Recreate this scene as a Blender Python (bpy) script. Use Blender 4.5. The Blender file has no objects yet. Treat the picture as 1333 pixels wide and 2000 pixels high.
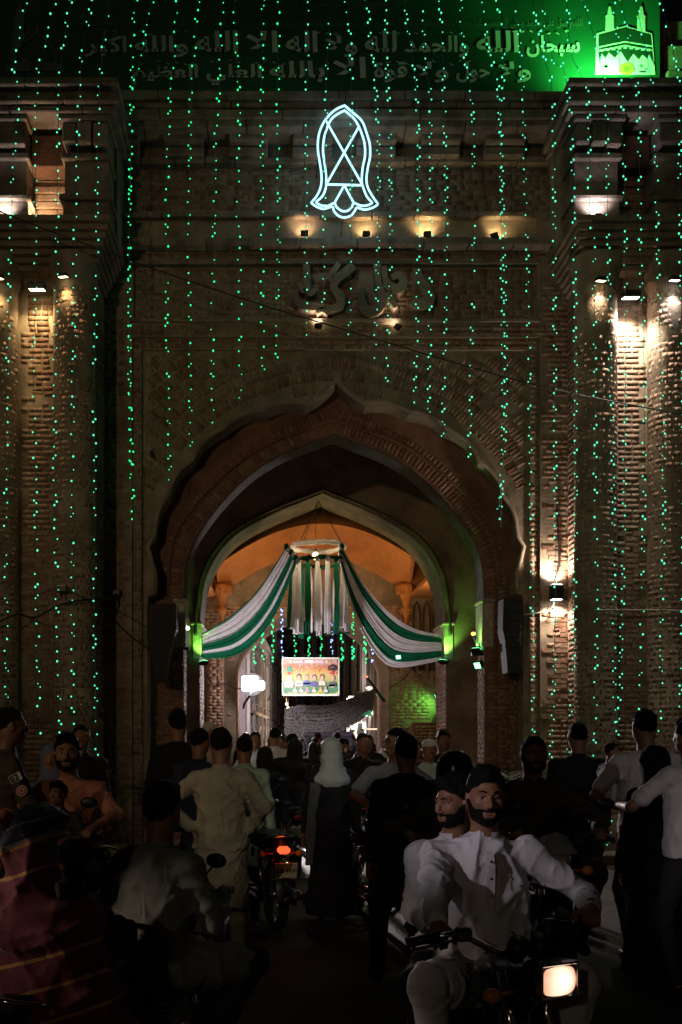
import bpy, math, random
import numpy as np
from mathutils import Vector, Matrix
from mathutils.geometry import tessellate_polygon
import openvdb
random.seed(7); RNG = np.random.default_rng(7)
SC = bpy.context.scene; COL = SC.collection
PI = math.pi; R = math.radians
F = 1944.0; VX = 530.0; VY = 1440.0; EYE = 1.62     # photograph's focal length and vanishing point in its own pixels

# ---------------------------------------------------------------- camera, sky, dim key, exposure
cam_d = bpy.data.cameras.new('camera'); cam = bpy.data.objects.new('camera', cam_d); COL.objects.link(cam)
cam.location = (0, 0, EYE); cam.rotation_euler = (R(90), 0, 0)
cam_d.sensor_fit = 'VERTICAL'; cam_d.sensor_height = 36; cam_d.sensor_width = 24; cam_d.lens = 35
cam_d.shift_x = (666.5 - VX) / 2000; cam_d.shift_y = (VY - 1000) / 2000
cam_d.clip_end = 400; cam_d.clip_start = 0.05
SC.camera = cam
w = bpy.data.worlds.new('World'); SC.world = w; w.use_nodes = True
wn = w.node_tree.nodes; wl = w.node_tree.links
bg = wn['Background']; sky = wn.new('ShaderNodeTexSky'); sky.sky_type = 'NISHITA'; sky.sun_disc = False
SUN_EL, SUN_AZ = R(17), R(-22)
sky.sun_elevation = R(2); sky.sun_rotation = R(180) + SUN_AZ
wl.new(sky.outputs[0], bg.inputs[0]); bg.inputs[1].default_value = 0.0012
SC.view_settings.view_transform = 'Standard'; SC.view_settings.look = 'None'
SC.view_settings.exposure = 0; SC.view_settings.gamma = 1; SC.view_settings.use_curve_mapping = False
sd = bpy.data.lights.new('street_glow', 'SUN'); sd.energy = 0.05; sd.angle = R(1.5); sd.color = (1.0, .80, .55)
so = bpy.data.objects.new('street_glow', sd); COL.objects.link(so)
_dir = Vector((math.sin(-SUN_AZ) * math.cos(SUN_EL), math.cos(SUN_AZ) * math.cos(SUN_EL), -math.sin(SUN_EL)))
so.rotation_euler = _dir.to_track_quat('-Z', 'Y').to_euler(); so.location = (-6, -10, 6)

def lamp(kind, loc, energy, color, aim=None, size=.05, angle=70, blend=.6, name='lamp_light', parent=None):
    d = bpy.data.lights.new(name, kind); d.energy = energy; d.color = color
    d.shadow_soft_size = size
    if kind == 'SPOT': d.spot_size = R(angle); d.spot_blend = blend
    o = bpy.data.objects.new(name, d); COL.objects.link(o); o.location = loc
    if aim is not None: o.rotation_euler = (Vector(aim) - Vector(loc)).to_track_quat('-Z', 'Y').to_euler()
    if parent is not None:
        o.parent = parent; o.matrix_parent_inverse = parent.matrix_basis.inverted()
    return o
CXG = .914
# unseen spots added around the camera
lamp('SPOT', (-3.0, .9, 2.6), 250, (1.0, .88, .95), (.74, 3.95, 1.47), .05, 14.5, 1.0, 'added_figure_spot')
lamp('SPOT', (-1.3, -3.0, 5.6), 380, (1.0, .88, .70), (-.36, 7.2, 1.15), .06, 8.5, .8, 'added_figure_spot')
lamp('SPOT', (1.6, -3.0, 6.0), 420, (.92, 1.0, .94), (.54, 8.7, 1.42), .06, 5.5, .8, 'added_figure_spot')
lamp('SPOT', (-6.5, -6.0, 5.2), 1250, (1.0, .72, .44), (CXG, 14, 5.5), .25, 36, .85, 'added_facade_spot')  # added flood out of view, lifts the facade and passes over the heads
lamp('SPOT', (-3.8, 3.0, 1.8), 120, (1.0, .75, .6), (-1.15, 3.65, 1.0), .05, 15, .9, 'added_figure_spot')
lamp('SPOT', (-4.6, 2.6, 2.6), 70, (1.0, .66, .42), (-1.4, 6.8, 1.2), .06, 20, .6, 'added_figure_spot')
lamp('SPOT', (4.5, .2, 3.2), 90, (1.0, .9, .92), (2.9, 7.0, 1.3), .06, 20, .6, 'added_figure_spot')

# ---------------------------------------------------------------- object helpers
def tag(o, label=None, cat=None, group=None, kind=None):
    if label: o['label'] = label
    if cat: o['category'] = cat
    if group: o['group'] = group
    if kind: o['kind'] = kind
    return o
def empty(name, loc=(0, 0, 0), rz=0, label=None, cat=None, group=None):
    o = bpy.data.objects.new(name, None); COL.objects.link(o); o.location = loc; o.rotation_euler = (0, 0, rz)
    o.empty_display_size = .1
    return tag(o, label, cat, group)
def children(o): return [c for c in list(KIDS.get(o.name, []))]
KIDS = {}
def setparent(o, p):
    if p is not None:
        o.parent = p; KIDS.setdefault(p.name, []).append(o)
def copy_tree(o, parent=None):
    c = o.copy(); COL.objects.link(c)
    if parent is not None: setparent(c, parent)
    for ch in children(o): copy_tree(ch, c)
    return c
def mesh_np(name, V, loops, starts, mat, parent=None, smooth=False, mats=None, matidx=None):
    me = bpy.data.meshes.new(name); V = np.asarray(V, np.float32)
    me.vertices.add(len(V)); me.vertices.foreach_set('co', V.ravel())
    loops = np.asarray(loops, np.int32); starts = np.asarray(starts, np.int32)
    me.loops.add(len(loops)); me.loops.foreach_set('vertex_index', loops)
    me.polygons.add(len(starts)); me.polygons.foreach_set('loop_start', starts)
    if smooth: me.polygons.foreach_set('use_smooth', np.ones(len(starts), bool))
    for m in (mats or [mat]): me.materials.append(m)
    if matidx is not None: me.polygons.foreach_set('material_index', np.asarray(matidx, np.int32))
    me.update(calc_edges=True); me.validate()
    o = bpy.data.objects.new(name, me); COL.objects.link(o); setparent(o, parent)
    return o

class MB:
    """collects shapes into one mesh"""
    def __init__(s): s.v = []; s.f = []; s.sm = []
    def add(s, V, Fc, smooth=False):
        b = len(s.v); s.v += [tuple(map(float, p)) for p in V]
        s.f += [tuple(i + b for i in f) for f in Fc]; s.sm += [smooth] * len(Fc); return s
    def box(s, c, size, M=None, taper=1.0, bev=0.0):
        hx, hy, hz = [q / 2 for q in size]
        if bev > 0:
            b = min(bev, hx * .9, hy * .9, hz * .9); V = []; 
            for sx in (-1, 1):
                for sy in (-1, 1):
                    for sz in (-1, 1):
                        V += [Vector((sx * (hx - b), sy * (hy - b), sz * hz)), Vector((sx * (hx - b), sy * hy, sz * (hz - b))), Vector((sx * hx, sy * (hy - b), sz * (hz - b)))]
            def q(sx, sy, sz, k): return ((sx > 0) * 4 + (sy > 0) * 2 + (sz > 0)) * 3 + k
            Fc = []
            for sz in (-1, 1): Fc.append([q(-1, -1, sz, 0), q(1, -1, sz, 0), q(1, 1, sz, 0), q(-1, 1, sz, 0)][::sz])
            for sy in (-1, 1): Fc.append([q(-1, sy, -1, 1), q(1, sy, -1, 1), q(1, sy, 1, 1), q(-1, sy, 1, 1)][::-sy])
            for sx in (-1, 1): Fc.append([q(sx, -1, -1, 2), q(sx, 1, -1, 2), q(sx, 1, 1, 2), q(sx, -1, 1, 2)][::sx])
            for a in (-1, 1):
                for c2 in (-1, 1):
                    Fc.append([q(-1, a, c2, 0), q(1, a, c2, 0), q(1, a, c2, 1), q(-1, a, c2, 1)][::-a * c2])
                    Fc.append([q(a, -1, c2, 0), q(a, 1, c2, 0), q(a, 1, c2, 2), q(a, -1, c2, 2)][::a * c2])
                    Fc.append([q(a, c2, -1, 1), q(a, c2, 1, 1), q(a, c2, 1, 2), q(a, c2, -1, 2)][::a * c2 * -1])
                    for d in (-1, 1): Fc.append([q(a, c2, d, 0), q(a, c2, d, 1), q(a, c2, d, 2)][::a * c2 * d])
        else:
            V = [Vector((x, y, z)) for z in (-hz, hz) for y in (-hy, hy) for x in (-hx, hx)]
            V = [Vector((p.x * (taper if p.z > 0 else 1), p.y * (taper if p.z > 0 else 1), p.z)) for p in V]
            Fc = [(0, 2, 3, 1), (4, 5, 7, 6), (0, 1, 5, 4), (2, 6, 7, 3), (0, 4, 6, 2), (1, 3, 7, 5)]
        if M is not None: V = [M @ p for p in V]
        c = Vector(c); return s.add([p + c for p in V], Fc)
    def bx(s, x0, x1, y0, y1, z0, z1, bev=0):
        return s.box(((x0 + x1) / 2, (y0 + y1) / 2, (z0 + z1) / 2), (abs(x1 - x0), abs(y1 - y0), abs(z1 - z0)), bev=bev)
    def tube(s, pts, r, n=8, caps=True, closed=False, smooth=True):
        pts = [Vector(p) for p in pts]; m = len(pts)
        rs = r if isinstance(r, (list, tuple)) else [r] * m
        V = []; Fc = []; up = None
        for i, p in enumerate(pts):
            a = pts[(i - 1) % m] if (i > 0 or closed) else p; b = pts[(i + 1) % m] if (i < m - 1 or closed) else p
            t = (b - a); t = t.normalized() if t.length > 1e-9 else Vector((0, 0, 1))
            if up is None: up = Vector((0, 0, 1)) if abs(t.z) < .9 else Vector((1, 0, 0))
            x = t.cross(up)
            if x.length < 1e-6: x = t.cross(Vector((1, 0.1, 0)))
            x.normalize(); y = x.cross(t).normalized(); up = y
            for k in range(n):
                an = 2 * PI * k / n; V.append(p + (x * math.cos(an) + y * math.sin(an)) * rs[i])
        for i in range(m if closed else m - 1):
            j = (i + 1) % m
            for k in range(n):
                k2 = (k + 1) % n; Fc.append((i * n + k, i * n + k2, j * n + k2, j * n + k))
        s.add(V, Fc, smooth)
        if caps and not closed:
            b = len(s.v) - len(V)
            s.f.append(tuple(b + k for k in range(n))[::-1]); s.f.append(tuple(b + (m - 1) * n + k for k in range(n))); s.sm += [False, False]
        return s
    def ell(s, c, r, nu=12, nv=8, M=None):
        r = (r, r, r) if not isinstance(r, (tuple, list)) else r
        V = [Vector((0, 0, r[2]))]; Fc = []
        for j in range(1, nv):
            th = PI * j / nv
            for i in range(nu):
                ph = 2 * PI * i / nu; V.append(Vector((r[0] * math.sin(th) * math.cos(ph), r[1] * math.sin(th) * math.sin(ph), r[2] * math.cos(th))))
        V.append(Vector((0, 0, -r[2]))); L = len(V) - 1
        for i in range(nu):
            i2 = (i + 1) % nu; Fc.append((0, 1 + i, 1 + i2)); Fc.append((L, L - nu + i2, L - nu + i))
            for j in range(nv - 2): a = 1 + j * nu; Fc.append((a + i, a + nu + i, a + nu + i2, a + i2))
        if M is not None: V = [M @ p for p in V]
        c = Vector(c); return s.add([p + c for p in V], Fc, True)
    def lathe(s, prof, c=(0, 0, 0), n=24, M=None, a0=0, a1=2 * PI, smooth=True):
        """prof: (radius, z) list"""
        V = []; Fc = []; full = abs(a1 - a0 - 2 * PI) < 1e-6; k = n if full else n + 1
        for (r, z) in prof:
            for i in range(k): a = a0 + (a1 - a0) * i / n; V.append(Vector((r * math.cos(a), r * math.sin(a), z)))
        for j in range(len(prof) - 1):
            for i in range(n):
                i2 = (i + 1) % k; Fc.append((j * k + i, j * k + i2, (j + 1) * k + i2, (j + 1) * k + i))
        if M is not None: V = [M @ p for p in V]
        c = Vector(c); return s.add([p + c for p in V], Fc, smooth)
    def grid(s, fn, nu, nv, smooth=True):
        V = [fn(i / nu, j / nv) for j in range(nv + 1) for i in range(nu + 1)]
        Fc = [(j * (nu + 1) + i, j * (nu + 1) + i + 1, (j + 1) * (nu + 1) + i + 1, (j + 1) * (nu + 1) + i) for j in range(nv) for i in range(nu)]
        return s.add(V, Fc, smooth)
    def prism(s, outer, holes, y0, y1, back=True):
        """outer / holes: XZ polygons; solid between y0 (front) and y1 (back)"""
        def area(p): return sum(p[i][0] * p[(i + 1) % len(p)][1] - p[(i + 1) % len(p)][0] * p[i][1] for i in range(len(p)))
        if area(outer) < 0: outer = outer[::-1]
        holes = [h if area(h) < 0 else h[::-1] for h in holes]
        loops = [outer] + holes
        flat = [p for l in loops for p in l]; n = len(flat)
        tris = tessellate_polygon([[Vector((p[0], p[1], 0)) for p in l] for l in loops])
        V = [(p[0], y0, p[1]) for p in flat] + [(p[0], y1, p[1]) for p in flat]; Fc = []
        for t in tris:
            a, b, c = [flat[i] for i in t]
            ar = (b[0] - a[0]) * (c[1] - a[1]) - (c[0] - a[0]) * (b[1] - a[1])
            if abs(ar) < 1e-10: continue
            t = t if ar > 0 else t[::-1]
            Fc.append(tuple(t))
            if back: Fc.append(tuple(i + n for i in t[::-1]))
        b = 0
        for l in loops:
            m = len(l)
            for i in range(m): i2 = (i + 1) % m; Fc.append((b + i2, b + i, b + i + n, b + i2 + n))
            b += m
        return s.add(V, Fc)
    def build(s, name, mat, parent=None, smooth=None):
        lens = [len(f) for f in s.f]; st = np.concatenate([[0], np.cumsum(lens)[:-1]]) if lens else []
        o = mesh_np(name, s.v, [i for f in s.f for i in f], st, mat, parent)
        o.data.polygons.foreach_set('use_smooth', s.sm if smooth is None else [smooth] * len(s.f)); 
        return o

# ---------------------------------------------------------------- materials
MATS = {}
def mat(name, col, rough=.7, metal=0, var=.0, scale=8, bump=0, bscale=60, emit=None, estr=0, col2=None, sheen=0, coat=0, trans=0, wear=0, sampling=None):
    if name in MATS: return MATS[name]
    m = bpy.data.materials.new(name); m.use_nodes = True; MATS[name] = m
    N = m.node_tree.nodes; L = m.node_tree.links; b = N['Principled BSDF']
    b.inputs['Base Color'].default_value = (*col, 1); b.inputs['Roughness'].default_value = rough; b.inputs['Metallic'].default_value = metal
    if coat: b.inputs['Coat Weight'].default_value = coat
    if sheen: b.inputs['Sheen Weight'].default_value = sheen
    if trans: b.inputs['Transmission Weight'].default_value = trans
    if emit: b.inputs['Emission Color'].default_value = (*emit, 1); b.inputs['Emission Strength'].default_value = estr
    if var or bump or col2:
        tc = N.new('ShaderNodeTexCoord')
        if var or col2:
            n = N.new('ShaderNodeTexNoise'); n.inputs['Scale'].default_value = scale; n.inputs['Detail'].default_value = 6; n.inputs['Roughness'].default_value = .65
            L.new(tc.outputs['Object'], n.inputs['Vector'])
            cr = N.new('ShaderNodeValToRGB'); cr.color_ramp.elements[0].position = .36; cr.color_ramp.elements[1].position = .66
            c2 = col2 or tuple(c * (1 - var) for c in col)
            cr.color_ramp.elements[0].color = (*c2, 1); cr.color_ramp.elements[1].color = (*[min(1, c * (1 + var * .5)) for c in col], 1)
            L.new(n.outputs[0], cr.inputs[0]); L.new(cr.outputs[0], b.inputs['Base Color'])
        if bump:
            n2 = N.new('ShaderNodeTexNoise'); n2.inputs['Scale'].default_value = bscale; n2.inputs['Detail'].default_value = 5
            L.new(tc.outputs['Object'], n2.inputs['Vector'])
            bp = N.new('ShaderNodeBump'); bp.inputs['Strength'].default_value = bump; bp.inputs['Distance'].default_value = .01
            L.new(n2.outputs[0], bp.inputs['Height']); L.new(bp.outputs[0], b.inputs['Normal'])
    if sampling: m.cycles.emission_sampling = sampling
    return m

def translucent(m, k=.45):
    N = m.node_tree.nodes; L = m.node_tree.links; b = N['Principled BSDF']; out = N['Material Output']
    t = N.new('ShaderNodeBsdfTranslucent'); mx = N.new('ShaderNodeMixShader'); mx.inputs[0].default_value = k
    if b.inputs['Base Color'].is_linked: L.new(b.inputs['Base Color'].links[0].from_socket, t.inputs[0])
    else: t.inputs[0].default_value = b.inputs['Base Color'].default_value
    L.new(b.outputs[0], mx.inputs[1]); L.new(t.outputs[0], mx.inputs[2]); L.new(mx.outputs[0], out.inputs[0]); return m
def brick_mat(name, c1, c2, c3, lime=.35):
    """fired brick: each brick its own tint, lime and soot patches over all"""
    m = bpy.data.materials.new(name); m.use_nodes = True; N = m.node_tree.nodes; L = m.node_tree.links; b = N['Principled BSDF']
    b.inputs['Roughness'].default_value = .9
    geo = N.new('ShaderNodeNewGeometry'); oi = N.new('ShaderNodeObjectInfo'); ad = N.new('ShaderNodeMath'); ad.operation = 'ADD'
    fr = N.new('ShaderNodeMath'); fr.operation = 'FRACT'
    L.new(geo.outputs['Random Per Island'], ad.inputs[0]); L.new(oi.outputs['Random'], ad.inputs[1]); L.new(ad.outputs[0], fr.inputs[0])
    cr = N.new('ShaderNodeValToRGB'); e = cr.color_ramp.elements; e[0].color = (*c1, 1); e[1].color = (*c3, 1); x = e.new(.5); x.color = (*c2, 1)
    L.new(fr.outputs[0], cr.inputs[0])
    tc = N.new('ShaderNodeTexCoord')
    n = N.new('ShaderNodeTexNoise'); n.inputs['Scale'].default_value = 1.1; n.inputs['Detail'].default_value = 8; n.inputs['Roughness'].default_value = .7
    n2 = N.new('ShaderNodeTexNoise'); n2.inputs['Scale'].default_value = 26; n2.inputs['Detail'].default_value = 5
    L.new(geo.outputs['Position'], n.inputs['Vector']); L.new(geo.outputs['Position'], n2.inputs['Vector'])
    r1 = N.new('ShaderNodeValToRGB'); r1.color_ramp.elements[0].position = .42; r1.color_ramp.elements[1].position = .68
    L.new(n.outputs[0], r1.inputs[0])
    ml = N.new('ShaderNodeMath'); ml.operation = 'MULTIPLY'; L.new(r1.outputs[0], ml.inputs[0]); ml.inputs[1].default_value = lime
    mx = N.new('ShaderNodeMix'); mx.data_type = 'RGBA'; L.new(ml.outputs[0], mx.inputs[0]); L.new(cr.outputs[0], mx.inputs[6]); mx.inputs[7].default_value = (.36, .30, .22, 1)
    r2 = N.new('ShaderNodeMapRange'); r2.inputs[1].default_value = .3; r2.inputs[2].default_value = .7; r2.inputs[3].default_value = .55; r2.inputs[4].default_value = 1.15
    L.new(n2.outputs[0], r2.inputs[0])
    m2 = N.new('ShaderNodeMix'); m2.data_type = 'RGBA'; m2.blend_type = 'MULTIPLY'; m2.inputs[0].default_value = 1
    cb = N.new('ShaderNodeCombineColor'); [L.new(r2.outputs[0], cb.inputs[i]) for i in range(3)]
    L.new(mx.outputs[2], m2.inputs[6]); L.new(cb.outputs[0], m2.inputs[7]); L.new(m2.outputs[2], b.inputs['Base Color'])
    bp = N.new('ShaderNodeBump'); bp.inputs['Strength'].default_value = .7; bp.inputs['Distance'].default_value = .012
    L.new(n2.outputs[0], bp.inputs['Height']); L.new(bp.outputs[0], b.inputs['Normal'])
    MATS[name] = m; return m
M_BRICK = brick_mat('old_brick', (.17, .085, .052), (.25, .14, .085), (.30, .21, .14), .7)
M_BRICKR = brick_mat('red_brick', (.17, .068, .045), (.24, .105, .068), (.30, .18, .12), .35)
M_MORTAR = mat('lime_mortar', (.27, .22, .155), .95, var=.45, scale=2.2, bump=.6, bscale=34)
M_PLASTER = mat('aged_plaster', (.31, .25, .18), .95, var=.5, scale=1.6, bump=.5, bscale=22)
M_DARKPL = mat('soot_plaster', (.26, .19, .13), .95, var=.4, scale=2, bump=.6, bscale=30)
M_STONE = mat('cornice_stone', (.25, .20, .155), .92, var=.55, scale=2.6, bump=.8, bscale=24)
M_REDW = mat('red_washed_plaster', (.20, .105, .070), .92, var=.45, scale=1.8, bump=.5, bscale=26)
M_ORANGE = mat('ochre_limewash', (.50, .21, .06), .9, var=.28, scale=1.3, bump=.4, bscale=18)
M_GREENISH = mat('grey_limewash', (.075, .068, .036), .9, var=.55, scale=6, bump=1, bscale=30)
M_PINKBR = brick_mat('pale_brick', (.30, .17, .11), (.36, .22, .15), (.42, .30, .22), .3)
M_ASPH = mat('worn_asphalt', (.060, .053, .048), .66, var=.45, scale=1.4, bump=1.0, bscale=45)
M_BLACK = mat('black_plastic', (.012, .012, .013), .45)
M_CABLE = mat('black_cable', (.015, .014, .013), .6)
M_METAL = mat('dark_steel', (.10, .10, .10), .4, metal=.8)
M_CHROME = mat('chrome', (.75, .75, .76), .12, metal=1)
M_WIRE = mat('green_wire', (.10, .26, .17), .5)
M_SPEAK = mat('speaker_black', (.016, .015, .014), .7, bump=.5, bscale=120)
def emi(name, col, s, samp='AUTO'):
    return mat(name, (.02, .02, .02), .4, emit=col, estr=s, sampling=samp)
M_BULBG = emi('green_bulb', (.02, 1.0, .28), 1.8, 'NONE')
M_BULBC = emi('teal_bulb', (.09, 1.0, .54), 1.6, 'NONE')
M_BULBB = emi('blue_bulb', (.25, .35, 1.0), 4.0, 'NONE')
M_NEON = emi('neon_tube', (.40, .82, 1.0), 1.9)
M_WARMB = emi('warm_lens', (1.0, .78, .42), 9)
M_WHITEB = emi('white_lens', (1.0, .95, .95), 14)
M_GREENB = emi('green_lens', (.15, 1.0, .35), 7)

def W(px, py, Y):    # photograph pixel at depth Y -> x, z
    return ((px - VX) * Y / F, EYE + (VY - py) * Y / F)
# ================================================================= GATEHOUSE
CX = 0.914
gate = empty('gatehouse', (CX, 14, 0), 0, 'old brick city gatehouse with a cusped archway, round corner columns and heavy cornice', 'gatehouse')
def G(mb, name, m, kind=None, parent=None, label=None, smooth=None):
    p = parent or gate
    o = mb.build(name, m, p, smooth)
    o.matrix_parent_inverse = GINV if p is gate else Matrix.Identity(4)
    return tag(o, label, None, None, kind)
GINV = Matrix.Translation((-CX, -14, 0))

def arc_between(p, q, sag, n=6):
    p = Vector(p); q = Vector(q); m = (p + q) / 2; d = q - p; nrm = Vector((d.y, -d.x)).normalized()
    return [tuple(p.lerp(q, t) + nrm * (4 * sag * t * (1 - t))) for t in [i / n for i in range(n)]]
# half profiles (dx from the gate's axis, z)
cus = [(0, 6.63), (.42, 6.31), (1.03, 6.20), (1.58, 5.96), (2.03, 5.50), (2.36, 5.02), (2.55, 4.50)]
half = []
sags = [-.03, .07, .07, .07, .07, .06]
for i in range(len(cus) - 1): half += arc_between(cus[i], cus[i + 1], -sags[i])
half += [(2.57, 4.42), (2.66, 4.28), (2.60, 4.05), (2.55, 3.90), (2.55, 3.66), (2.66, 3.62), (2.66, 0.0)]
def full(h, top=None):
    L = [(CX - a, b) for a, b in h[::-1]] + [(CX + a, b) for a, b in h[1:]]
    return L
CUSP = full(half)
def smoothh(h, n=5):
    out = []
    for i in range(len(h) - 1):
        p0 = h[max(i - 1, 0)] if i > 0 else (2 * h[0][0] - h[1][0] * .98, 2 * h[0][1] - h[1][1]); p1 = h[i]; p2 = h[i + 1]; p3 = h[min(i + 2, len(h) - 1)]
        for k in range(n):
            t = k / n
            out.append(tuple(.5 * ((2 * p1[j]) + (-p0[j] + p2[j]) * t + (2 * p0[j] - 5 * p1[j] + 4 * p2[j] - p3[j]) * t * t + (-p0[j] + 3 * p1[j] - 3 * p2[j] + p3[j]) * t ** 3) for j in (0, 1)))
    return out + [h[-1]]
A2h = smoothh([(0, 6.03), (.86, 5.68), (1.44, 5.24), (1.95, 4.62), (2.14, 4.18), (2.19, 3.62)]) + [(2.19, 0)]
A3h = smoothh([(0, 5.94), (1.0, 5.52), (1.66, 5.10), (2.05, 4.5), (2.16, 3.9), (2.18, 3.35)]) + [(2.18, 0)]
A4h = smoothh([(0, 4.50), (.8, 4.22), (1.4, 3.75), (1.65, 3.3), (1.69, 2.9)]) + [(1.69, 0)]
A2, A3, A4 = full(A2h), full(A3h), full(A4h)
def rect(x0, x1, z0, z1): return [(x0, z0), (x1, z0), (x1, z1), (x0, z1)]
def opening(poly): return [(poly[0][0], -.05)] + poly[1:-1] + [(poly[-1][0], -.05)]
def wall_with(mb, x0, x1, z1, hole, y0, y1):
    """wall from the ground with an opening that reaches the ground"""
    L = hole
    out = [(x0, 0), (L[0][0], 0)] + L[1:-1] + [(L[-1][0], 0), (x1, 0), (x1, z1), (x0, z1)]
    mb.prism(out, [], y0, y1)
XL, XR = CX - 3.26, CX + 3.26
ZT = 12.6
fx0, fx1 = CX - 2.87, CX + 2.87; fz1 = 7.25
FR0 = [(fx0, 0), (fx0, fz1), (fx1, fz1), (fx1, 0)]
px0, px1, pz0, pz1 = CX - 2.85, CX + 2.82, 7.50, 8.26
m = MB(); out = [(XL - .3, 0), (fx0, 0), (fx0, fz1), (fx1, fz1), (fx1, 0), (XR + .3, 0), (XR + .3, 10.7), (XL - .3, 10.7)]
m.prism(out, [rect(px0, px1, pz0, pz1)], 14.0, 14.5); G(m, 'wall_core', M_MORTAR)
ix0, ix1, iz1 = CX - 2.74, CX + 2.74, 7.09
m = MB(); m.prism([(fx0, 0), (ix0, 0), (ix0, iz1), (ix1, iz1), (ix1, 0), (fx1, 0), (fx1, fz1), (fx0, fz1)], [], 14.05, 14.5); G(m, 'arch_border', M_PLASTER)
m = MB(); wall_with(m, ix0, ix1, iz1, CUSP, 14.10, 14.46); G(m, 'spandrel_wall', M_MORTAR)
# moulded lip that follows the cusps
lip = [(x, z) for x, z in CUSP[2:-2]]
m = MB(); m.tube([(x - (.035 if x < CX else -.035) * 0, 14.085, z + .035) for x, z in lip], .035, 6); G(m, 'arch_moulding', M_PLASTER)
m = MB(); m.bx(px0, px1, 14.07, 14.4, pz0, pz1); G(m, 'name_panel', M_PLASTER)
for (a, b, c, d) in ((px0 - .05, px1 + .05, pz1, pz1 + .05), (px0 - .05, px1 + .05, pz0 - .05, pz0)):
    m = MB(); m.bx(a, b, 13.96, 14.0, c, d, .008); G(m, 'panel_moulding', M_STONE)
m = MB(); wall_with(m, CX - 3.1, CX + 3.1, 7.6, A2, 14.46, 14.95); G(m, 'recessed_arch_wall', M_REDW)
m = MB(); m.tube([(x, 14.44, z) for x, z in [(CX + (x - CX) * 1.10, z + (.20 if z > 3.5 else 0)) for x, z in A2] if 3.6 < z], .022, 5); G(m, 'arch_bead', M_REDW)
# soffit skin of the second arch, lime washed
def soffit(A, y0, y1, inset=.004, zmin=0):
    mb = MB(); pts = [(x, z) for x, z in A if z >= zmin - 1e-6]
    P = [(CX + (x - CX) * (1 - inset), z - inset * 2) for x, z in pts]
    mb.grid(lambda u, v: (P[min(int(round(u * (len(P) - 1))), len(P) - 1)][0], y0 + (y1 - y0) * v, P[min(int(round(u * (len(P) - 1))), len(P) - 1)][1]), len(P) - 1, 1)
    return mb
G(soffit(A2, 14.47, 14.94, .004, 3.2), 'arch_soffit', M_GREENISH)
m = MB(); m.bx(CX - 3.6, CX - 3.1, 14.46, 22, 0, 7.6); G(m, 'passage_wall', M_DARKPL)
m = MB(); m.bx(CX + 3.1, CX + 3.6, 14.46, 22, 0, 7.6); G(m, 'passage_wall', M_DARKPL)
m = MB(); m.bx(CX - 3.1, CX + 3.1, 14.95, 17.6, 7.0, 7.6); G(m, 'passage_ceiling', M_DARKPL)
m = MB(); wall_with(m, CX - 3.1, CX + 3.1, 7.6, A3, 17.6, 18.7); G(m, 'inner_arch_wall', M_DARKPL)
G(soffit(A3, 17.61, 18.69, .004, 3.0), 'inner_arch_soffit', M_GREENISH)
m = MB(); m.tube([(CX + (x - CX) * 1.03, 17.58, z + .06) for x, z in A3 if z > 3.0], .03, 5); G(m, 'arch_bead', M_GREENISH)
# impost blocks at the springings
M_IMP = mat('impost_plaster', (.42, .38, .28), .9, var=.4, scale=9, bump=.8, bscale=40)
for s_, a_, y0_, y1_, z0_, z1_ in ((1, 2.19, 14.44, 14.96, 2.93, 3.58), (-1, 2.19, 14.44, 14.96, 2.93, 3.58), (1, 2.18, 17.58, 18.72, 3.02, 3.60), (-1, 2.18, 17.58, 18.72, 3.02, 3.60)):
    lo, hi = sorted((CX + s_ * (a_ - .035), CX + s_ * (a_ + .13))); m = MB(); m.bx(lo, hi, y0_, y1_, z0_, z1_, .015); m.bx(lo - .02, hi + .02, y0_ - .02, y1_, z1_, z1_ + .05, .012); G(m, 'impost_block', M_IMP)
# vaulted chamber
m = MB()
def vault(u, v):
    a = (u * 2 - 1); b = (v * 2 - 1)
    z = 4.75 + 1.95 * max(0, 1 - (a * a * 1.0 + b * b) / 2.0) ** 1.15
    return (CX + .03 + a * 2.12, 20.35 + b * 1.66, z)
m.grid(vault, 36, 36); G(m, 'painted_vault', M_ORANGE)
m = MB(); m.bx(CX - 3.1, CX + 3.1, 18.7, 22, 7.0, 7.6); G(m, 'passage_ceiling', M_DARKPL)
for s in (-1, 1):   # chamber side lunettes and lower side walls
    m = MB(); m.prism([(CX + s * 2.12, 4.72), (CX + s * 3.1, 4.72), (CX + s * 3.1, 7.0), (CX + s * 2.12, 7.0)], [], 21.7, 22.0); 
    m.bx(CX + s * 2.15, CX + s * 3.1, 18.7, 22, 4.70, 4.78); G(m, 'vault_springer', M_ORANGE)
    # corner bracket: lotus shaped corbel
    cb = MB(); cb.lathe([(.0, -.75), (.05, -.62), (.035, -.55), (.10, -.42), (.16, -.38), (.06, -.30), (.10, -.16), (.17, 0), (.26, .12), (.22, .18), (.15, .2)], (CX + .03 + s * 2.02, 21.85, 4.78), 10)
    for k in range(7):
        a = -PI + PI * k / 6; cb.ell((CX + .03 + s * 2.02 + .19 * math.cos(a), 21.85 + .19 * math.sin(a), 4.86), (.05, .05, .13), 6, 5)
    G(cb, 'lotus_corbel', M_ORANGE)
m = MB(); wall_with(m, CX - 3.1, CX + 3.1, 7.0, A4, 22.0, 24.4); G(m, 'rear_arch_wall', M_MORTAR)
G(soffit(A4, 22.01, 24.39, .003, 0), 'rear_arch_soffit', M_PINKBR)
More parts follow.
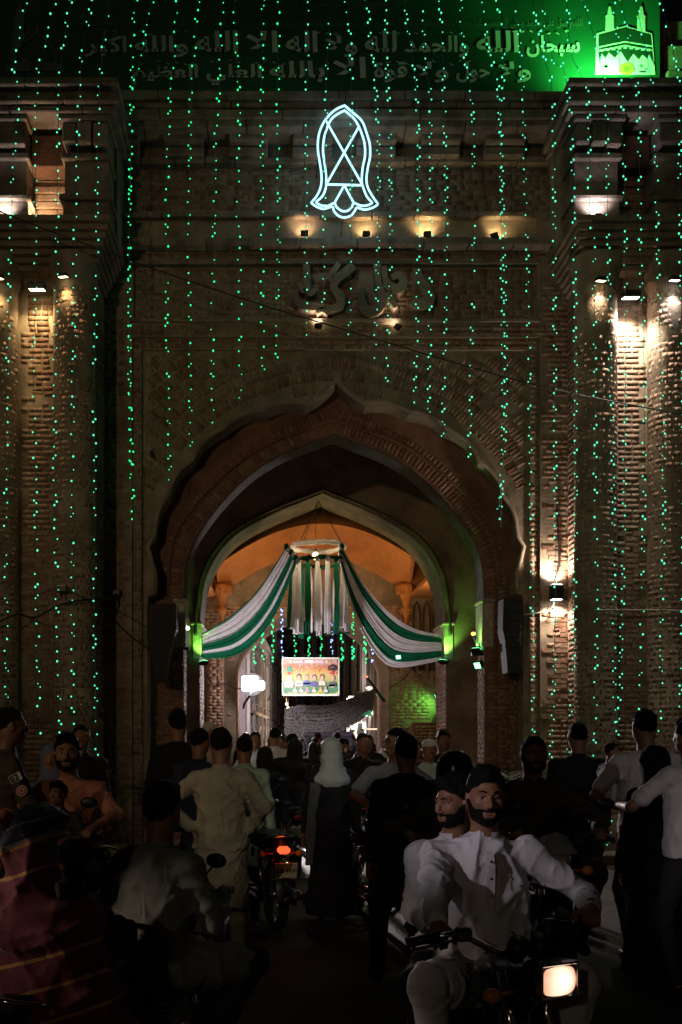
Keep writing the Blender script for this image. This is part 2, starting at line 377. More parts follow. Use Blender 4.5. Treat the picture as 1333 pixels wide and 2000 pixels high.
# proud pier left of rear opening, block right of it, blind niches and a small doorway
m = MB(); m.bx(CX - 2.32, CX - 1.95, 21.82, 22, 0, 3.6, .01); G(m, 'brick_pier', M_PINKBR)
m = MB(); m.bx(CX + 2.2, CX + 2.68, 21.7, 22, 0, 1.95, .01); G(m, 'brick_pier', M_BRICKR)
for k, dx in enumerate((2.30, 2.52, 2.74)):
    m = MB(); x = CX + dx
    pr = [(x - .07, 3.1), (x + .07, 3.1), (x + .07, 4.35), (x + .05, 4.5), (x, 4.62), (x - .05, 4.5), (x - .07, 4.35)]
    m.tube([(a, 21.96, b) for a, b in pr], .022, 5, closed=True); G(m, 'blind_niche_moulding', M_GREENISH)
    m = MB(); m.prism([(a * .93 + x * .07, b) for a, b in pr], [], 21.97, 21.999); G(m, 'blind_niche', M_DARKPL)
dw = MB(); xd = CX + 2.86
pts = [(xd - .20, 0), (xd - .20, 1.95)] + [(xd - .20 + .20 * (1 - math.cos(a)), 1.95 + .22 * math.sin(a)) for a in [PI * k / 8 for k in range(1, 8)]] + [(xd + .20, 1.95), (xd + .20, 0)]
dw.prism(pts, [], 21.93, 21.96); G(dw, 'side_doorway', M_BLACK)
m = MB(); m.tube([(a, 21.93, b) for a, b in pts], .04, 6); G(m, 'doorway_surround', M_GREENISH)

# ---- cornices over the archway
def course(name, y, za, zb, x0=XL, x1=XR, M=M_STONE, back=14.0, bev=.012):
    mb = MB()
    x = x0
    while x < x1 - .01:      # a run of separate stones, slightly uneven
        L = min(random.uniform(.55, .95), x1 - x); dy = random.uniform(-.012, .012); dz = random.uniform(-.006, .006)
        mb.bx(x + .004, x + L - .004, y + dy, back, za + dz, zb + dz, bev); x += L
    return mb
def zy(py, Y): return EYE + (VY - py) * Y / F
STONES = []
def stones(name, y, za, zb, x0=XL, x1=XR, M=M_STONE, back=14.0, mean=.75):
    x = x0
    while x < x1 - .01:
        L = min(random.uniform(mean * .75, mean * 1.25), x1 - x)
        if x1 - x - L < .15: L = x1 - x
        mb = MB(); mb.bx(x + .004, x + L - .004, y + random.uniform(-.012, .012), back, za + random.uniform(-.006, .006), zb + random.uniform(-.006, .006), .012)
        G(mb, name, M); x += L
stones('ledge_stone', 13.80, zy(478, 13.80), zy(463, 13.80))
stones('ledge_stone', 13.86, zy(424, 13.86), zy(413, 13.86))
m = MB(); m.bx(XL, XR, 13.965, 14, zy(470, 14), zy(420, 14)); G(m, 'frieze_band', M_PLASTER)
stones('ledge_stone', 13.84, zy(318, 13.84), zy(305, 13.84), mean=.5)
zc0, zc1 = zy(300, 13.7), zy(250, 13.7)
m = MB(); m.bx(XL, XR, 13.93, 14, zc0 - .02, zc1); G(m, 'corbel_backing', M_STONE)
k = 0; xk = CX - 3.0
while xk < XR - .3:
    for (dz0, dz1, yy) in ((0, .13, 13.74), (.13, .30, 13.62), (.30, zc1 - zc0, 13.52)):
        mb = MB(); mb.bx(xk - .27 + random.uniform(-.01, .01), xk + .27, yy, 13.93, zc0 + dz0 + .004, zc0 + dz1 - .004, .015); G(mb, 'corbel', M_STONE)
    xk += .885; k += 1
for (y, a, b, mn) in ((13.46, 248, 232, .7), (13.40, 230, 212, .9), (13.50, 210, 196, .6), (13.44, 194, 176, .8)):
    stones('cornice_stone', y, zy(a, y), zy(b, y), mean=mn)

# ---- corner towers with engaged columns
def column_prof(r): return [(r * 1.12, 0), (r * 1.12, .5), (r, .56), (r, 7.55), (r * 1.10, 7.60), (r * 1.14, 7.66), (r * 1.06, 7.72), (r * 1.2, 7.80), (r * 1.25, 7.95)]
RC = .275
CDX = {-1: (3.53, 4.56), 1: (3.40, 4.38)}
for s in (-1, 1):
    xa, xb = CX + s * 3.26, CX + s * 5.9; lo, hi = min(xa, xb), max(xa, xb)
    m = MB(); m.bx(lo, hi, 13.36, 14.5, 0, 8.0); G(m, 'tower_core', M_PLASTER)
    for dx in CDX[s]:
        m = MB(); m.lathe(column_prof(RC), (CX + s * dx, 13.24, 0), 28); G(m, 'round_column', M_PLASTER)
    # overhanging base of the upper storey: stepped courses
    for i in range(7):
        t = i / 6; y = 13.14 - .42 * t; x_in = CX + s * (3.22 - .24 * t)
        mb = MB(); lo2, hi2 = sorted((x_in, xb)); mb.bx(lo2, hi2, y, 14.2, 7.78 + i * .075, 7.78 + i * .075 + .073, .006); G(mb, 'oversailing_course', M_DARKPL)
    z0 = 8.315
    segs = [(3.02, 3.62), (4.08, 5.9)]
    m = MB(); lo2, hi2 = sorted((CX + s * 2.99, xb)); m.bx(lo2, hi2, 13.42, 14.3, z0, 10.0); G(m, 'upper_storey_wall', M_PLASTER)
    for (a, b) in segs:
        lo2, hi2 = sorted((CX + s * a, CX + s * b))
        m = MB(); m.bx(lo2, hi2, 12.94, 13.42, z0, z0 + .27, .012); G(m, 'pedestal_base', M_STONE)
        m = MB(); m.bx(lo2 - .04, hi2 + .04, 12.88, 13.42, z0 + .27, z0 + .33, .012); G(m, 'pedestal_ledge', M_STONE)
        m = MB(); m.bx(lo2 + .02, hi2 - .02, 12.97, 13.42, z0 + .33, 9.12); G(m, 'pedestal_wall', M_STONE)
        m = MB(); m.bx(lo2 - .02, hi2 + .02, 12.90, 13.42, 9.12, 9.20, .012); G(m, 'pedestal_ledge', M_STONE)
        for q in range(3): 
            m = MB(); w3 = (hi2 - lo2) / 3; m.bx(lo2 + w3 * q + .01, lo2 + w3 * (q + 1) - .01, 12.84 - .04 * q % .07, 13.42, 9.30 - .02 * q, 9.55, .015); G(m, 'corbel', M_STONE)
        m = MB(); m.bx(lo2 - .03, hi2 + .03, 12.78, 13.42, 9.555, 9.62, .012); G(m, 'pedestal_ledge', M_STONE)
    # rough brick filling in the tall slot
    lo2, hi2 = sorted((CX + s * 3.62, CX + s * 4.08))
    for q in range(10):
        m = MB(); m.bx(lo2, hi2, 13.33 + random.uniform(-.03, .03), 13.42, z0 + .28 + q * .10, z0 + .37 + q * .10, .01); G(m, 'slot_course', M_BRICK)
    m = MB(); m.bx(lo2, hi2, 13.10, 13.42, 9.12, 9.55, .02); G(m, 'slot_lintel', M_REDW)
    lo2, hi2 = sorted((CX + s * 2.90, xb))
    for (y, a, b) in ((12.74, 9.625, 9.70), (12.66, 9.705, 9.80), (12.72, 9.805, 9.88), (12.60, 9.885, 9.98)):
        stones('cornice_stone', y, a, b, lo2 - (.05 if y < 12.7 else 0) * (1 if s > 0 else 0), hi2 + (.05 if y < 12.7 else 0) * (1 if s < 0 else 0), back=13.98, mean=.8)
    m = MB(); m.bx(lo2 + .06, hi2 - .06, 12.85, 13.98, 9.70, 9.975); G(m, 'upper_storey_wall', M_STONE)
# parapet wall the banner is tied to
m = MB(); m.bx(CX - 5.0, CX + 4.55, 14.25, 14.5, 10.0, 12.6); G(m, 'parapet_wall', M_STONE)
for q in range(4):
    m = MB(); m.bx(CX + 4.7, CX + 5.2, 14.0 + .1 * q, 14.6, 10.3 + q * .42, 10.66 + q * .42, .02); G(m, 'parapet_stone', M_STONE)

# ---- brickwork: every brick its own box; the ones nearest eye level as parts, the others as one mass
def inpoly(px, pz, poly):
    ins = np.zeros(len(px), bool); n = len(poly); j = n - 1
    for i in range(n):
        xi, zi = poly[i]; xj, zj = poly[j]
        c = ((zi > pz) != (zj > pz)) & (px < (xj - xi) * (pz - zi) / (zj - zi + 1e-12) + xi); ins ^= c; j = i
    return ins
def fnoise(x, y, z):
    return (np.sin(x * 1.7 + np.sin(z * 1.3) * 1.5 + 1) + np.sin(z * 2.3 + np.sin(x * 2.1) * 1.3) + .7 * np.sin(x * 5.1 + z * 3.7 + y) + .5 * np.sin(z * 9.1 - x * 6.7)) / 3.2
BR = []    # rows: center(3) U(3) V(3) N(3) hu hv proud matindex
def add_bricks(c, U, V, N, hu, hv, proud, mi=0):
    n = len(c)
    row = np.zeros((n, 16)); row[:, 0:3] = c; row[:, 3:6] = U; row[:, 6:9] = V; row[:, 9:12] = N; row[:, 12] = hu; row[:, 13] = hv; row[:, 14] = proud * .6; row[:, 15] = mi
    BR.append(row)
CO = .072
def flat_bricks(x0, x1, z0, z1, Y, ok=None, cover=0.0, mi=0, hd=.19):
    cs, hus = [], []; z = z0; r = 0
    while z + CO <= z1 + 1e-6:
        x = x0 - (hd * .5 if r % 2 else 0)
        while x < x1 - .03:
            L = hd * (1 if random.random() < .65 else .52); a = max(x, x0); b = min(x + L, x1)
            if b - a > .04: cs.append(((a + b) / 2, Y, z + CO / 2)); hus.append((b - a) / 2 - .0042)
            x += L
        z += CO; r += 1
    c = np.array(cs); hu = np.array(hus); keep = np.ones(len(c), bool)
    if ok is not None:
        keep &= ok(c[:, 0], c[:, 2]) & ok(c[:, 0] - hu, c[:, 2] - .03) & ok(c[:, 0] + hu, c[:, 2] + .03) & ok(c[:, 0] - hu, c[:, 2] + .03) & ok(c[:, 0] + hu, c[:, 2] - .03)
    pl = fnoise(c[:, 0], c[:, 1], c[:, 2]) * .5 + cover + np.clip((c[:, 2] - 3.8) / 3.0, -.4, .38)
    proud = .0095 + RNG.uniform(-.003, .004, len(c)) - np.clip(pl, 0, 1) * .0095
    keep &= proud > .0015
    c, hu, proud = c[keep], hu[keep], proud[keep]
    n = len(c); add_bricks(c, np.tile([1, 0, 0], (n, 1)), np.tile([0, 0, 1], (n, 1)), np.tile([0, -1, 0], (n, 1)), hu, CO / 2 - .0038, proud, mi)
def side_bricks(X, y0, y1, z0, z1, nx, cover=-.5, mi=0):
    cs, hus = [], []; z = z0; r = 0
    while z + CO <= z1:
        y = y0 - (.08 if r % 2 else 0)
        while y < y1 - .03:
            a = max(y, y0); b = min(y + .19, y1)
            if b - a > .04: cs.append((X, (a + b) / 2, z + CO / 2)); hus.append((b - a) / 2 - .0042)
            y += .19
        z += CO; r += 1
    c = np.array(cs); n = len(c)
    add_bricks(c, np.tile([0, 1, 0], (n, 1)), np.tile([0, 0, 1], (n, 1)), np.tile([nx, 0, 0], (n, 1)), np.array(hus), CO / 2 - .0038, .008 + RNG.uniform(-.004, .005, n), mi)
def radial_bricks(Y, r_in, r_out, cz, ok, L=.17, step=.055, cover=0, mi=0, a0=-.15, a1=PI + .15):
    cs, Us, Vs = [], [], []; r = r_in
    while r < r_out:
        n = int((a1 - a0) * r / step)
        for i in range(n):
            a = a0 + (a1 - a0) * (i + random.random() * .25) / n
            cs.append((CX + math.cos(a) * (r + L / 2 + random.uniform(-.02, .02)), Y, cz + math.sin(a) * (r + L / 2))); Us.append((-math.sin(a), 0, math.cos(a))); Vs.append((math.cos(a), 0, math.sin(a)))
        r += L + .008
    c = np.array(cs); U = np.array(Us); V = np.array(Vs); keep = ok(c[:, 0], c[:, 2])
    for su in (-1, 1):
        for sv in (-1, 1): q = c + U * su * step * .45 + V * sv * L * .5; keep &= ok(q[:, 0], q[:, 2])
    pl = fnoise(c[:, 0] * 1.4, Y, c[:, 2] * 1.4) * .6 + cover; proud = .0085 + RNG.uniform(-.003, .004, len(c)) - np.clip(pl, 0, 1) * .009; keep &= proud > .0015
    c, U, V, proud = c[keep], U[keep], V[keep], proud[keep]; n = len(c)
    add_bricks(c, V, -U, np.tile([0, -1, 0], (n, 1)), L / 2 - .002, step / 2 - .0035, proud, mi)
def column_bricks(cx, cy, r, z0, z1):
    cs, Us, Ns, = [], [], []; z = z0; k = 0; nb = 11
    while z < z1:
        for i in range(nb + 1):
            a = PI + PI * (i + (.5 if k % 2 else 0)) / nb + random.uniform(-.02, .02)
            if a > 2 * PI: continue
            nrm = (math.cos(a), math.sin(a), 0); cs.append((cx + r * nrm[0], cy + r * nrm[1], z + CO / 2)); Us.append((-nrm[1], nrm[0], 0)); Ns.append(nrm)
        z += CO; k += 1
    c = np.array(cs); n = len(c); pl = fnoise(c[:, 0] * 2, c[:, 1], c[:, 2] * 1.3) * .5 + np.clip((c[:, 2] - 3.2) / 2.5, -.35, .42)
    proud = .009 + RNG.uniform(-.003, .003, n) - np.clip(pl, 0, 1) * .0095; kp = proud > .001
    # each column brick is split in two so that it hugs the curve
    U = np.array(Us); N = np.array(Ns); w = PI * r / nb / 2 - .003
    add_bricks(c[kp] - N[kp] * .012, U[kp], np.tile([0, 0, 1], (kp.sum(), 1)), N[kp], w, CO / 2 - .0025, proud[kp] * .55 + .0125, 0)
okframe = lambda x, z: ~((x > fx0 - .01) & (x < fx1 + .01) & (z < fz1 + .01)) & ~((x > px0 - .06) & (x < px1 + .06) & (z > pz0 - .06) & (z < pz1 + .06))
flat_bricks(XL, XR, 0, zy(480, 14), 14.0, okframe, .10)
flat_bricks(XL, XR, zy(412, 14), zy(318, 14), 14.0, None, .05)
flat_bricks(fx0, ix0, 0, iz1, 14.05, None, 0, hd=.12); flat_bricks(ix1, fx1, 0, iz1, 14.05, None, 0, hd=.12); flat_bricks(fx0, fx1, iz1 + .01, fz1, 14.05, None, .1)
insp = lambda x, z: (x > ix0 + .01) & (x < ix1 - .01) & (z < iz1 - .01) & (z > 0) & ~inpoly(x, z, [(CX + (a - CX) * 1.02, b + .07) for a, b in CUSP])
radial_bricks(14.10, 2.2, 4.6, 3.75, lambda x, z: insp(x, z) & (z > 3.95), cover=.30)
flat_bricks(ix0, ix1, 0, 3.9, 14.10, insp, -.2)
flat_bricks(px0 + .02, px1 - .02, pz0 + .01, pz1 - .01, 14.07, None, .12)
A2out = [(CX + (a - CX) * 1.01, b + .02) for a, b in A2]
okr = lambda x, z: inpoly(x, z, [(x2, z2) for x2, z2 in CUSP]) & ~inpoly(x, z, A2out) & (z > .06)
# voussoir ring follows the second arch
cs, Us, Vs = [], [], []
for ring, (off, L) in enumerate(((.03, .17), (.215, .12))):
    P = [Vector((x, z)) for x, z in A2]
    acc = 0
    for i in range(len(P) - 1):
        d = P[i + 1] - P[i]; n_ = Vector((-d.y, d.x)).normalized(); ln = d.length; t = acc
        while t < ln:
            q = P[i] + d * (t / ln) + n_ * (off + L / 2)
            if q.y > .05: cs.append((q.x, 14.46, q.y)); Us.append((n_.x, 0, n_.y)); dn = d.normalized(); Vs.append((dn.x, 0, dn.y))
            t += .062
        acc = t - ln
c = np.array(cs); n = len(c); kp = okr(c[:, 0], c[:, 2]); L_ = np.array([.08] * n)
add_bricks(c[kp], np.array(Us)[kp], np.array(Vs)[kp], np.tile([0, -1, 0], (kp.sum(), 1)), .075, .024, .012 + RNG.uniform(-.006, .006, kp.sum()), 1)
flat_bricks(CX - 2.66, CX + 2.66, 0, 3.6, 14.46, lambda x, z: okr(x, z) & (abs(x - CX) > 2.3), -.5, 1, .12)
for s in (-1, 1):
    side_bricks(CX + s * 2.19, 14.47, 14.94, 0, 3.2, -s, mi=1)
    lo, hi = sorted((CX + s * 3.26, CX + s * 5.9)); flat_bricks(lo, hi, 0, 7.6, 13.36, lambda x, z: ~((abs(abs(x - CX) - CDX[s][0]) < .24) | (abs(abs(x - CX) - CDX[s][1]) < .24)), -.02)
    for dx in CDX[s]: column_bricks(CX + s * dx, 13.24, RC, .6, 7.5)
    side_bricks(CX + s * 3.26, 13.38, 13.98, 0, 7.6, -s)
    side_bricks(CX + s * 2.18, 17.62, 18.68, 0, 3.0, -s, mi=1)
flat_bricks(CX - 3.05, CX + 3.05, 0, 4.6, 22.0, lambda x, z: ~inpoly(x, z, [(CX + (a - CX) * 1.03, b + .04) for a, b in A4]) & ~((abs(x - CX + 2.135) < .2) & (z < 3.62)) & ~((abs(x - CX - 2.44) < .26) & (z < 2)) & ~((x > CX + 2.62) & (z < 2.3)), -.3, 2)
flat_bricks(CX - 2.30, CX - 1.97, 0, 3.58, 21.82, None, -.6, 2)
flat_bricks(CX + 2.22, CX + 2.66, 0, 1.93, 21.70, None, -.6, 1)
for s in (-1, 1): side_bricks(CX + s * 1.69, 22.02, 24.38, 0, 2.9, -s, mi=2)
BR = np.concatenate(BR)
# the 300 that show largest: nearest to the camera among those in the frame at 1.6 .. 4.2 m
dist = np.linalg.norm(BR[:, 0:3] - np.array([0, 0, EYE]), axis=1) / np.maximum(BR[:, 12] * 2, .05)
vis = (BR[:, 2] > 1.9) & (BR[:, 2] < 4.4) & (np.abs(BR[:, 9]) < .3) & (BR[:, 1] < 14.2) & (BR[:, 0] > -3.6) & (BR[:, 0] < 5.4)
order = np.argsort(np.where(vis, dist, 1e9)); top = order[:300]; rest = np.setdiff1d(np.arange(len(BR)), top)
def brick_verts(rows):
    c, U, V, N = rows[:, 0:3], rows[:, 3:6], rows[:, 6:9], rows[:, 9:12]; hu, hv, pr = rows[:, 12:13], rows[:, 13:14], rows[:, 14:15]
    n = len(rows); out = np.zeros((n, 8, 3)); i = 0
    for dep in (-.02, 1):
        for (a, b) in ((-1, -1), (1, -1), (1, 1), (-1, 1)):
            sh = .94 if dep == 1 else 1.0
            jit = RNG.uniform(-.0035, .0035, (n, 3)) if dep == 1 else 0
            out[:, i] = c + U * hu * a * sh + V * hv * b * sh + N * (pr if dep == 1 else dep) + jit; i += 1
    return out
BF = [(4, 5, 6, 7), (0, 1, 5, 4), (1, 2, 6, 5), (2, 3, 7, 6), (3, 0, 4, 7)]
V8 = brick_verts(BR[rest]); n = len(V8)
lp = (np.array(BF).ravel()[None, :] + (np.arange(n) * 8)[:, None]).ravel()
o = mesh_np('brickwork', V8.reshape(-1, 3), lp, np.arange(n * 5) * 4, None, gate, mats=[M_BRICK, M_BRICKR, M_PINKBR], matidx=np.repeat(BR[rest][:, 15].astype(int), 5))
o.matrix_parent_inverse = GINV; o['kind'] = 'stuff'
# shared meshes for the single bricks: two lengths
shared = {}
for i in top:
    r = BR[i]; key = round(r[12] / .01)
    if key not in shared:
        q = r.copy(); q[0:3] = 0; q[3:6] = (1, 0, 0); q[6:9] = (0, 0, 1); q[9:12] = (0, -1, 0); q[14] = .012
        vv = brick_verts(q[None])[0]; me = bpy.data.meshes.new('brick'); me.from_pydata([tuple(a) for a in vv], [], BF); me.materials.append(M_BRICK); shared[key] = me
    o = bpy.data.objects.new('brick', shared[key]); COL.objects.link(o); setparent(o, gate); o.matrix_parent_inverse = GINV
    U, V, N = r[3:6], r[6:9], r[9:12]; Mx = Matrix([[U[a], -N[a], V[a], r[a]] for a in range(3)] + [[0, 0, 0, 1]]); o.matrix_basis = Mx
NBR = len(BR)

# ---- raised plaster letters of the gate's name
def stroke(mb, pts, w, y0=13.90, y1=14.08):
    """calligraphic stroke: polyline in photograph pixels with half widths -> raised ribbon"""
    P = []
    n = len(pts)
    q = [(Vector(W(a, b, 14.0)), c * .0072) for a, b, c in pts]
    dense = []
    for i in range(n - 1):
        p0 = q[max(i - 1, 0)]; p1 = q[i]; p2 = q[i + 1]; p3 = q[min(i + 2, n - 1)]
        for k in range(6):
            t = k / 6; v = .5 * ((2 * p1[0]) + (-p0[0] + p2[0]) * t + (2 * p0[0] - 5 * p1[0] + 4 * p2[0] - p3[0]) * t * t + (-p0[0] + 3 * p1[0] - 3 * p2[0] + p3[0]) * t ** 3)
            dense.append((v, p1[1] + (p2[1] - p1[1]) * t))
    dense.append(q[-1])
    L, Rr = [], []
    for i, (v, hw) in enumerate(dense):
        d = (dense[min(i + 1, len(dense) - 1)][0] - dense[max(i - 1, 0)][0]).normalized(); nn = Vector((-d.y, d.x)); L.append(v + nn * hw); Rr.append(v - nn * hw)
    V = []; 
    for i in range(len(L)):
        V += [(L[i].x, y0, L[i].y), (Rr[i].x, y0, Rr[i].y), (L[i].x, y1, L[i].y), (Rr[i].x, y1, Rr[i].y)]
    Fc = []
    for i in range(len(L) - 1):
        a = i * 4; b = a + 4; Fc += [(a, b, b + 1, a + 1), (a, a + 2, b + 2, b), (a + 1, b + 1, b + 3, a + 3)]
    Fc += [(0, 1, 3, 2), tuple(len(V) - 4 + k for k in (0, 2, 3, 1))]
    mb.add(V, Fc)
LET = [
    [(812, 530, 7), (818, 552, 9), (832, 572, 11), (836, 590, 11), (818, 600, 10), (802, 592, 7)],            # dal
    [(748, 526, 6), (750, 548, 7), (757, 563, 9), (775, 570, 9), (787, 558, 8), (778, 543, 7), (764, 549, 6)], # he
    [(736, 522, 7), (738, 548, 7), (742, 572, 7), (744, 600, 8), (728, 614, 9), (710, 606, 9), (706, 584, 6), (712, 570, 3)],  # lam ye
    [(757, 575, 6), (764, 590, 7), (772, 606, 4)],
    [(690, 524, 8), (672, 540, 9), (655, 552, 8), (652, 568, 7), (664, 584, 9), (664, 600, 8), (648, 608, 6), (636, 604, 5)],   # gaf
    [(662, 520, 5), (650, 538, 6), (640, 552, 5)],
    [(634, 604, 5), (610, 604, 8), (586, 598, 9), (577, 584, 7), (580, 572, 3)],                               # te
    [(598, 522, 6), (599, 545, 7), (598, 565, 7), (606, 578, 6), (617, 570, 4)],
    [(592, 556, 3), (586, 562, 4), (590, 572, 5), (602, 574, 3)],
    [(618, 616, 4), (630, 610, 5), (642, 618, 4)]]
for k, st in enumerate(LET):
    mb = MB(); stroke(mb, st, 1); G(mb, 'raised_letter', M_PLASTER)
# ---- ground, kerb, platform
m = MB()
m.grid(lambda u, v: (-60 + 120 * u, -20 + 140 * v, 0), 40, 40, False); g = m.build('road', M_ASPH); tag(g, kind='structure')
for s in (-1, 1):
    lo, hi = sorted((CX + s * 2.9, CX + s * 9)); m = MB(); m.bx(lo, hi, 12.6, 13.95, 0, .14, .02); o = m.build('pavement', M_STONE); tag(o, kind='structure')
# ================================================================= LAMPS ON THE GATE
ORD = ['first', 'second', 'third', 'fourth', 'fifth', 'sixth', 'seventh', 'eighth', 'ninth', 'tenth', 'eleventh', 'twelfth', 'thirteenth', 'fourteenth', 'fifteenth', 'sixteenth',
       'seventeenth', 'eighteenth', 'nineteenth', 'twentieth', 'twenty-first', 'twenty-second', 'twenty-third', 'twenty-fourth', 'twenty-fifth', 'twenty-sixth', 'twenty-seventh',
       'twenty-eighth', 'twenty-ninth', 'thirtieth', 'thirty-first', 'thirty-second', 'thirty-third', 'thirty-fourth']
def fixture(name, label, loc, aim, lens, color, energy, angle=100, size=.10, group=None, blend=.8, bracket=None, cat='lamp', off=.06, soft=.04):
    t = empty(name, loc, 0, label, cat, group); loc = Vector(loc); d = (Vector(aim) - loc).normalized()
    M = d.to_track_quat('Z', 'Y').to_matrix()
    mb = MB(); mb.box(M @ Vector((0, 0, -size * .25)), (size * 1.5, size * 1.1, size * .5), M, bev=size * .08)
    for k in range(4): mb.box(M @ Vector(((k - 1.5) * size * .3, 0, -size * .55)), (size * .06, size * .9, size * .2), M)
    h = mb.build('housing', M_BLACK, t)
    mb = MB(); mb.box(M @ Vector((0, 0, size * .02)), (size * 1.25, size * .85, size * .05), M); mb.build('lens', lens, t)
    b = Vector(bracket) - loc if bracket else Vector((0, .12, 0)); mb = MB(); mb.tube([M @ Vector((0, 0, -size * .4)), b * .6 + M @ Vector((0, 0, -size * .3)) * .4, b], size * .09, 6); mb.build('bracket', M_METAL, t)
    lamp('SPOT', loc + d * off, energy, color, loc + d * 2, soft, angle, blend, 'lamp_light', t)
    return t
WARM = (1.0, .66, .30); PEACH = (1.0, .74, .52); WHITE = (1.0, .92, .90); GREEN = (.28, 1.0, .12)
for k, (px, py, e) in enumerate(((595, 456, 2.2), (716, 457, 2.6), (835, 458, 4.2), (967, 461, 3.0))):
    x, z = W(px, py, 13.78)
    fixture('ledge_spotlight', ORD[k] + ' from the left of the four warm spotlights above the name panel', (x, 13.80, z + .02), (x + (.1 if k == 3 else 0), 14.0, z + .26), M_WARMB, (1.0, .70, .32) if k else (1, .68, .4), e * 3, 125, .07, 'warm spotlights along the ledge', off=.05, soft=.03)
for k, (px, py, e) in enumerate(((622, 634, 2.0), (777, 636, 1.6))):
    x, z = W(px, py, 13.86)
    fixture('panel_spotlight', ('tilted spotlight under the left carved word of the name panel', 'small bright spotlight under the right carved word of the name panel')[k], (x, 13.88, z), (x + (-.02, -.1)[k], 14.0, z + .22), M_WARMB, PEACH, e * 4, 110, .07, off=.05)
def colcap(dx, s, y=12.90): return CX + s * dx
# lamps over the columns and bays, shining down
for nm, px, y, py, e, col, ln, lab in (
        ('column_downlight', -2, 12.84, 545, 10, WARM, M_WARMB, 'small warm downlight on the outermost left column'),
        ('column_downlight', 124, 12.86, 541, 9, WARM, M_WARMB, 'small warm downlight at the top of the column left of the arch'),
        ('column_downlight', 1174, 12.86, 549, 14, PEACH, M_WARMB, 'small bright downlight at the top of the column right of the arch'),
        ('column_downlight', 1318, 12.84, 548, 18, WHITE, M_WHITEB, 'small white downlight on the outermost right column')):
    x, z = W(px, py, y)
    fixture(nm, lab, (x, y, z), (x + (.02 if px < 600 else -.02), y + .13, z - .6), ln, col, e * 3, 90, .085, 'downlights at the column tops', off=.05, bracket=(x, y + .12, z + .12))
for px, y, py, e, col, ln, lab in ((73, 13.12, 566, 16, (1, .70, .34), M_WARMB, 'wide warm downlight in the recess between the two left columns'), (1232, 13.05, 582, 62, (1, .84, .68), M_WHITEB, 'dazzling white downlight in the recess between the two right columns')):
    x, z = W(px, py, y)
    fixture('bay_downlight', lab, (x, y, z), (x, y + .16, z - .8), ln, col, e * (4.5 if px > 600 else 2.6), 120, .15, None, bracket=(x, 13.33, z + .1), off=.05)
# uplights in the upper storey
for px, py, y, e, col, lab, tx in ((68, 424, 13.02, 10, (1, .62, .34), 'hidden warm uplight in the lit niche of the upper left storey', 0), (8, 424, 12.82, 5, (1, .86, .82), 'white uplight under the upper left pedestal', 0), (1168, 428, 12.80, 6, (1, .88, .95), 'white uplight under the upper right pedestal', 0)):
    x, z = W(px, py, y)
    fixture('storey_uplight', lab, (x, y, 8.34), (x, y + .22, 8.34 + .5), M_WHITEB, col, e * 3.5, 120, .05, None, off=.04)
# two-way sconce on the right pier
x, z = W(1087, 1157, 13.86)
t = empty('wall_sconce', (x, 13.86, z), 0, 'black two-way wall sconce lighting the brick pier above and below', 'lamp')
mb = MB(); mb.bx(-.085, .085, -.07, .07, -.10, .10, .01); mb.bx(-.05, .05, .06, .16, -.05, .05); mb.build('housing', M_BLACK, t)
for s in (-1, 1):
    mb = MB(); mb.bx(-.065, .065, -.05, .05, s * .101, s * .106); mb.build('lens', M_WHITEB, t)
    lamp('SPOT', (x, 13.86, z + s * .125), 110 if s > 0 else 85, (1, .80, .66), (x, 13.90, z + s * .6), .03, 135, .7, 'lamp_light', t)
# green uplights on the arch springings
for k, (px, py, y, e, tx, tz, lab) in enumerate((
        (932, 1268, 14.58, 26, .14, .5, 'green spotlight at the right springing of the outer arch'),
        (866, 1290, 17.45, 22, .12, .5, 'green spotlight at the right springing of the inner arch'),
        (398, 1292, 17.45, 22, -.10, .5, 'green spotlight at the left springing of the inner arch'))):
    x, z = W(px, py, y)
    fixture('green_spotlight', lab, (x, y, z), (x + tx, y + .12, z + tz), M_GREENB, GREEN, e * (2.6 if px > 600 else 2.0), 75, .10, 'green spotlights inside the archway', off=.05, bracket=(x + (.12 if tx > 0 else -.12), y + .1, z))
x, z = W(933, 1300, 14.6)
fixture('green_spotlight', 'lowest green spotlight hanging by its cable on the right jamb', (x, 14.6, z), (x - .4, 14.4, z - .2), M_GREENB, (.2, 1, .3), 3, 120, .10, 'green spotlights inside the archway', bracket=(x + .12, 14.75, z + .2))
x, z = W(856, 1362, 21.7)
fixture('green_spotlight', 'green floodlight over the small side doorway', (x, 21.66, z), (x - .35, 21.95, z - .25), M_GREENB, (.22, 1, .12), 13, 150, .16, 'green spotlights inside the archway', bracket=(x, 21.95, z + .1), off=.1)
x, z = W(778, 1284, 17.3)
fixture('drape_spotlight', 'small teal spotlight glowing on the right swag of cloth', (x, 17.25, z), (x - .2, 17.0, z - .05), M_GREENB, (.2, 1, .6), 2, 120, .07, None, bracket=(x + .1, 17.5, z))
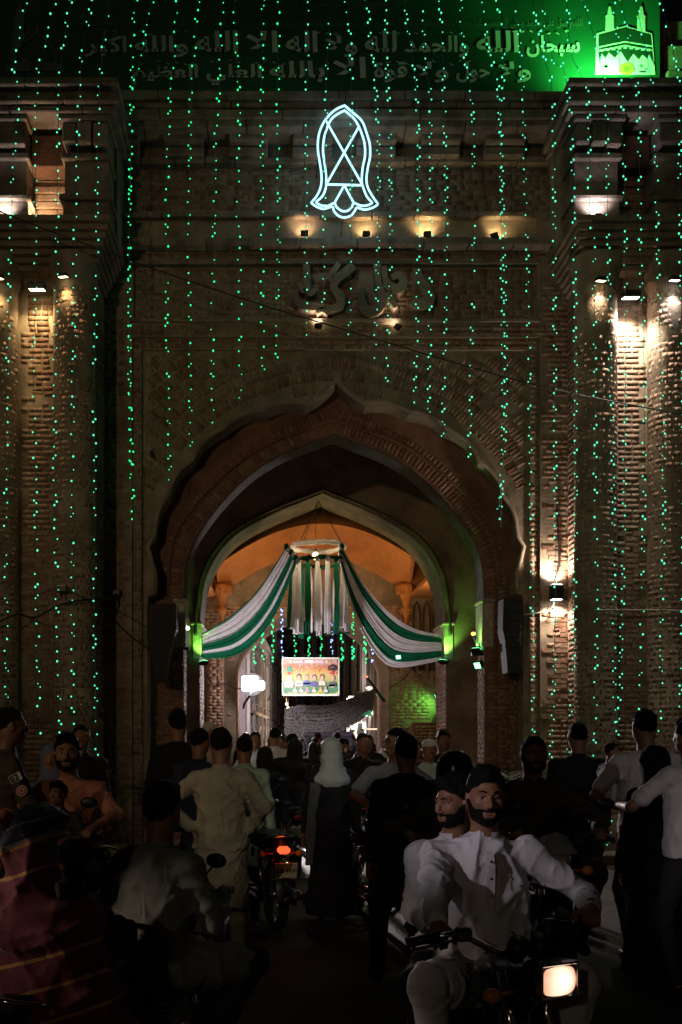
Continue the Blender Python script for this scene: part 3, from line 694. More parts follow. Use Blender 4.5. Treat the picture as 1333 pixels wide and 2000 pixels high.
# long-armed lamps at both jambs
for px, py, y, s, lab in ((366, 1227, 14.6, 1, 'small white lamp on a stick at the left jamb'), (925, 1238, 14.6, -1, 'small amber lamp on a black arm at the right jamb')):
    x, z = W(px, py, y); t = empty('arm_lamp', (x, y, z), 0, lab, 'lamp')
    mb = MB(); mb.ell((0, 0, 0), (.035, .035, .028), 10, 6); mb.build('lens', M_WHITEB if s > 0 else emi('amber_lens', (1, .5, .08), 4), t)
    mb = MB(); mb.tube([(0, 0, 0), (-.02 * s, 0, -.05), (-.06 * s + (0 if s > 0 else .05), 0, -.28)], .022, 6); mb.box((-.10 * s, 0, -.30), (.26, .05, .04)); mb.build('arm', M_BLACK, t)
    if s > 0: lamp('SPOT', (x, y - .02, z), 4, WHITE, (x - .1, y + .1, z - .8), .02, 90, .6, 'lamp_light', t)
# orange glow lamps hidden on the ledges of the vaulted chamber
for s in (-1, 1):
    fixture('vault_uplight', 'warm orange uplight on the %s ledge of the vaulted chamber' % ('left' if s < 0 else 'right'), (CX + s * 2.32, 18.92, 3.5), (CX - s * .2, 20.6, 6.4), M_WARMB, (1, .58, .22), 165, 130, .14, 'uplights of the vaulted chamber', bracket=(CX + s * 2.4, 18.72, 3.5))
# the big flood lamp by the street
x, z = W(493, 1337, 21.6)
t = empty('street_floodlight', (x, 21.6, z), 0, 'dazzling white floodlight on a bracket beside the rear arch', 'floodlight')
RFX = Matrix.Rotation(PI / 2, 3, 'X')
for lx, lz, lr in ((-.05, .02, .17), (.17, -.02, .10)):
    mb = MB(); mb.box((lx, -.04, lz), (lr * 2, .06, lr * 1.9), bev=lr * .45); mb.build('lens', emi('flood_lens', (1, .95, .97), 30), t)
mb = MB(); mb.lathe([(.25, .02), (.25, -.03), (.18, -.16), (.08, -.20), (0, -.2)], (0, 0, 0), 24, RFX); mb.build('housing', M_METAL, t)
mb = MB(); mb.tube([(0, .1, -.15), (-.18, .2, -.42), (-.2, .38, -.5)], .025, 6); mb.build('bracket', M_METAL, t)
mb = MB(); mb.tube([(.25, .1, -.05), (.38, .1, 0), (.40, .1, -.18), (.34, .15, -.35)], .012, 5); mb.build('cable', M_METAL, t)
lamp('POINT', (x + .05, 21.40, z), 45, (1, .90, .93), None, .16, name='lamp_light', parent=t)
lamp('SPOT', (x + .05, 21.38, z), 760, (1, .90, .95), (x + .9, 15, z - 1.0), .16, 96, 1.0, 'lamp_light', t)
lamp('SPOT', (x + .35, 22.3, z + .1), 520, (1, .86, .90), (x + 2.2, 32, .8), .2, 110, .8, 'lamp_light', t)
lamp('SPOT', (x + .1, 21.36, z), 2600, (1, .86, .84), (.9, 12.5, 0), .16, 34, 1.0, 'lamp_light', t)
# bare bulb in the middle of the ring
x, z = W(617, 1086, 18.0); t = empty('bare_bulb', (x, 18.0, z), 0, 'glowing bare bulb hanging in the middle of the cloth ring', 'light bulb')
mb = MB(); mb.ell((0, 0, 0), (.06, .06, .072), 14, 10); mb.build('glass', emi('bulb_glass', (1, .74, .34), 9), t)
mb = MB(); mb.lathe([(.02, .05), (.028, .06), (.028, .12), (.01, .13)], n=10); mb.build('socket', M_BLACK, t)
mb = MB(); mb.tube([(0, 0, .12), (0, 0, .92)], .006, 5); mb.build('cable', M_CABLE, t)
lamp('POINT', (x, 17.88, z), 16, (1, .75, .42), None, .06, parent=t)

# ================================================================= NEON SIGN
def npx(a, b, Y): return W(580 + a / 7.016, 170 + b / 7.016, Y)
NY = 13.32
nt = empty('neon_sign', (*[W(672, 320, NY)[0], NY], W(672, 320, NY)[1]), 0, 'bright white-blue neon outline sign shaped like a pointed sandal print on the facade', 'neon sign')
NI = Matrix.Translation(-Vector(nt.location))
def ntube(pts, closed=False, r=.0145, name='neon_tube', m_=M_NEON):
    P = [Vector((npx(a, b, NY)[0], NY, npx(a, b, NY)[1])) for a, b in pts]; D = []
    n = len(P)
    rng = n if closed else n - 1
    for i in range(rng):
        p0, p1, p2, p3 = (P[(i - 1) % n] if closed or i > 0 else P[i]), P[i], P[(i + 1) % n], (P[(i + 2) % n] if closed or i + 2 < n else P[(i + 1) % n])
        for k in range(4):
            t = k / 4; D.append(.5 * ((2 * p1) + (-p0 + p2) * t + (2 * p0 - 5 * p1 + 4 * p2 - p3) * t * t + (-p0 + 3 * p1 - 3 * p2 + p3) * t ** 3))
    if not closed: D.append(P[-1])
    mb = MB(); mb.tube(D, r, 8, closed=closed); o = mb.build(name, m_, nt); o.matrix_parent_inverse = NI; return o
ntube([(640, 262), (520, 320), (400, 440), (330, 570), (295, 700), (290, 860), (310, 1000), (335, 1160), (340, 1290), (320, 1400), (270, 1500), (207, 1578), (212, 1600), (280, 1645), (370, 1672), (485, 1642), (510, 1700), (570, 1765), (650, 1790), (740, 1765), (795, 1700), (825, 1655), (930, 1682), (1040, 1655), (1108, 1612), (1104, 1592), (1040, 1500), (975, 1380), (955, 1260), (975, 1100), (1005, 950), (1000, 780), (960, 640), (920, 520), (870, 440), (760, 345), (670, 268)], True)
ntube([(645, 328), (540, 385), (470, 450), (420, 550), (375, 700), (360, 860), (375, 1000), (395, 1150), (405, 1310), (385, 1430), (340, 1510), (272, 1572), (278, 1592), (340, 1625), (430, 1630), (512, 1592), (545, 1645), (600, 1690), (650, 1705), (710, 1690), (755, 1645), (785, 1592), (870, 1625), (960, 1625), (1030, 1592), (1026, 1578), (960, 1500), (915, 1390), (890, 1290), (905, 1100), (935, 950), (930, 780), (890, 640), (850, 540), (780, 430), (665, 332)], True)
for a, b in (((405, 470), (890, 1325)), ((852, 545), (420, 1310)), ((400, 1335), (900, 1348)), ((650, 1350), (515, 1595)), ((652, 1350), (785, 1595))): ntube([a, b])
ntube([(640, 255), (610, 200), (580, 150), (570, 78)], False, .005, 'cable', M_METAL)
for (a, b) in ((420, 520), (860, 520), (300, 860), (995, 860), (330, 1290), (960, 1290), (650, 1700)):
    x, z = npx(a, b, NY); mb = MB(); mb.tube([(x, NY, z), (x, 14.0 if b > 1350 or b < 1300 else 13.9, z)], .008, 5); o = mb.build('standoff', M_METAL, nt); o.matrix_parent_inverse = NI
lamp('POINT', (*[W(672, 320, 13.1)[0], 13.0], W(672, 320, 13.1)[1]), 5, (.55, .85, 1), None, .3, parent=nt)

# ================================================================= BANNERS AND LETTERING
AF = {}
def _mk(base, start, n): AF[chr(base)] = [chr(start + i) for i in range(n)]
_mk(0x622, 0xFE81, 2); _mk(0x623, 0xFE83, 2); _mk(0x624, 0xFE85, 2); _mk(0x625, 0xFE87, 2); _mk(0x626, 0xFE89, 4); _mk(0x627, 0xFE8D, 2); _mk(0x628, 0xFE8F, 4); _mk(0x629, 0xFE93, 2)
_mk(0x62A, 0xFE95, 4); _mk(0x62B, 0xFE99, 4); _mk(0x62C, 0xFE9D, 4); _mk(0x62D, 0xFEA1, 4); _mk(0x62E, 0xFEA5, 4); _mk(0x62F, 0xFEA9, 2); _mk(0x630, 0xFEAB, 2); _mk(0x631, 0xFEAD, 2)
_mk(0x632, 0xFEAF, 2); _mk(0x633, 0xFEB1, 4); _mk(0x634, 0xFEB5, 4); _mk(0x635, 0xFEB9, 4); _mk(0x636, 0xFEBD, 4); _mk(0x637, 0xFEC1, 4); _mk(0x638, 0xFEC5, 4); _mk(0x639, 0xFEC9, 4)
_mk(0x63A, 0xFECD, 4); _mk(0x641, 0xFED1, 4); _mk(0x642, 0xFED5, 4); _mk(0x643, 0xFED9, 4); _mk(0x644, 0xFEDD, 4); _mk(0x645, 0xFEE1, 4); _mk(0x646, 0xFEE5, 4); _mk(0x647, 0xFEE9, 4)
_mk(0x648, 0xFEED, 2); _mk(0x649, 0xFEEF, 2); _mk(0x64A, 0xFEF1, 4)
LIG = {'\u0622': '\uFEF5', '\u0623': '\uFEF7', '\u0625': '\uFEF9', '\u0627': '\uFEFB'}
def shape(txt):
    out = []
    for wd in txt.split(' '):
        g = []; i = 0; join = False
        while i < len(wd):
            ch = wd[i]; nx = wd[i + 1] if i + 1 < len(wd) else ''
            if ch not in AF: g.append(ch); join = False; i += 1; continue
            if ch == '\u0644' and nx in LIG:
                g.append(chr(ord(LIG[nx]) + (1 if join else 0))); join = False; i += 2; continue
            f = AF[ch]; nextj = nx in AF and len(f) == 4
            g.append(f[3] if join and nextj else f[1] if join else f[2] if nextj else f[0]); join = nextj and len(f) == 4; i += 1
        out.append(''.join(g))
    return ' '.join(out)[::-1]
def text_obj(name, txt, x0, x1, zb, y, m_, parent, inv, hmax=None, bold=0.0, size=1.0):
    cu = bpy.data.curves.new(name, 'FONT'); cu.body = txt; cu.size = size; cu.offset = bold; cu.resolution_u = 3
    o = bpy.data.objects.new(name, cu); COL.objects.link(o); dg = bpy.context.evaluated_depsgraph_get()
    me = bpy.data.meshes.new_from_object(o.evaluated_get(dg)); bpy.data.objects.remove(o); bpy.data.curves.remove(cu)
    n = len(me.vertices); co = np.zeros(n * 3, np.float32); me.vertices.foreach_get('co', co); co = co.reshape(-1, 3)
    a, b = co[:, 0].min(), co[:, 0].max(); sc = (x1 - x0) / (b - a); sz = sc if hmax is None else hmax / (co[:, 1].max() - co[:, 1].min())
    new = np.stack([x0 + (co[:, 0] - a) * sc, np.full(n, y), zb + co[:, 1] * sz], 1); me.vertices.foreach_set('co', new.ravel().astype(np.float32)); me.materials.clear(); me.materials.append(m_); me.update()
    o = bpy.data.objects.new(name, me); COL.objects.link(o); setparent(o, parent); o.matrix_parent_inverse = inv; return o
M_BAN = mat('banner_green', (.006, .12, .05), .55, var=.25, scale=.8)
M_BTXT = mat('banner_print_pale', (.62, .80, .70), .55, var=.15, scale=3)
M_BTX2 = mat('banner_print_faint', (.12, .22, .16), .55)
M_BDK = mat('banner_print_dark', (.008, .045, .022), .5)
M_BWH = mat('banner_print_white', (.75, .85, .78), .5)
M_BROSE = mat('banner_print_rose', (.55, .62, .06), .5)
BY = 14.10
bx0, _ = W(-12, 0, BY); bx1, _ = W(1290, 0, BY)
ban = empty('prayer_banner', ((bx0 + bx1) / 2, BY, 10.4), 0, 'long green banner with white Arabic prayer lettering across the top of the gate', 'banner')
BI = Matrix.Translation(-Vector(ban.location))
def BB(mb, name, m_): o = mb.build(name, m_, ban); o.matrix_parent_inverse = BI; return o
mb = MB(); mb.grid(lambda u, v: (bx0 + (bx1 - bx0) * u, BY + .022 + .006 * math.sin(u * 60) * math.sin(v * 3), 10.35 + 2.2 * v), 90, 8); BB(mb, 'cloth', M_BAN)
for u in np.linspace(bx0 + .1, bx1 - .1, 14):
    mb = MB(); mb.tube([(u, BY - .01, 12.5), (u + .02, 14.3, 12.58)], .006, 5); BB(mb, 'tie', M_CABLE)
TY = BY + .006
L1 = 'سبحان الله والحمد لله ولا اله الا الله والله اكبر'
L2 = 'ولا حول ولا قوة الا بالله العلي العظيم'
L3 = 'اللهم صل على محمد وعلى ال محمد كما صليت على ابراهيم وعلى ال ابراهيم انك حميد مجيد اللهم بارك على محمد وعلى ال محمد كما باركت على ابراهيم وعلى ال ابراهيم انك حميد مجيد'
L4 = 'بسم الله الرحمن الرحيم'
def wpx(x): return W(x, 0, TY)[0]
def zpx(y): return W(0, y, TY)[1]
def words_row(name, txt, xa, xb, zb, bold, m_, h, marks=True):
    wds = txt.split(' '); wt = [max(2.0, len(w_)) for w_ in wds]; tot = sum(wt) + .45 * (len(wds) - 1) * 1.6; x = xb
    for w_, k in zip(wds, wt):
        wl_ = (xb - xa) * k / tot; o = text_obj(name, shape(w_), x - wl_, x, zb, TY, m_, ban, BI, h, bold)
        x -= wl_ + (xb - xa) * .72 / tot
words_row('lettering', L1, wpx(165), wpx(1133), zpx(101), .026, M_BTXT, .31)
words_row('lettering', L2, wpx(258), wpx(1037), zpx(151), .026, M_BTXT, .30)
for xx in np.arange(190, 1130, 17.3):      # vowel marks over and under the lines
    for yy in (64, 122):
        if random.random() < .5 and (yy == 64 or 262 < xx < 1030):
            x, z = W(xx, yy + random.uniform(-4, 5), TY); mb = MB(); a = random.choice((.35, .35, -.5)); mb.box((x, TY, z), (.05, .004, .013), Matrix.Rotation(-a, 3, 'Y')); BB(mb, 'vowel_mark', M_BTXT)
text_obj('small_lettering', shape(L3), wpx(150), wpx(1138), zpx(51), TY, M_BTX2, ban, BI, .17)
text_obj('small_lettering', shape(L4), wpx(555), wpx(748), zpx(12), TY, M_BTX2, ban, BI, .17)
# the two printed pictures: black cube shrine with kiswah band at the right, domed mosque at the left
def kp(a, b): return W(1130 + a / 6.567, b / 6.567, TY)
def bpoly(name, pts, m_, f=kp, lay=0):
    mb = MB(); y = TY - lay * .004; pp = [f(a, b) for a, b in pts]; mb.prism(pp, [], y, y + .003); return BB(mb, name, m_)
bpoly('printed_outline', [(232, 430), (600, 335), (945, 430), (985, 960), (215, 960)], M_BWH, kp, 0)
bpoly('printed_shrine', [(258, 450), (600, 355), (925, 448), (940, 585), (600, 530), (255, 600)], M_BDK, kp, 1)
bpoly('printed_shrine', [(258, 622), (600, 552), (945, 612), (945, 640), (600, 578), (262, 645)], M_BDK, kp, 1)
bpoly('printed_shrine', [(262, 668), (600, 600), (945, 660), (965, 830), (905, 700), (880, 755), (820, 705), (775, 768), (705, 695), (630, 800), (540, 655), (470, 745), (390, 680), (345, 750), (300, 690), (270, 800)], M_BDK, kp, 1)
for cx in (400, 805):
    bpoly('printed_minaret', [(cx - 55, 410 if cx < 600 else 395), (cx - 50, 235), (cx - 58, 210), (cx - 30, 190), (cx - 18, 100), (cx, 80), (cx + 18, 100), (cx + 30, 190), (cx + 60, 215), (cx + 50, 240), (cx + 52, 390 if cx < 600 else 412)], M_BWH, kp, 1)
for a in range(9):
    xx = 300 + a * 75; yy = 640 - abs(a - 4.2) * -9 - 28
    bpoly('printed_band', [(xx - 22, yy - 12), (xx + 22, yy - 14), (xx + 22, yy + 14), (xx - 22, yy + 16)], M_BWH, kp, 2)
bpoly('printed_rose', [(620 + 100 * math.cos(t) * (1 + .08 * math.sin(5 * t)), 890 + 80 * math.sin(t) * (1 + .08 * math.cos(5 * t))) for t in np.linspace(0, 2 * PI, 22)[:-1]], M_BROSE, kp, 2)
bpoly('printed_rose', [(615 + 40 * math.cos(t), 895 + 35 * math.sin(t)) for t in np.linspace(0, 2 * PI, 12)[:-1]], mat('banner_print_rosecore', (.25, .34, .03), .5), kp, 3)
for k in range(12):
    xx = random.choice((random.uniform(240, 480), random.uniform(760, 950))); yy = random.uniform(840, 940)
    bpoly('printed_leaf', [(xx, yy), (xx + 35, yy - 14), (xx + 50, yy + 6), (xx + 20, yy + 14)], M_BTX2, kp, 2)
def lp_(a, b): return W(a / 4.443, b / 4.443, TY)
bpoly('printed_minaret', [(95, 560), (90, 430), (115, 400), (110, 290), (125, 270), (125, 180), (145, 90), (160, 70), (175, 15), (190, 70), (200, 95), (212, 190), (212, 280), (222, 300), (205, 400), (150, 440), (140, 560)], M_BTX2, lp_, 0)
bpoly('printed_dome', [(180, 380), (240, 340), (310, 295), (310, 230), (340, 230), (340, 290), (410, 340), (470, 400), (495, 480), (500, 550), (480, 550), (478, 480), (455, 410), (400, 350), (325, 305), (250, 350), (195, 392)], M_BTX2, lp_, 0)
bpoly('printed_base', [(60, 620), (65, 555), (180, 550), (195, 500), (250, 500), (260, 545), (480, 545), (545, 570), (548, 620)], M_BTX2, lp_, 0)
bpoly('printed_rose', [(320 + 62 * math.cos(t), 580 + 45 * math.sin(t)) for t in np.linspace(0, 2 * PI, 14)[:-1]], mat('banner_print_olive', (.08, .10, .03), .5), lp_, 1)
x, z = W(1208, 150, 13.3)
fixture('banner_floodlight', 'green floodlight behind the right tower parapet lighting the shrine picture', (x, 13.62, 10.52), (x + .05, 14.1, 11.35), M_GREENB, (.16, 1.0, .18), 270, 165, .14, None, bracket=(x, 13.7, 9.98), off=.1, blend=1)

# ================================================================= STRINGS OF LIGHTS
S = [
 ('T', 0, [(57, -20), (28, 130), (35, 190), (28, 300), (22, 460), (12, 900), (14, 1420)]),
 ('T', 0, [(112, -20), (83, 110), (73, 160), (70, 400), (70, 600), (65, 700), (70, 950), (73, 1200), (79, 1500)]),
 ('T', 0, [(144, -20), (125, 80), (117, 170), (113, 300), (112, 480), (108, 700), (108, 950), (113, 1200), (119, 1475)]),
 ('T', 0, [(188, -20), (165, 80), (157, 150), (152, 300), (148, 420), (146, 600), (142, 900), (143, 1100), (142, 1475)]),
 ('T', 0, [(216, -20), (200, 110), (194, 200), (190, 350), (190, 500), (185, 750), (186, 1000), (185, 1200), (190, 1490)]),
 ('C', 1, [(268, -20), (258, 100), (256, 250), (254, 400), (254, 800), (251, 1020)]),
 ('C', 1, [(304, -20), (285, 60), (272, 120), (262, 170), (256, 300), (253, 620), (251, 960)]),
 ('C', 1, [(347, -20), (340, 100), (330, 220), (326, 600), (326, 935)]),
 ('C', 1, [(390, -20), (380, 100), (372, 250), (370, 500), (368, 860)]),
 ('C', 1, [(435, -20), (430, 150), (422, 250), (418, 500), (415, 640), (413, 815)]),
 ('C', 1, [(458, -20), (462, 100), (467, 200), (465, 400), (470, 600), (467, 780)]),
 ('C', 1, [(515, -20), (512, 150), (512, 500), (514, 735)]),
 ('C', 1, [(546, -20), (543, 150), (545, 400), (541, 690)]),
 ('C', 0, [(600, -20), (600, 150), (598, 400), (600, 640)]),
 ('C', 0, [(649, -20), (640, 120), (636, 300), (635, 600)]),
 ('C', 0, [(674, -20), (686, 120), (686, 400), (688, 640)]),
 ('C', 0, [(714, -20), (722, 60), (736, 200), (740, 400), (740, 680)]),
 ('C', 0, [(752, -20), (755, 100), (762, 300), (764, 500), (763, 725)]),
 ('C', 0, [(788, -20), (797, 60), (815, 200), (817, 500), (820, 770)]),
 ('C', 0, [(828, -20), (830, 120), (840, 200), (842, 500), (848, 800)]),
 ('C', 0, [(858, -20), (868, 200), (872, 500), (877, 832)]),
 ('C', 0, [(897, -20), (910, 130), (922, 200), (925, 500), (930, 875)]),
 ('C', 0, [(935, -20), (955, 100), (975, 200), (980, 500), (983, 800), (994, 1015)]),
 ('C', 0, [(968, -20), (984, 120), (980, 260), (986, 520), (988, 800), (990, 980)]),
 ('C', 0, [(1006, -20), (1020, 160), (1025, 300), (1030, 500), (1035, 800), (1038, 1050), (1042, 1465)]),
 ('T', 0, [(1036, -20), (1060, 100), (1080, 200), (1083, 500), (1085, 900), (1085, 1200), (1080, 1380), (1074, 1505)]),
 ('T', 0, [(1056, -20), (1078, 110), (1105, 150), (1118, 300), (1122, 500), (1125, 950), (1120, 1300), (1110, 1480), (1106, 1665)]),
 ('T', 0, [(1108, -20), (1115, 100), (1148, 190), (1152, 400), (1160, 500), (1163, 950), (1165, 1200), (1162, 1480)]),
 ('T', 0, [(1132, -20), (1180, 160), (1187, 400), (1192, 700), (1198, 950), (1200, 1410)]),
 ('T', 0, [(1196, -20), (1210, 120), (1218, 300), (1222, 500), (1220, 950), (1210, 1380), (1192, 1600), (1186, 1662)]),
 ('T', 0, [(1208, -20), (1245, 180), (1250, 450), (1258, 700), (1258, 950), (1250, 1400)]),
 ('T', 0, [(1236, -20), (1275, 180), (1283, 400), (1290, 700), (1297, 950), (1288, 1440)]),
 ('T', 0, [(1286, -20), (1325, 160), (1328, 400), (1335, 900), (1330, 1400)]),
]
def resample(P, step):
    out = []; acc = 0
    for i in range(len(P) - 1):
        a, b = P[i], P[i + 1]; L = (b - a).length; t = acc
        while t < L: out.append(a.lerp(b, t / L)); t += step
        acc = t - L
    return out
def cat_pts(P, k=8):
    D = []; n = len(P)
    for i in range(n - 1):
        p0, p1, p2, p3 = P[max(i - 1, 0)], P[i], P[i + 1], P[min(i + 2, n - 1)]
        for q in range(k): t = q / k; D.append(.5 * ((2 * p1) + (-p0 + p2) * t + (2 * p0 - 5 * p1 + 4 * p2 - p3) * t * t + (-p0 + 3 * p1 - 3 * p2 + p3) * t ** 3))
    return D + [P[-1]]
def string_lights(P, label, m_, group, step=.150, r=.0096, dup=.25, wire=.0032):
    t = empty('string_light', P[0], 0, label, 'string lights', group); inv = -P[0]
    Q = [p + inv for p in cat_pts(P)]
    mb = MB(); mb.tube(Q, wire, 4, caps=False); mb.build('wire', M_WIRE, t)
    mb = MB(); pts = resample(Q, step)
    for i, p in enumerate(pts):
        if random.random() < .09: continue
        s = random.choice((-1, 1)); c = p + Vector((s * random.uniform(.008, .022), random.uniform(-.012, .006), random.uniform(-.035, .035)))
        rr = r * random.uniform(.62, 1.28); mb.ell(c, (rr, rr, rr * 1.2), 6, 4)
        if random.random() < dup: mb.ell(c + Vector((-s * .03, 0, random.uniform(.03, .05))), (rr, rr, rr * 1.2), 6, 4)
    o = mb.build('bulbs', m_, t); o['kind'] = 'stuff'
    return t
for k, (tw, g, P) in enumerate(S):
    Y = 12.42 if tw == 'T' else 13.24
    pts = [Vector((W(a, b, Y)[0], Y, max(W(a, b, Y)[1], .02))) for a, b in P]
    if tw == 'C' and P[-1][1] < 1100: pts[-1].y = 13.7; pts = pts[:-1] + [pts[-1]]
    where = 'over the left tower columns' if (tw == 'T' and k < 8) else 'over the right tower columns' if tw == 'T' else 'before the cusped arch'
    string_lights(pts, '%s %s string from the left, hanging %s' % (ORD[k], 'green' if g else 'teal', where), M_BULBG if g else M_BULBC, 'strings of green lights hanging down the gate', dup=.6 if k > 15 else .25)
SM = [(497, 1268, 1296), (513, 1240, 1292), (533, 1228, 1294), (551, 1210, 1285), (576, 1240, 1284), (603, 1236, 1286), (627, 1232, 1284), (648, 1238, 1282), (668, 1232, 1294), (689, 1215, 1296), (713, 1238, 1298), (727, 1278, 1298)]
for k, (px, a, b) in enumerate(SM):
    blue = k in (3, 7, 11); Y = 21.6; pts = [Vector((W(px, a - 14, Y)[0], Y, W(px, a - 14, Y)[1])), Vector((W(px + 1, b, Y)[0], Y, W(px, b, Y)[1]))]
    string_lights(pts, '%s from the left of the short %s light strings under the rear arch' % (ORD[k], 'blue' if blue else 'green'), M_BULBB if blue else M_BULBG, 'short strings of lights under the rear arch', .085, .020 if not blue else .015)

# ================================================================= CABLES, SPEAKERS
def cable(name, label, P, r, Y=None):
    pts = [Vector((*[W(a, b, y)[0], y], W(a, b, y)[1])) for a, b, y in P]
    mb = MB(); mb.tube(cat_pts(pts, 6), r, 6); o = mb.build(name, M_CABLE); tag(o, label, 'cable'); return o
cable('overhead_cable', 'thin black cable sagging diagonally across the gate below the neon sign', [(-20, 405, 12.3), (100, 452, 12.4), (300, 525, 12.5), (500, 592, 12.6), (660, 640, 12.6), (900, 712, 12.5), (1100, 765, 12.4), (1350, 812, 12.3)], .008)
cable('wall_cable', 'loose black cable drooping across the left columns', [(-20, 1225, 12.8), (30, 1200, 12.85), (50, 1203, 13.1), (70, 1206, 12.85), (100, 1190, 12.88), (130, 1178, 12.88), (160, 1172, 12.9), (200, 1170, 13.4), (230, 1160, 13.9)], .014)
cable('wall_cable', 'thin grey cable strung above the drooping black one on the left columns', [(-20, 1180, 12.85), (60, 1165, 12.85), (120, 1150, 12.85), (160, 1165, 12.9), (200, 1175, 13.8), (260, 1210, 13.95), (350, 1260, 14.1), (356, 1300, 14.4)], .006)
cable('wall_cable', 'pair of black cables running down the left pier to the arch', [(198, 1172, 13.6), (215, 1200, 13.93), (250, 1238, 13.95), (290, 1268, 13.98), (315, 1287, 14.0)], .010)
o = cable('wall_conduit', 'pale horizontal conduit across the right pier below the sconce', [(1018, 1202, 13.95), (1045, 1198, 13.92), (1085, 1194, 13.92), (1125, 1199, 13.9), (1165, 1192, 12.92), (1228, 1192, 12.95), (1290, 1192, 12.92), (1350, 1194, 12.9)], .011)
o.data.materials[0] = mat('grey_conduit', (.42, .38, .33), .6)
cable('wall_cable', 'black cable running down to the sconce on the right pier', [(1088, 990, 13.95), (1090, 1040, 13.94), (1092, 1098, 13.94), (1084, 1150, 13.93), (1080, 1190, 13.92)], .014)
cable('wall_cable', 'black cable looped along the chamber wall right of the rear arch', [(760, 1345, 21.75), (790, 1325, 21.8), (805, 1305, 21.8), (812, 1290, 21.8), (850, 1290, 19.5), (868, 1292, 17.4), (880, 1290, 17.4)], .012)
cable('wall_cable', 'black cable looped along the chamber wall left of the rear arch', [(392, 1300, 21.8), (420, 1340, 21.75), (440, 1335, 21.75), (462, 1345, 21.75), (484, 1342, 21.7)], .012)
def speaker(px, s, lab):
    x, _ = W(px, 0, 13.9); z = W(0, 1245, 13.9)[1]; t = empty('loudspeaker', (x, 13.88, z), 0, lab, 'loudspeaker', 'black loudspeakers at the arch jambs')
    mb = MB(); mb.prism([(-.20, .45), (.20 if s < 0 else .17, .45), (.21, .10), (.14, -.12), (.10, -.28), (.05, -.62), (-.10, -.62), (-.14, -.2), (-.20, -.05)] if s < 0 else [(-.12, .52), (.14, .52), (.17, .2), (.13, -.1), (.08, -.5), (-.06, -.5), (-.10, -.05), (-.13, .1)], [], -.12, .20); mb.build('cabinet', M_SPEAK, t)
    for k in range(5):
        mb = MB(); mb.bx(-.10, .12, -.135, -.122, .34 - k * .12, .43 - k * .12, .004); mb.build('grille', M_SPEAK, t)
    mb = MB(); mb.bx(-.03, .03, .1, .3, .2, .25); mb.bx(-.03, .03, .1, .3, -.2, -.15); mb.build('bracket', M_METAL, t)
speaker(318, -1, 'black tapering loudspeaker on the left jamb of the cusped arch')
speaker(996, 1, 'black column loudspeaker on the right jamb of the cusped arch')
for px, py, Y, lab in ((225, 1158, 13.9, 'small black camera box on the left pier'), (120, 1150, 12.85, 'small black junction box on the column left of the arch')):
    x, z = W(px, py, Y); t = empty('junction_box', (x, Y, z), 0, lab, 'junction box'); mb = MB(); mb.bx(-.07, .07, -.03, .05, -.045, .045, .01); mb.build('box', M_BLACK, t); mb = MB(); mb.tube([(0, 0, -.04), (.01, 0, -.12)], .012, 5); mb.build('cable', M_CABLE, t)
# hole and nest in the left spandrel
x, z = W(297, 888, 14.1); mb = MB(); mb.tube([(x, 14.11, z + .05), (x, 14.02, z), (x + .02, 14.0, z - .06)], .022, 6); o = mb.build('wall_peg', M_BLACK); tag(o, 'short dark peg sticking out of the left spandrel', 'peg')
for px in (201, 248):
    x, z = W(px, 1028, 13.98); mb = MB(); mb.box((x, 13.985, z), (.05, .03, .05)); o = mb.build('putlog_hole', M_BLACK, gate); o.matrix_parent_inverse = GINV
# ================================================================= CLOTH RING AND SWAGS
M_CWH = translucent(mat('white_drape', (.78, .76, .78), .8, var=.10, scale=5, bump=.3, bscale=160), .45)
M_CGR = translucent(mat('green_drape', (.012, .17, .085), .75, var=.25, scale=5, bump=.3, bscale=160), .45)
RX, RZ = W(622, 1068, 18.0); RY = 18.0
ring = empty('cloth_canopy', (RX, RY, RZ), 0, 'white and green cloth canopy hung from a ring inside the archway', 'canopy')
RI = Matrix.Translation(-Vector(ring.location))
def RB(mb, name, m_, lab=None):
    o = mb.build(name, m_, ring); o.matrix_parent_inverse = RI
    if lab: o['label'] = lab
    return o
def circ(r, z, n=40, wob=0): return [(RX + (r + wob * math.sin(5 * a)) * math.cos(a), RY + (r + wob * math.cos(3 * a)) * math.sin(a), z + wob * math.sin(4 * a)) for a in [2 * PI * k / n for k in range(n)]]
mb = MB(); mb.tube(circ(.47, RZ, 40, .008), [.045 + .008 * math.sin(k * 2.1) for k in range(40)], 10, closed=True); RB(mb, 'upper_ring', M_CWH)
RZ2 = W(622, 1098, 18.0)[1]
mb = MB(); mb.tube(circ(.50, RZ2, 40, .01), [.035 + .01 * math.sin(k * 1.7) for k in range(40)], 8, closed=True); RB(mb, 'lower_ring', M_CGR)
for a in (-.5, .2, 2.3, 3.9): mb = MB(); mb.tube([(RX + .48 * math.cos(a), RY + .48 * math.sin(a), RZ), (RX, RY - .05, W(0, 985, 18.2)[1])], .008, 5); RB(mb, 'hanging_cord', M_CABLE)
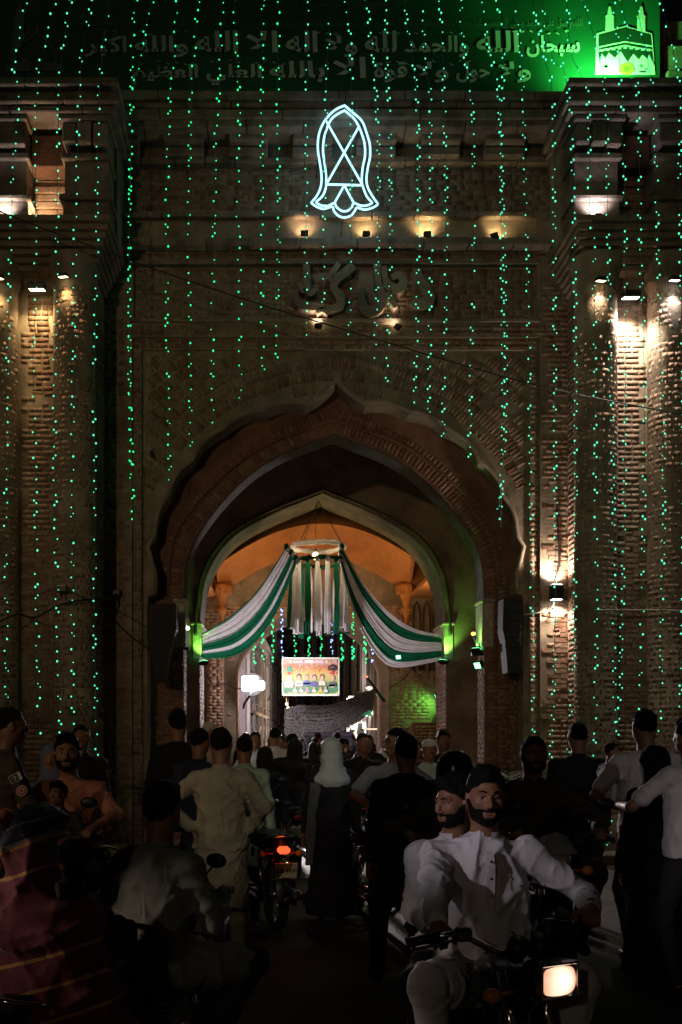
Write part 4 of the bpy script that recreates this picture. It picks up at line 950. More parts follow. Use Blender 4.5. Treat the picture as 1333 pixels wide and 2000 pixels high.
for k in range(18):     # hanging ribbons
    a = 2 * PI * k / 18 + .1; cx_, cy_ = RX + .50 * math.cos(a), RY + .50 * math.sin(a)
    ztop = RZ2 - .05; zb = W(0, random.uniform(1222, 1243), 18.0)[1] + (0 if k % 3 else -.03); wd = .115
    ta = Vector((-math.sin(a), math.cos(a))); na = Vector((math.cos(a), math.sin(a))); ph = random.uniform(0, 6)
    def rib(u, v):
        s_ = (u - .5) * wd * (.55 + .45 * min(1, v * 5)) * (1 + .12 * math.sin(v * 9 + ph)); d_ = .034 * math.sin(u * 4 * PI + ph) * (.4 + v) + .03 * math.sin(v * 3 + ph) * v
        return (cx_ + ta.x * s_ + na.x * d_, cy_ + ta.y * s_ + na.y * d_, ztop + (zb - ztop) * v - .012 * math.sin(u * 7 + ph) * (v > .98))
    m_ = M_CWH if k % 3 else M_CGR
    mb = MB(); mb.grid(rib, 12, 18); o = RB(mb, 'ribbon', m_, 'white ribbon' if k % 3 else 'green ribbon')
    mb = MB(); mb.ell((cx_, cy_, ztop + .03), (.045, .045, .05), 8, 6); mb.ell((cx_ + ta.x * .02, cy_ + ta.y * .02, ztop + .075), (.03, .04, .03), 8, 6); RB(mb, 'knot', m_)
def crv(P, n=24):
    V = cat_pts([Vector((a, b, 0)) for a, b in P], 8); out = []
    L = [0]; 
    for i in range(1, len(V)): L.append(L[-1] + (V[i] - V[i - 1]).length)
    for k in range(n + 1):
        t = L[-1] * k / n; j = max(i for i in range(len(L)) if L[i] <= t + 1e-9); j = min(j, len(V) - 2)
        f = (t - L[j]) / max(L[j + 1] - L[j], 1e-6); out.append(V[j].lerp(V[j + 1], f))
    return out
def swag(top, bot, f0, f1, m_, side, lab, y0=0, seed=0):
    n = 30; Tp, Bt = crv(top, n), crv(bot, n)
    def fn(u, v):
        i = int(round(u * n)); q = f0 + (f1 - f0) * v; p = Tp[i].lerp(Bt[i], q)
        fold = (.050 * (1 - abs(math.sin(q * 15 + 2.2 * math.sin(u * 2 + seed) + seed))) ** 1.6 + .035 * math.sin(q * 37 + 3 * math.sin(u * 1.7 + seed)) + .022 * math.sin(q * 83 + u * 4)) * (1 - .25 * u)
        Y = RY - .35 * (1 - u) + (17.52 - RY + .35) * 0 * u - .12 * math.sin(PI * u) + fold + y0 * math.sin(PI * min(u * 1.2, 1)) + (-.15 * u)
        x, z = W(p.x, p.y, Y); return (x, Y, z)
    mb = MB(); mb.grid(fn, n, max(10, int(80 * (f1 - f0)))); o = RB(mb, 'swag', m_, lab)
LT = [(560, 1068), (535, 1110), (500, 1160), (455, 1203), (420, 1225), (394, 1240)]; LB = [(582, 1095), (565, 1140), (535, 1205), (498, 1255), (455, 1282), (394, 1287)]
RT_ = [(668, 1068), (690, 1105), (720, 1152), (765, 1200), (810, 1228), (863, 1240)]; RB_ = [(664, 1095), (676, 1150), (698, 1215), (735, 1278), (775, 1304), (863, 1290)]
for f0, f1, m_, l in ((-.03, .02, M_CGR, 'thin green top edge of left swag'), (.02, .44, M_CWH, 'wide white left swag'), (.44, .68, M_CGR, 'green left swag'), (.68, .80, M_CWH, 'narrow white left swag'), (.80, 1.0, M_CGR, 'lowest green left swag')): swag(LT, LB, f0, f1, m_, -1, l, seed=f0 * 9)
for f0, f1, m_, l in ((0, .10, M_CWH, 'thin white top edge of right swag'), (.10, .30, M_CGR, 'upper green right swag'), (.30, .62, M_CWH, 'wide white right swag'), (.62, .86, M_CGR, 'lower green right swag'), (.86, 1.0, M_CWH, 'lowest white right swag')): swag(RT_, RB_, f0, f1, m_, 1, l, seed=f0 * 7 + 1)
for s, T0, B0 in ((-1, LT[0], LB[0]), (1, RT_[0], RB_[0])):
    for k in range(6):
        f = k / 5; x, z = W(T0[0] + (B0[0] - T0[0]) * f, T0[1] + (B0[1] - T0[1]) * f, RY - .35); mb = MB(); mb.ell((x, RY - .36, z), (.05, .05, .06), 8, 6); RB(mb, 'knot', M_CWH if k % 2 else M_CGR)

# ================================================================= GREETING BANNER OVER THE STREET
QY = 24.7
def bq(a, b): return W(540 + a / 9.521, 1270 + b / 9.521, QY)
x0, z0 = bq(115, 840); x1, z1 = bq(1165, 145)
pb = empty('street_banner', ((x0 + x1) / 2, QY, z0), 0, 'printed orange and green greeting banner with rows of portraits hanging over the street', 'banner')
PI_ = Matrix.Translation(-Vector(pb.location))
def pbm():
    m = bpy.data.materials.new('banner_print'); m.use_nodes = True; N = m.node_tree.nodes; L = m.node_tree.links; b = N['Principled BSDF']; b.inputs['Roughness'].default_value = .5
    tc = N.new('ShaderNodeTexCoord'); sp = N.new('ShaderNodeSeparateXYZ'); L.new(tc.outputs['Generated'], sp.inputs[0]); n = N.new('ShaderNodeTexNoise'); n.inputs['Scale'].default_value = 7; L.new(tc.outputs['Generated'], n.inputs['Vector'])
    ad = N.new('ShaderNodeMath'); ad.operation = 'MULTIPLY_ADD'; L.new(n.outputs[0], ad.inputs[0]); ad.inputs[1].default_value = .22; L.new(sp.outputs[2], ad.inputs[2])
    cr = N.new('ShaderNodeValToRGB'); e = cr.color_ramp.elements; e[0].position = .12; e[0].color = (.62, .60, .20, 1); e[1].position = .98; e[1].color = (.55, .36, .30, 1)
    for p, c in ((.2, (.06, .22, .12)), (.42, (.12, .34, .14)), (.6, (.55, .50, .16)), (.78, (.62, .32, .12)), (.9, (.45, .17, .10))): q = e.new(p); q.color = (*c, 1)
    L.new(ad.outputs[0], cr.inputs[0]); L.new(cr.outputs[0], b.inputs['Base Color']); return m
mb = MB(); mb.grid(lambda u, v: (x0 + (x1 - x0) * u - .02 * v * (u < .5), QY + .015 * math.sin(u * 9) * (1 - v), z0 + (z1 - z0) * v), 16, 6); o = mb.build('cloth', pbm(), pb); o.matrix_parent_inverse = PI_
mb = MB()
for a, b, c, d in ((x0, x1, z0 - .012, z0 + .025), (x0, x1, z1 - .02, z1 + .012), (x0 - .01, x0 + .015, z0, z1), (x1 - .015, x1 + .01, z0, z1)): mb.bx(a, b, QY - .03, QY - .02, c, d)
o = mb.build('hem', M_BWH, pb); o.matrix_parent_inverse = PI_
pc = {}
def pp(name, pts, col, lay=0):
    key = 'print_%d_%d_%d' % tuple(int(c * 99) for c in col); m_ = mat(key, col, .5); mb = MB(); mb.prism([bq(a, b) for a, b in pts], [], QY - .036 - lay * .006, QY - .032 - lay * .006); o = mb.build(name, m_, pb); o.matrix_parent_inverse = PI_
def disc(cx, cy, rx, ry, n=14, a0=0, a1=2 * PI): return [(cx + rx * math.cos(t), cy + ry * math.sin(t)) for t in [a0 + (a1 - a0) * k / n for k in range(n)]]
def portrait(cx, cy, s, coat, hair, skin=(.62, .40, .30)):
    pp('printed_portrait', [(cx - 75 * s, cy + 165 * s), (cx - 70 * s, cy + 95 * s), (cx - 30 * s, cy + 65 * s), (cx + 30 * s, cy + 65 * s), (cx + 70 * s, cy + 95 * s), (cx + 75 * s, cy + 165 * s)], coat, 0)
    pp('printed_portrait', disc(cx, cy - 8 * s, 46 * s, 60 * s), hair, 0); pp('printed_portrait', disc(cx, cy + 12 * s, 38 * s, 50 * s), skin, 1)
pp('printed_scroll', [(320, 195), (500, 190), (498, 232), (325, 236)], (.62, .55, .62)); pp('printed_scroll', [(700, 190), (885, 190), (882, 236), (705, 234)], (.62, .55, .62)); pp('printed_scroll', [(525, 210), (560, 180), (690, 178), (700, 215), (690, 238), (530, 236)], (.78, .68, .62))
for cx in (265, 930): pp('printed_seal', disc(cx, 212, 30, 32), (.70, .60, .40))
pp('printed_dome', disc(240, 400, 58, 100, 12, PI, 2 * PI) + [(298, 400)], (.03, .32, .22)); 
for cx, cy, r in ((240, 430, 34), (200, 440, 24), (280, 440, 22), (1045, 420, 42), (990, 430, 30), (1095, 430, 30)): pp('printed_flower', disc(cx, cy, r, r * .8, 10), (.62, .08, .06) if r > 30 else (.72, .30, .24), 1)
pp('printed_shrine', [(960, 300), (1045, 258), (1125, 300), (1128, 345), (1045, 300), (958, 345)], (.03, .025, .04)); pp('printed_shrine', [(958, 350), (1045, 320), (1128, 350), (1130, 375), (1105, 365), (1085, 385), (1065, 362), (1045, 395), (1025, 362), (1005, 385), (985, 365), (958, 375)], (.03, .025, .04), 1)
for cx in (998, 1115): pp('printed_minaret', [(cx - 14, 250), (cx - 10, 190), (cx, 165), (cx + 10, 190), (cx + 14, 250)], (.62, .45, .36))
pp('printed_figure', [(160, 690), (150, 600), (190, 560), (190, 500), (240, 470), (285, 500), (290, 560), (325, 610), (310, 690)], (.80, .76, .66))
random.seed(4)
for k in range(26):
    a = random.uniform(300, 860); b = random.uniform(270, 390); s = random.uniform(8, 22); pp('printed_lettering', [(a, b), (a + s, b - s * 1.2), (a + s + 7, b - s), (a + 9, b + 8), (a + 20, b + 16), (a - 4, b + 12)], random.choice(((.78, .72, .66), (.70, .30, .10), (.75, .62, .2))))
for cx, cy, s, coat, hr in ((420, 505, 1, (.74, .70, .68), (.04, .03, .03)), (568, 505, .9, (.10, .12, .42), (.3, .25, .2)), (705, 515, .95, (.12, .10, .30), (.14, .07, .25)), (850, 505, .9, (.66, .58, .46), (.10, .08, .06)), (1042, 520, .95, (.10, .13, .16), (.5, .34, .25))): portrait(cx, cy, s, coat, hr)
for k, cx in enumerate((345, 465, 578, 700, 822, 918)): portrait(cx, 695, .52, ((.7, .66, .68), (.68, .6, .6), (.5, .3, .5), (.66, .6, .58), (.70, .55, .12), (.6, .62, .64))[k], (.06, .04, .04))
pp('printed_label', [(975, 640), (1100, 632), (1080, 690), (990, 692)], (.72, .62, .58)); pp('printed_label', [(505, 610), (630, 606), (628, 634), (510, 638)], (.74, .66, .72)); pp('printed_label', [(370, 620), (480, 616), (478, 636), (372, 640)], (.74, .66, .6))
for s in (0, 1):
    mb = MB(); xx = (x0, x1)[s]; mb.tube([(xx, QY, z1), (xx + (.25 if s else -.25), QY - .1, z1 + .9)], .006, 4); o = mb.build('cord', M_CABLE, pb); o.matrix_parent_inverse = PI_

# ================================================================= THE STREET BEYOND
M_GRYW = mat('street_wall_grey', (.24, .20, .20), .9, var=.35, scale=1.2, bump=.5, bscale=18)
M_CRM = mat('street_wall_cream', (.42, .38, .27), .9, var=.3, scale=1.2, bump=.5, bscale=18)
M_WOOD = mat('old_wood', (.10, .065, .04), .8, var=.3, scale=6, bump=.4, bscale=40)
M_SHUT = mat('dark_opening', (.02, .018, .018), .8)
M_TRIM = mat('plaster_trim', (.36, .32, .30), .85, var=.2, scale=4)
def street_house(name, label, P0, P1, h, wallm, bays, storeys, depth=4, side=1, winh=.9, trimm=M_TRIM, arch=True, zb=None):
    """row house whose street front runs from P0 to P1 (x, y)"""
    a = Vector((P0[0], P0[1], 0)); b = Vector((P1[0], P1[1], 0)); d = (b - a); L = d.length; d.normalize(); n = Vector((d.y, -d.x, 0)) * side
    t = empty(name, a, 0, label, 'house')
    M = Matrix([[d[i], -n[i], (0, 0, 1)[i]] for i in range(3)]).to_4x4()
    def at(mb, nm, m_, par=None): o = mb.build(nm, m_, par or t); 
    def P(mb): mb.v = [tuple(M @ Vector(p)) for p in mb.v]; return mb
    mb = MB(); mb.bx(0, L, 0, depth, 0, h); P(mb).build('wall', wallm, t)
    mb = MB(); mb.bx(-.05, L + .05, -.16, depth, h, h + .16, .02); mb.bx(0, L, -.09, 0, h - .22, h - .04, .02); P(mb).build('cornice', trimm, t)
    for k in range(1, storeys): mb = MB(); z = h * k / storeys; mb.bx(0, L, -.08, 0, z - .05, z + .05, .01); P(mb).build('string_course', trimm, t)
    for k in range(bays):
        xc = L * (k + .5) / bays; w_ = L / bays * .26
        for s_ in range(storeys):
            zc = h * (s_ + .12) / storeys; hh = h / storeys * (.66 if s_ else .72)
            mb = MB(); pr = [(xc - w_, zc), (xc + w_, zc), (xc + w_, zc + hh * .8), (xc + w_ * .7, zc + hh * .93), (xc, zc + hh), (xc - w_ * .7, zc + hh * .93), (xc - w_, zc + hh * .8)]
            mb.prism(pr, [], -.03, 0.0); o = P(mb).build('window' if s_ else 'shopfront', M_SHUT if s_ or k % 2 else M_WOOD, t)
            mb = MB(); mb.tube([(x_, -.04, z_) for x_, z_ in pr], .05, 5, closed=True); P(mb).build('frame', trimm, o)
            mb = MB(); mb.bx(xc - .02, xc + .02, -.06, -.03, zc, zc + hh * .9); mb.bx(xc - w_, xc + w_, -.06, -.03, zc + hh * .5, zc + hh * .54); P(mb).build('glazing_bar', M_WOOD, o)
        mb = MB(); mb.bx(L * k / bays - .09, L * k / bays + .09, -.10, 0, 0, h - .2, .02); P(mb).build('pilaster', trimm, t)
    return t
street_house('row_house', 'long grey arcaded house front running down the left side of the street', (-.62, 25.0), (.12, 42), 4.6, M_GRYW, 8, 2, 4, 1)
street_house('row_house', 'farther grey house on the left side of the street behind the banner', (.15, 42.5), (1.1, 62), 6.4, M_GRYW, 6, 3, 4, 1)
street_house('row_house', 'cream plastered house with tall windows on the right side of the street', (3.32, 27.5), (3.30, 43), 5.9, M_CRM, 4, 2, 4, -1)
street_house('row_house', 'stepped cream house farther down the right side of the street', (3.28, 43.5), (3.15, 62), 8.2, M_CRM, 5, 3, 4, -1)
street_house('row_house', 'narrow brown house closing the far end of the street', (2.0, 66), (3.7, 66), 9.2, M_CRM, 2, 4, 3, 1)
street_house('row_house', 'dim brown house with wide eaves closing the street behind the banner', (-.6, 70), (2.6, 70), 8.6, M_REDW, 4, 4, 3, 1)
# tinsel canopy
GA = (.42, 27.5); GB = (2.95, 27.5)
tt = empty('tinsel_canopy', (1.6, 30, 3), 0, 'glittering silver tinsel net sagging across the street beyond the gate', 'canopy')
TI = Matrix.Translation((-1.6, -30, -3))
def tin(u, v):
    zt = W(560 + 175 * u, 1384 - 40 * u, 29)[1]; x = W(557, 0, 29)[0] + (W(737, 0, 29)[0] - W(557, 0, 29)[0]) * u
    zl = W(0, 1436 + 8 * math.sin(u * 3) - 52 * u ** 2.2, 29)[1]
    top = zt + .05 * math.sin(u * 9) - .16 * math.sin(PI * u)
    return Vector((x, 29 + 1.3 * v, top + (zl - top) * v - .12 * math.sin(PI * v) * math.sin(PI * u) + .03 * math.sin(v * 60 + 4 * u)))
M_TIN = mat('silver_tinsel', (.85, .80, .83), .5, metal=.2, var=.5, scale=40)
M_NET = mat('tinsel_net', (.24, .20, .22), .6, metal=.2, var=.6, scale=60, bump=1, bscale=120)
mb = MB(); mb.grid(tin, 40, 24); o = mb.build('net', M_NET, tt); o.matrix_parent_inverse = TI
mb = MB(); random.seed(11)
for k in range(26):
    v = k / 25; P = [tin(u / 24, v) + Vector((0, 0, -.02 + .02 * math.sin(u * 2.7 + k))) for u in range(25)]; mb.tube(P, .012, 4, caps=False)
for k in range(5200):
    p = tin(random.random(), random.random()) + Vector((0, -.02, random.uniform(-.06, .02))); a = random.uniform(0, PI); b = random.uniform(-.8, .8); s_ = random.uniform(.012, .026)
    d1 = Vector((math.cos(a), 0, math.sin(a))) * s_; d2 = Vector((-math.sin(a) * math.cos(b), math.sin(b), math.cos(a) * math.cos(b))) * s_ * .5; mb.add([p - d1 - d2, p + d1 - d2, p + d1 + d2, p - d1 + d2], [(0, 1, 2, 3)])
for k in range(46):
    u = k / 45; p = tin(u, 0); mb.tube([p, p + Vector((.01, -.02, -random.uniform(.12, .38)))], .010, 4, caps=False)
o = mb.build('tinsel', M_TIN, tt); o['kind'] = 'stuff'; o.matrix_parent_inverse = TI
# lit stalls and signs along the right side
x, z = W(713, 1393, 30); t = empty('shop_sign', (x, 30, z), 0, 'small lit green shop sign at the right of the street', 'sign')
mb = MB(); mb.bx(-.20, .20, -.02, .04, -.07, .07, .01); mb.build('board', mat('sign_green', (.03, .35, .15), .5, emit=(.05, .5, .2), estr=.6), t)
mb = MB()
for k in range(6): mb.bx(-.16 + k * .055, -.125 + k * .055, -.032, -.022, -.03 + .015 * (k % 2), .03)
mb.build('lettering', M_BWH, t)
x, z = W(726, 1424, 27); t = empty('stall_awning', (x, 27, z), 0, 'pale tube-lit edge of a stall awning over the crowd at the right of the street', 'stall')
mb = MB(); mb.tube([(-.22, 0, 0), (.16, 0, 0), (.2, 0, -.05), (.2, 0, -.35)], .022, 8); mb.build('tube_light', emi('stall_tube', (1, .72, .52), 1.3), t); mb = MB(); mb.bx(-.24, .25, .02, .6, -.02, .02); mb.build('roof', M_METAL, t); mb = MB(); mb.tube([(.2, .3, 0), (.2, .3, -z)], .02, 6); mb.build('post', M_METAL, t)
x, z = W(703, 1402, 34); t = empty('lit_shopfront', (x, 34, 0), 0, 'brightly lit shopfront seen between the crowd and the tinsel net', 'shop')
mb = MB(); mb.bx(-.45, .22, 0, .1, 1.6, 2.95); mb.build('back_wall', mat('shop_white', (.7, .66, .6), .7, var=.5, scale=9), t)
random.seed(3)
for k in range(16):
    mb = MB(); a = random.uniform(-.42, .08); b = random.uniform(1.7, 2.8); mb.bx(a, a + random.uniform(.05, .16), -.12, -.02, b, b + random.uniform(.06, .25), .01); mb.build('goods', random.choice((CHR[0], CHR[1], M_BWH, M_WOOD)) if 'CHR' in globals() else random.choice((M_BWH, M_WOOD, M_SHUT, M_GREENISH)), t)
mb = MB(); mb.tube([(-.4, -.3, 2.98), (.2, -.3, 2.98)], .03, 6); mb.build('tube_light', M_WHITEB, t)
lamp('POINT', (x, 33.4, 2.8), 220, (1, .93, .88), None, .2, parent=t)
for px, py, Y, lab in ((563, 1384, 30, 'warm round street bulb hanging below the banner'), (716, 1397, 33, 'white shop bulb beside the green sign'), (560, 1375, 34, 'faint warm bulb behind the left house front')):
    x, z = W(px, py, Y); t = empty('street_bulb', (x, Y, z), 0, lab, 'light bulb'); mb = MB(); r = .055 if Y == 30 else .04; mb.ell((0, 0, 0), r, 10, 8); mb.build('glass', M_WARMB if px < 600 else M_WHITEB, t); mb = MB(); mb.tube([(0, 0, r), (0, 0, r + .25), (-.3, 0, r + .3)], .01, 5); mb.build('cable', M_CABLE, t)
    lamp('POINT', (x, Y - .1, z), 60, (1, .6, .3) if px < 600 else WHITE, None, .06, parent=t)
x, z = W(700, 1330, 22.1); t = empty('tube_fixture', (W(735, 1347, 21.8)[0], 21.8, W(735, 1347, 21.8)[1]), 0, 'black tube fixture jutting diagonally from the right side of the rear arch', 'lamp')
mb = MB(); mb.tube([(-.20, 0, .26), (.20, .05, -.26)], .035, 8); mb.build('tube', M_BLACK, t); mb = MB(); mb.ell((-.20, -.02, .28), .022, 8, 6); mb.build('indicator', emi('red_dot', (1, .12, .04), 4), t)
mb = MB(); mb.tube([(.1, .02, -.13), (.16, .2, -.13)], .015, 6); mb.build('bracket', M_METAL, t)

# potted palms at the foot of the piers
M_LEAF = mat('palm_leaf', (.03, .07, .02), .6, var=.4, scale=10)
def palm(px, Y, h, lab, n=12):
    x = (px - VX) * Y / F; t = empty('potted_palm', (x, Y, 0), 0, lab, 'potted plant'); mb = MB(); mb.lathe([(.0, 0), (.16, 0), (.22, .34), (.24, .36), (.20, .36), (.19, .30), (0, .30)], n=16); mb.build('pot', M_REDW, t)
    for k in range(n):
        a = 2 * PI * k / n + random.uniform(-.2, .2); L = h * random.uniform(.7, 1); mb = MB(); P = []
        for i in range(11): q = i / 10; P.append(Vector((math.cos(a) * L * .62 * q, math.sin(a) * L * .62 * q, .3 + L * (1.5 * q - 1.0 * q * q))))
        mb.tube(P, [.008 * (1 - i / 12) for i in range(11)], 5)
        for i in range(2, 11):
            d = (P[i] - P[i - 1]).normalized(); sd = d.cross(Vector((0, 0, 1))).normalized(); ll = .26 * math.sin(PI * i / 12) + .05
            for s_ in (-1, 1):
                b = P[i]; e = b + (sd * s_ * .8 + d * .6).normalized() * ll + Vector((0, 0, -.05)); mb.add([b, b + d * .022, e], [(0, 1, 2)]); mb.add([b + d * .04, b + d * .062, e + d * .05], [(0, 1, 2)])
        mb.build('frond', M_LEAF, t)
palm(985, 13.3, 1.7, 'potted palm in front of the right jamb of the arch', 14); palm(925, 15.2, 1.1, 'low palm inside the archway by the right jamb'); palm(328, 13.3, 1.3, 'potted palm by the left jamb of the arch')
random.seed(5)
for k in range(26):   # scraps of paper on the road
    px = random.uniform(430, 800); Y = random.uniform(9, 19); x = (px - VX) * Y / F; s_ = random.uniform(.02, .05); a = random.uniform(0, 6); mb = MB()
    mb.add([(s_ * 1.4 * math.cos(a + q * PI / 2), s_ * math.sin(a + q * PI / 2), .006 + .008 * (q % 2)) for q in range(4)], [(0, 1, 2, 3)]); o = mb.build('paper_scrap', M_BWH); o.location = (x, Y, 0); tag(o, 'scrap of white paper lying on the road before the arch', 'litter', 'paper scraps on the road')
x, z = W(1108, 1686, 12.4); mb = MB(); mb.box((0, 0, .012), (.28, .16, .02), bev=.006); mb.box((.05, .01, .03), (.12, .1, .016), Matrix.Rotation(.3, 3, 'Z')); o = mb.build('plastic_bag', mat('green_plastic', (.2, .55, .42), .3)); o.location = (x, 12.35, 0); tag(o, 'flattened pale green plastic bag at the kerb of the right tower', 'litter')
# ================================================================= PEOPLE
class Field:
    def __init__(s, lo, hi, v):
        s.lo = np.array(lo, float); s.v = v; s.n = np.maximum(np.ceil((np.array(hi) - s.lo) / v).astype(int) + 1, 4)
        s.F = np.full(s.n, .2, np.float32)
    def region(s, lo, hi):
        a = np.maximum(np.floor((np.array(lo) - s.lo) / s.v).astype(int), 0); b = np.minimum(np.ceil((np.array(hi) - s.lo) / s.v).astype(int) + 1, s.n)
        if (b <= a).any(): return None
        sl = tuple(slice(i, j) for i, j in zip(a, b)); g = [(np.arange(i, j) * s.v + o).astype(np.float32) for i, j, o in zip(a, b, s.lo)]
        return sl, g[0][:, None, None], g[1][None, :, None], g[2][None, None, :]
    def put(s, r, d, k, sub=False):
        if sub:
            A = s.F[r]; h = np.maximum(k - np.abs(-d - A), 0) / k if k > 0 else 0; s.F[r] = np.maximum(A, -d) + h * h * k * .25; return
        A = s.F[r]; h = np.maximum(k - np.abs(d - A), 0) / k if k > 0 else 0; s.F[r] = np.minimum(A, d) - h * h * k * .25
    def cap(s, a, b, ra, rb, k=.02, sub=False, fl=None):
        a = np.array(a, float); b = np.array(b, float); m = max(ra, rb) + k + 2.5 * s.v
        q = s.region(np.minimum(a, b) - m, np.maximum(a, b) + m)
        if q is None: return s
        r, X, Y, Z = q; ab = b - a; L2 = max(float(ab @ ab), 1e-9)
        dx, dy, dz = X - a[0], Y - a[1], Z - a[2]
        t = np.clip((dx * ab[0] + dy * ab[1] + dz * ab[2]) / L2, 0, 1)
        d = np.sqrt((dx - t * ab[0]) ** 2 + (dy - t * ab[1]) ** 2 + (dz - t * ab[2]) ** 2) - (ra + (rb - ra) * t)
        s.put(r, d, k, sub); return s
    def ell(s, c, rr, k=.02, M=None, sub=False):
        c = np.array(c, float); rr = np.array(rr, float); m = rr.max() + k + 2.5 * s.v
        q = s.region(c - m, c + m)
        if q is None: return s
        r, X, Y, Z = q; dx, dy, dz = X - c[0], Y - c[1], Z - c[2]
        if M is not None: dx, dy, dz = (M[0][0] * dx + M[1][0] * dy + M[2][0] * dz), (M[0][1] * dx + M[1][1] * dy + M[2][1] * dz), (M[0][2] * dx + M[1][2] * dy + M[2][2] * dz)
        k0 = np.sqrt((dx / rr[0]) ** 2 + (dy / rr[1]) ** 2 + (dz / rr[2]) ** 2); k1 = np.sqrt((dx / rr[0] ** 2) ** 2 + (dy / rr[1] ** 2) ** 2 + (dz / rr[2] ** 2) ** 2)
        s.put(r, k0 * (k0 - 1) / np.maximum(k1, 1e-6), k, sub); return s
    def cone(s, secs, k=.02):
        """stack of elliptic sections (cx, cy, z, rx, ry), z rising or falling"""
        secs = sorted(secs, key=lambda q: q[2]); z = np.array([q[2] for q in secs]); m = k + 2.5 * s.v
        lo = (min(q[0] - q[3] for q in secs) - m, min(q[1] - q[4] for q in secs) - m, z[0] - m); hi = (max(q[0] + q[3] for q in secs) + m, max(q[1] + q[4] for q in secs) + m, z[-1] + m)
        qq = s.region(lo, hi)
        if qq is None: return s
        r, X, Y, Z = qq; I = lambda j: np.interp(Z, z, [q[j] for q in secs]).astype(np.float32)
        rx, ry = I(3), I(4); d = (np.sqrt(((X - I(0)) / rx) ** 2 + ((Y - I(1)) / ry) ** 2) - 1) * np.minimum(rx, ry)
        d = np.maximum(d, np.maximum(z[0] - Z, Z - z[-1])); s.put(r, d, k); return s
    def cut(s, n, d0):
        """remove the half space n.p > d0"""
        g = [(np.arange(k) * s.v + o).astype(np.float32) for k, o in zip(s.n, s.lo)]
        s.F = np.maximum(s.F, n[0] * g[0][:, None, None] + n[1] * g[1][None, :, None] + n[2] * g[2][None, None, :] - d0); return s
    def wrinkle(s, amp, fx, seed=0):
        g = [(np.arange(k) * s.v + o).astype(np.float32) for k, o in zip(s.n, s.lo)]; X, Y, Z = g[0][:, None, None], g[1][None, :, None], g[2][None, None, :]
        rs = np.random.default_rng(seed); P = rs.uniform(0, 6, 6)
        w = np.sin(X * fx * 1.0 + 2.2 * np.sin(Z * fx * .22 + P[0]) + P[1]) * np.sin(Y * fx * .8 + Z * fx * .15 + P[2]) + .7 * np.sin(Z * fx * .75 + 1.8 * np.sin(X * fx * .5 + P[3]) + X * fx * .9 + P[4]) * np.cos(Y * fx * .5 + P[5])
        s.F += (amp * w).astype(np.float32); return s
    def folds(s, amp, seed=0, n=5, f=15.0):
        """narrow creases in several directions, each fading in and out"""
        m = np.abs(s.F) < .06; ix = np.nonzero(m)
        if not len(ix[0]): return s
        x, y, z = [i.astype(np.float32) * s.v + o for i, o in zip(ix, s.lo)]; rs = np.random.default_rng(seed); acc = np.zeros(len(x), np.float32)
        for k in range(n):
            d = rs.normal(0, 1, 3); d[2] *= .75; d /= np.linalg.norm(d); e = rs.normal(0, 1, 3); e -= d * (e @ d); e /= np.linalg.norm(e); ff = f * rs.uniform(.7, 1.5); p = rs.uniform(0, 6, 4)
            u = x * d[0] + y * d[1] + z * d[2]; t = x * e[0] + y * e[1] + z * e[2]
            ph = u * ff + 1.1 * np.sin(t * 7 + p[0]) + .5 * np.sin(t * 17 + u * 9 + p[1]); mask = np.clip(.5 + np.sin(t * 9 + p[2]) * .8 + .5 * np.sin(u * 6 + p[3]), 0, 1)
            acc += (1 - np.abs(np.sin(ph))) ** 3 * mask
        s.F[m] -= amp * (acc - n * .12); return s
    def mesh(s, adapt=.0):
        g = openvdb.FloatGrid(.2); g.copyFromArray(np.ascontiguousarray(np.clip(s.F, -3 * s.v, 3 * s.v)).astype(np.float32), tolerance=0)
        g.background = 3 * s.v
        P, T, Q = g.convertToPolygons(isovalue=0.0, adaptivity=adapt)
        return P * s.v + s.lo, T, Q
def field_obj(name, fields, m_, parent, smooth=True, adapt=.0):
    Vs, lp, st, off, pos = [], [], [], 0, 0
    for f in fields:
        P, T, Q = f.mesh(adapt); Vs.append(P)
        if len(Q): q = Q[:, ::-1] + off; lp.append(q.ravel()); st.append(pos + np.arange(len(q)) * 4); pos += q.size
        if len(T): t = T[:, ::-1] + off; lp.append(t.ravel()); st.append(pos + np.arange(len(t)) * 3); pos += t.size
        off += len(P)
    if not lp: return None
    return mesh_np(name, np.concatenate(Vs), np.concatenate(lp), np.concatenate(st), m_, parent, smooth)

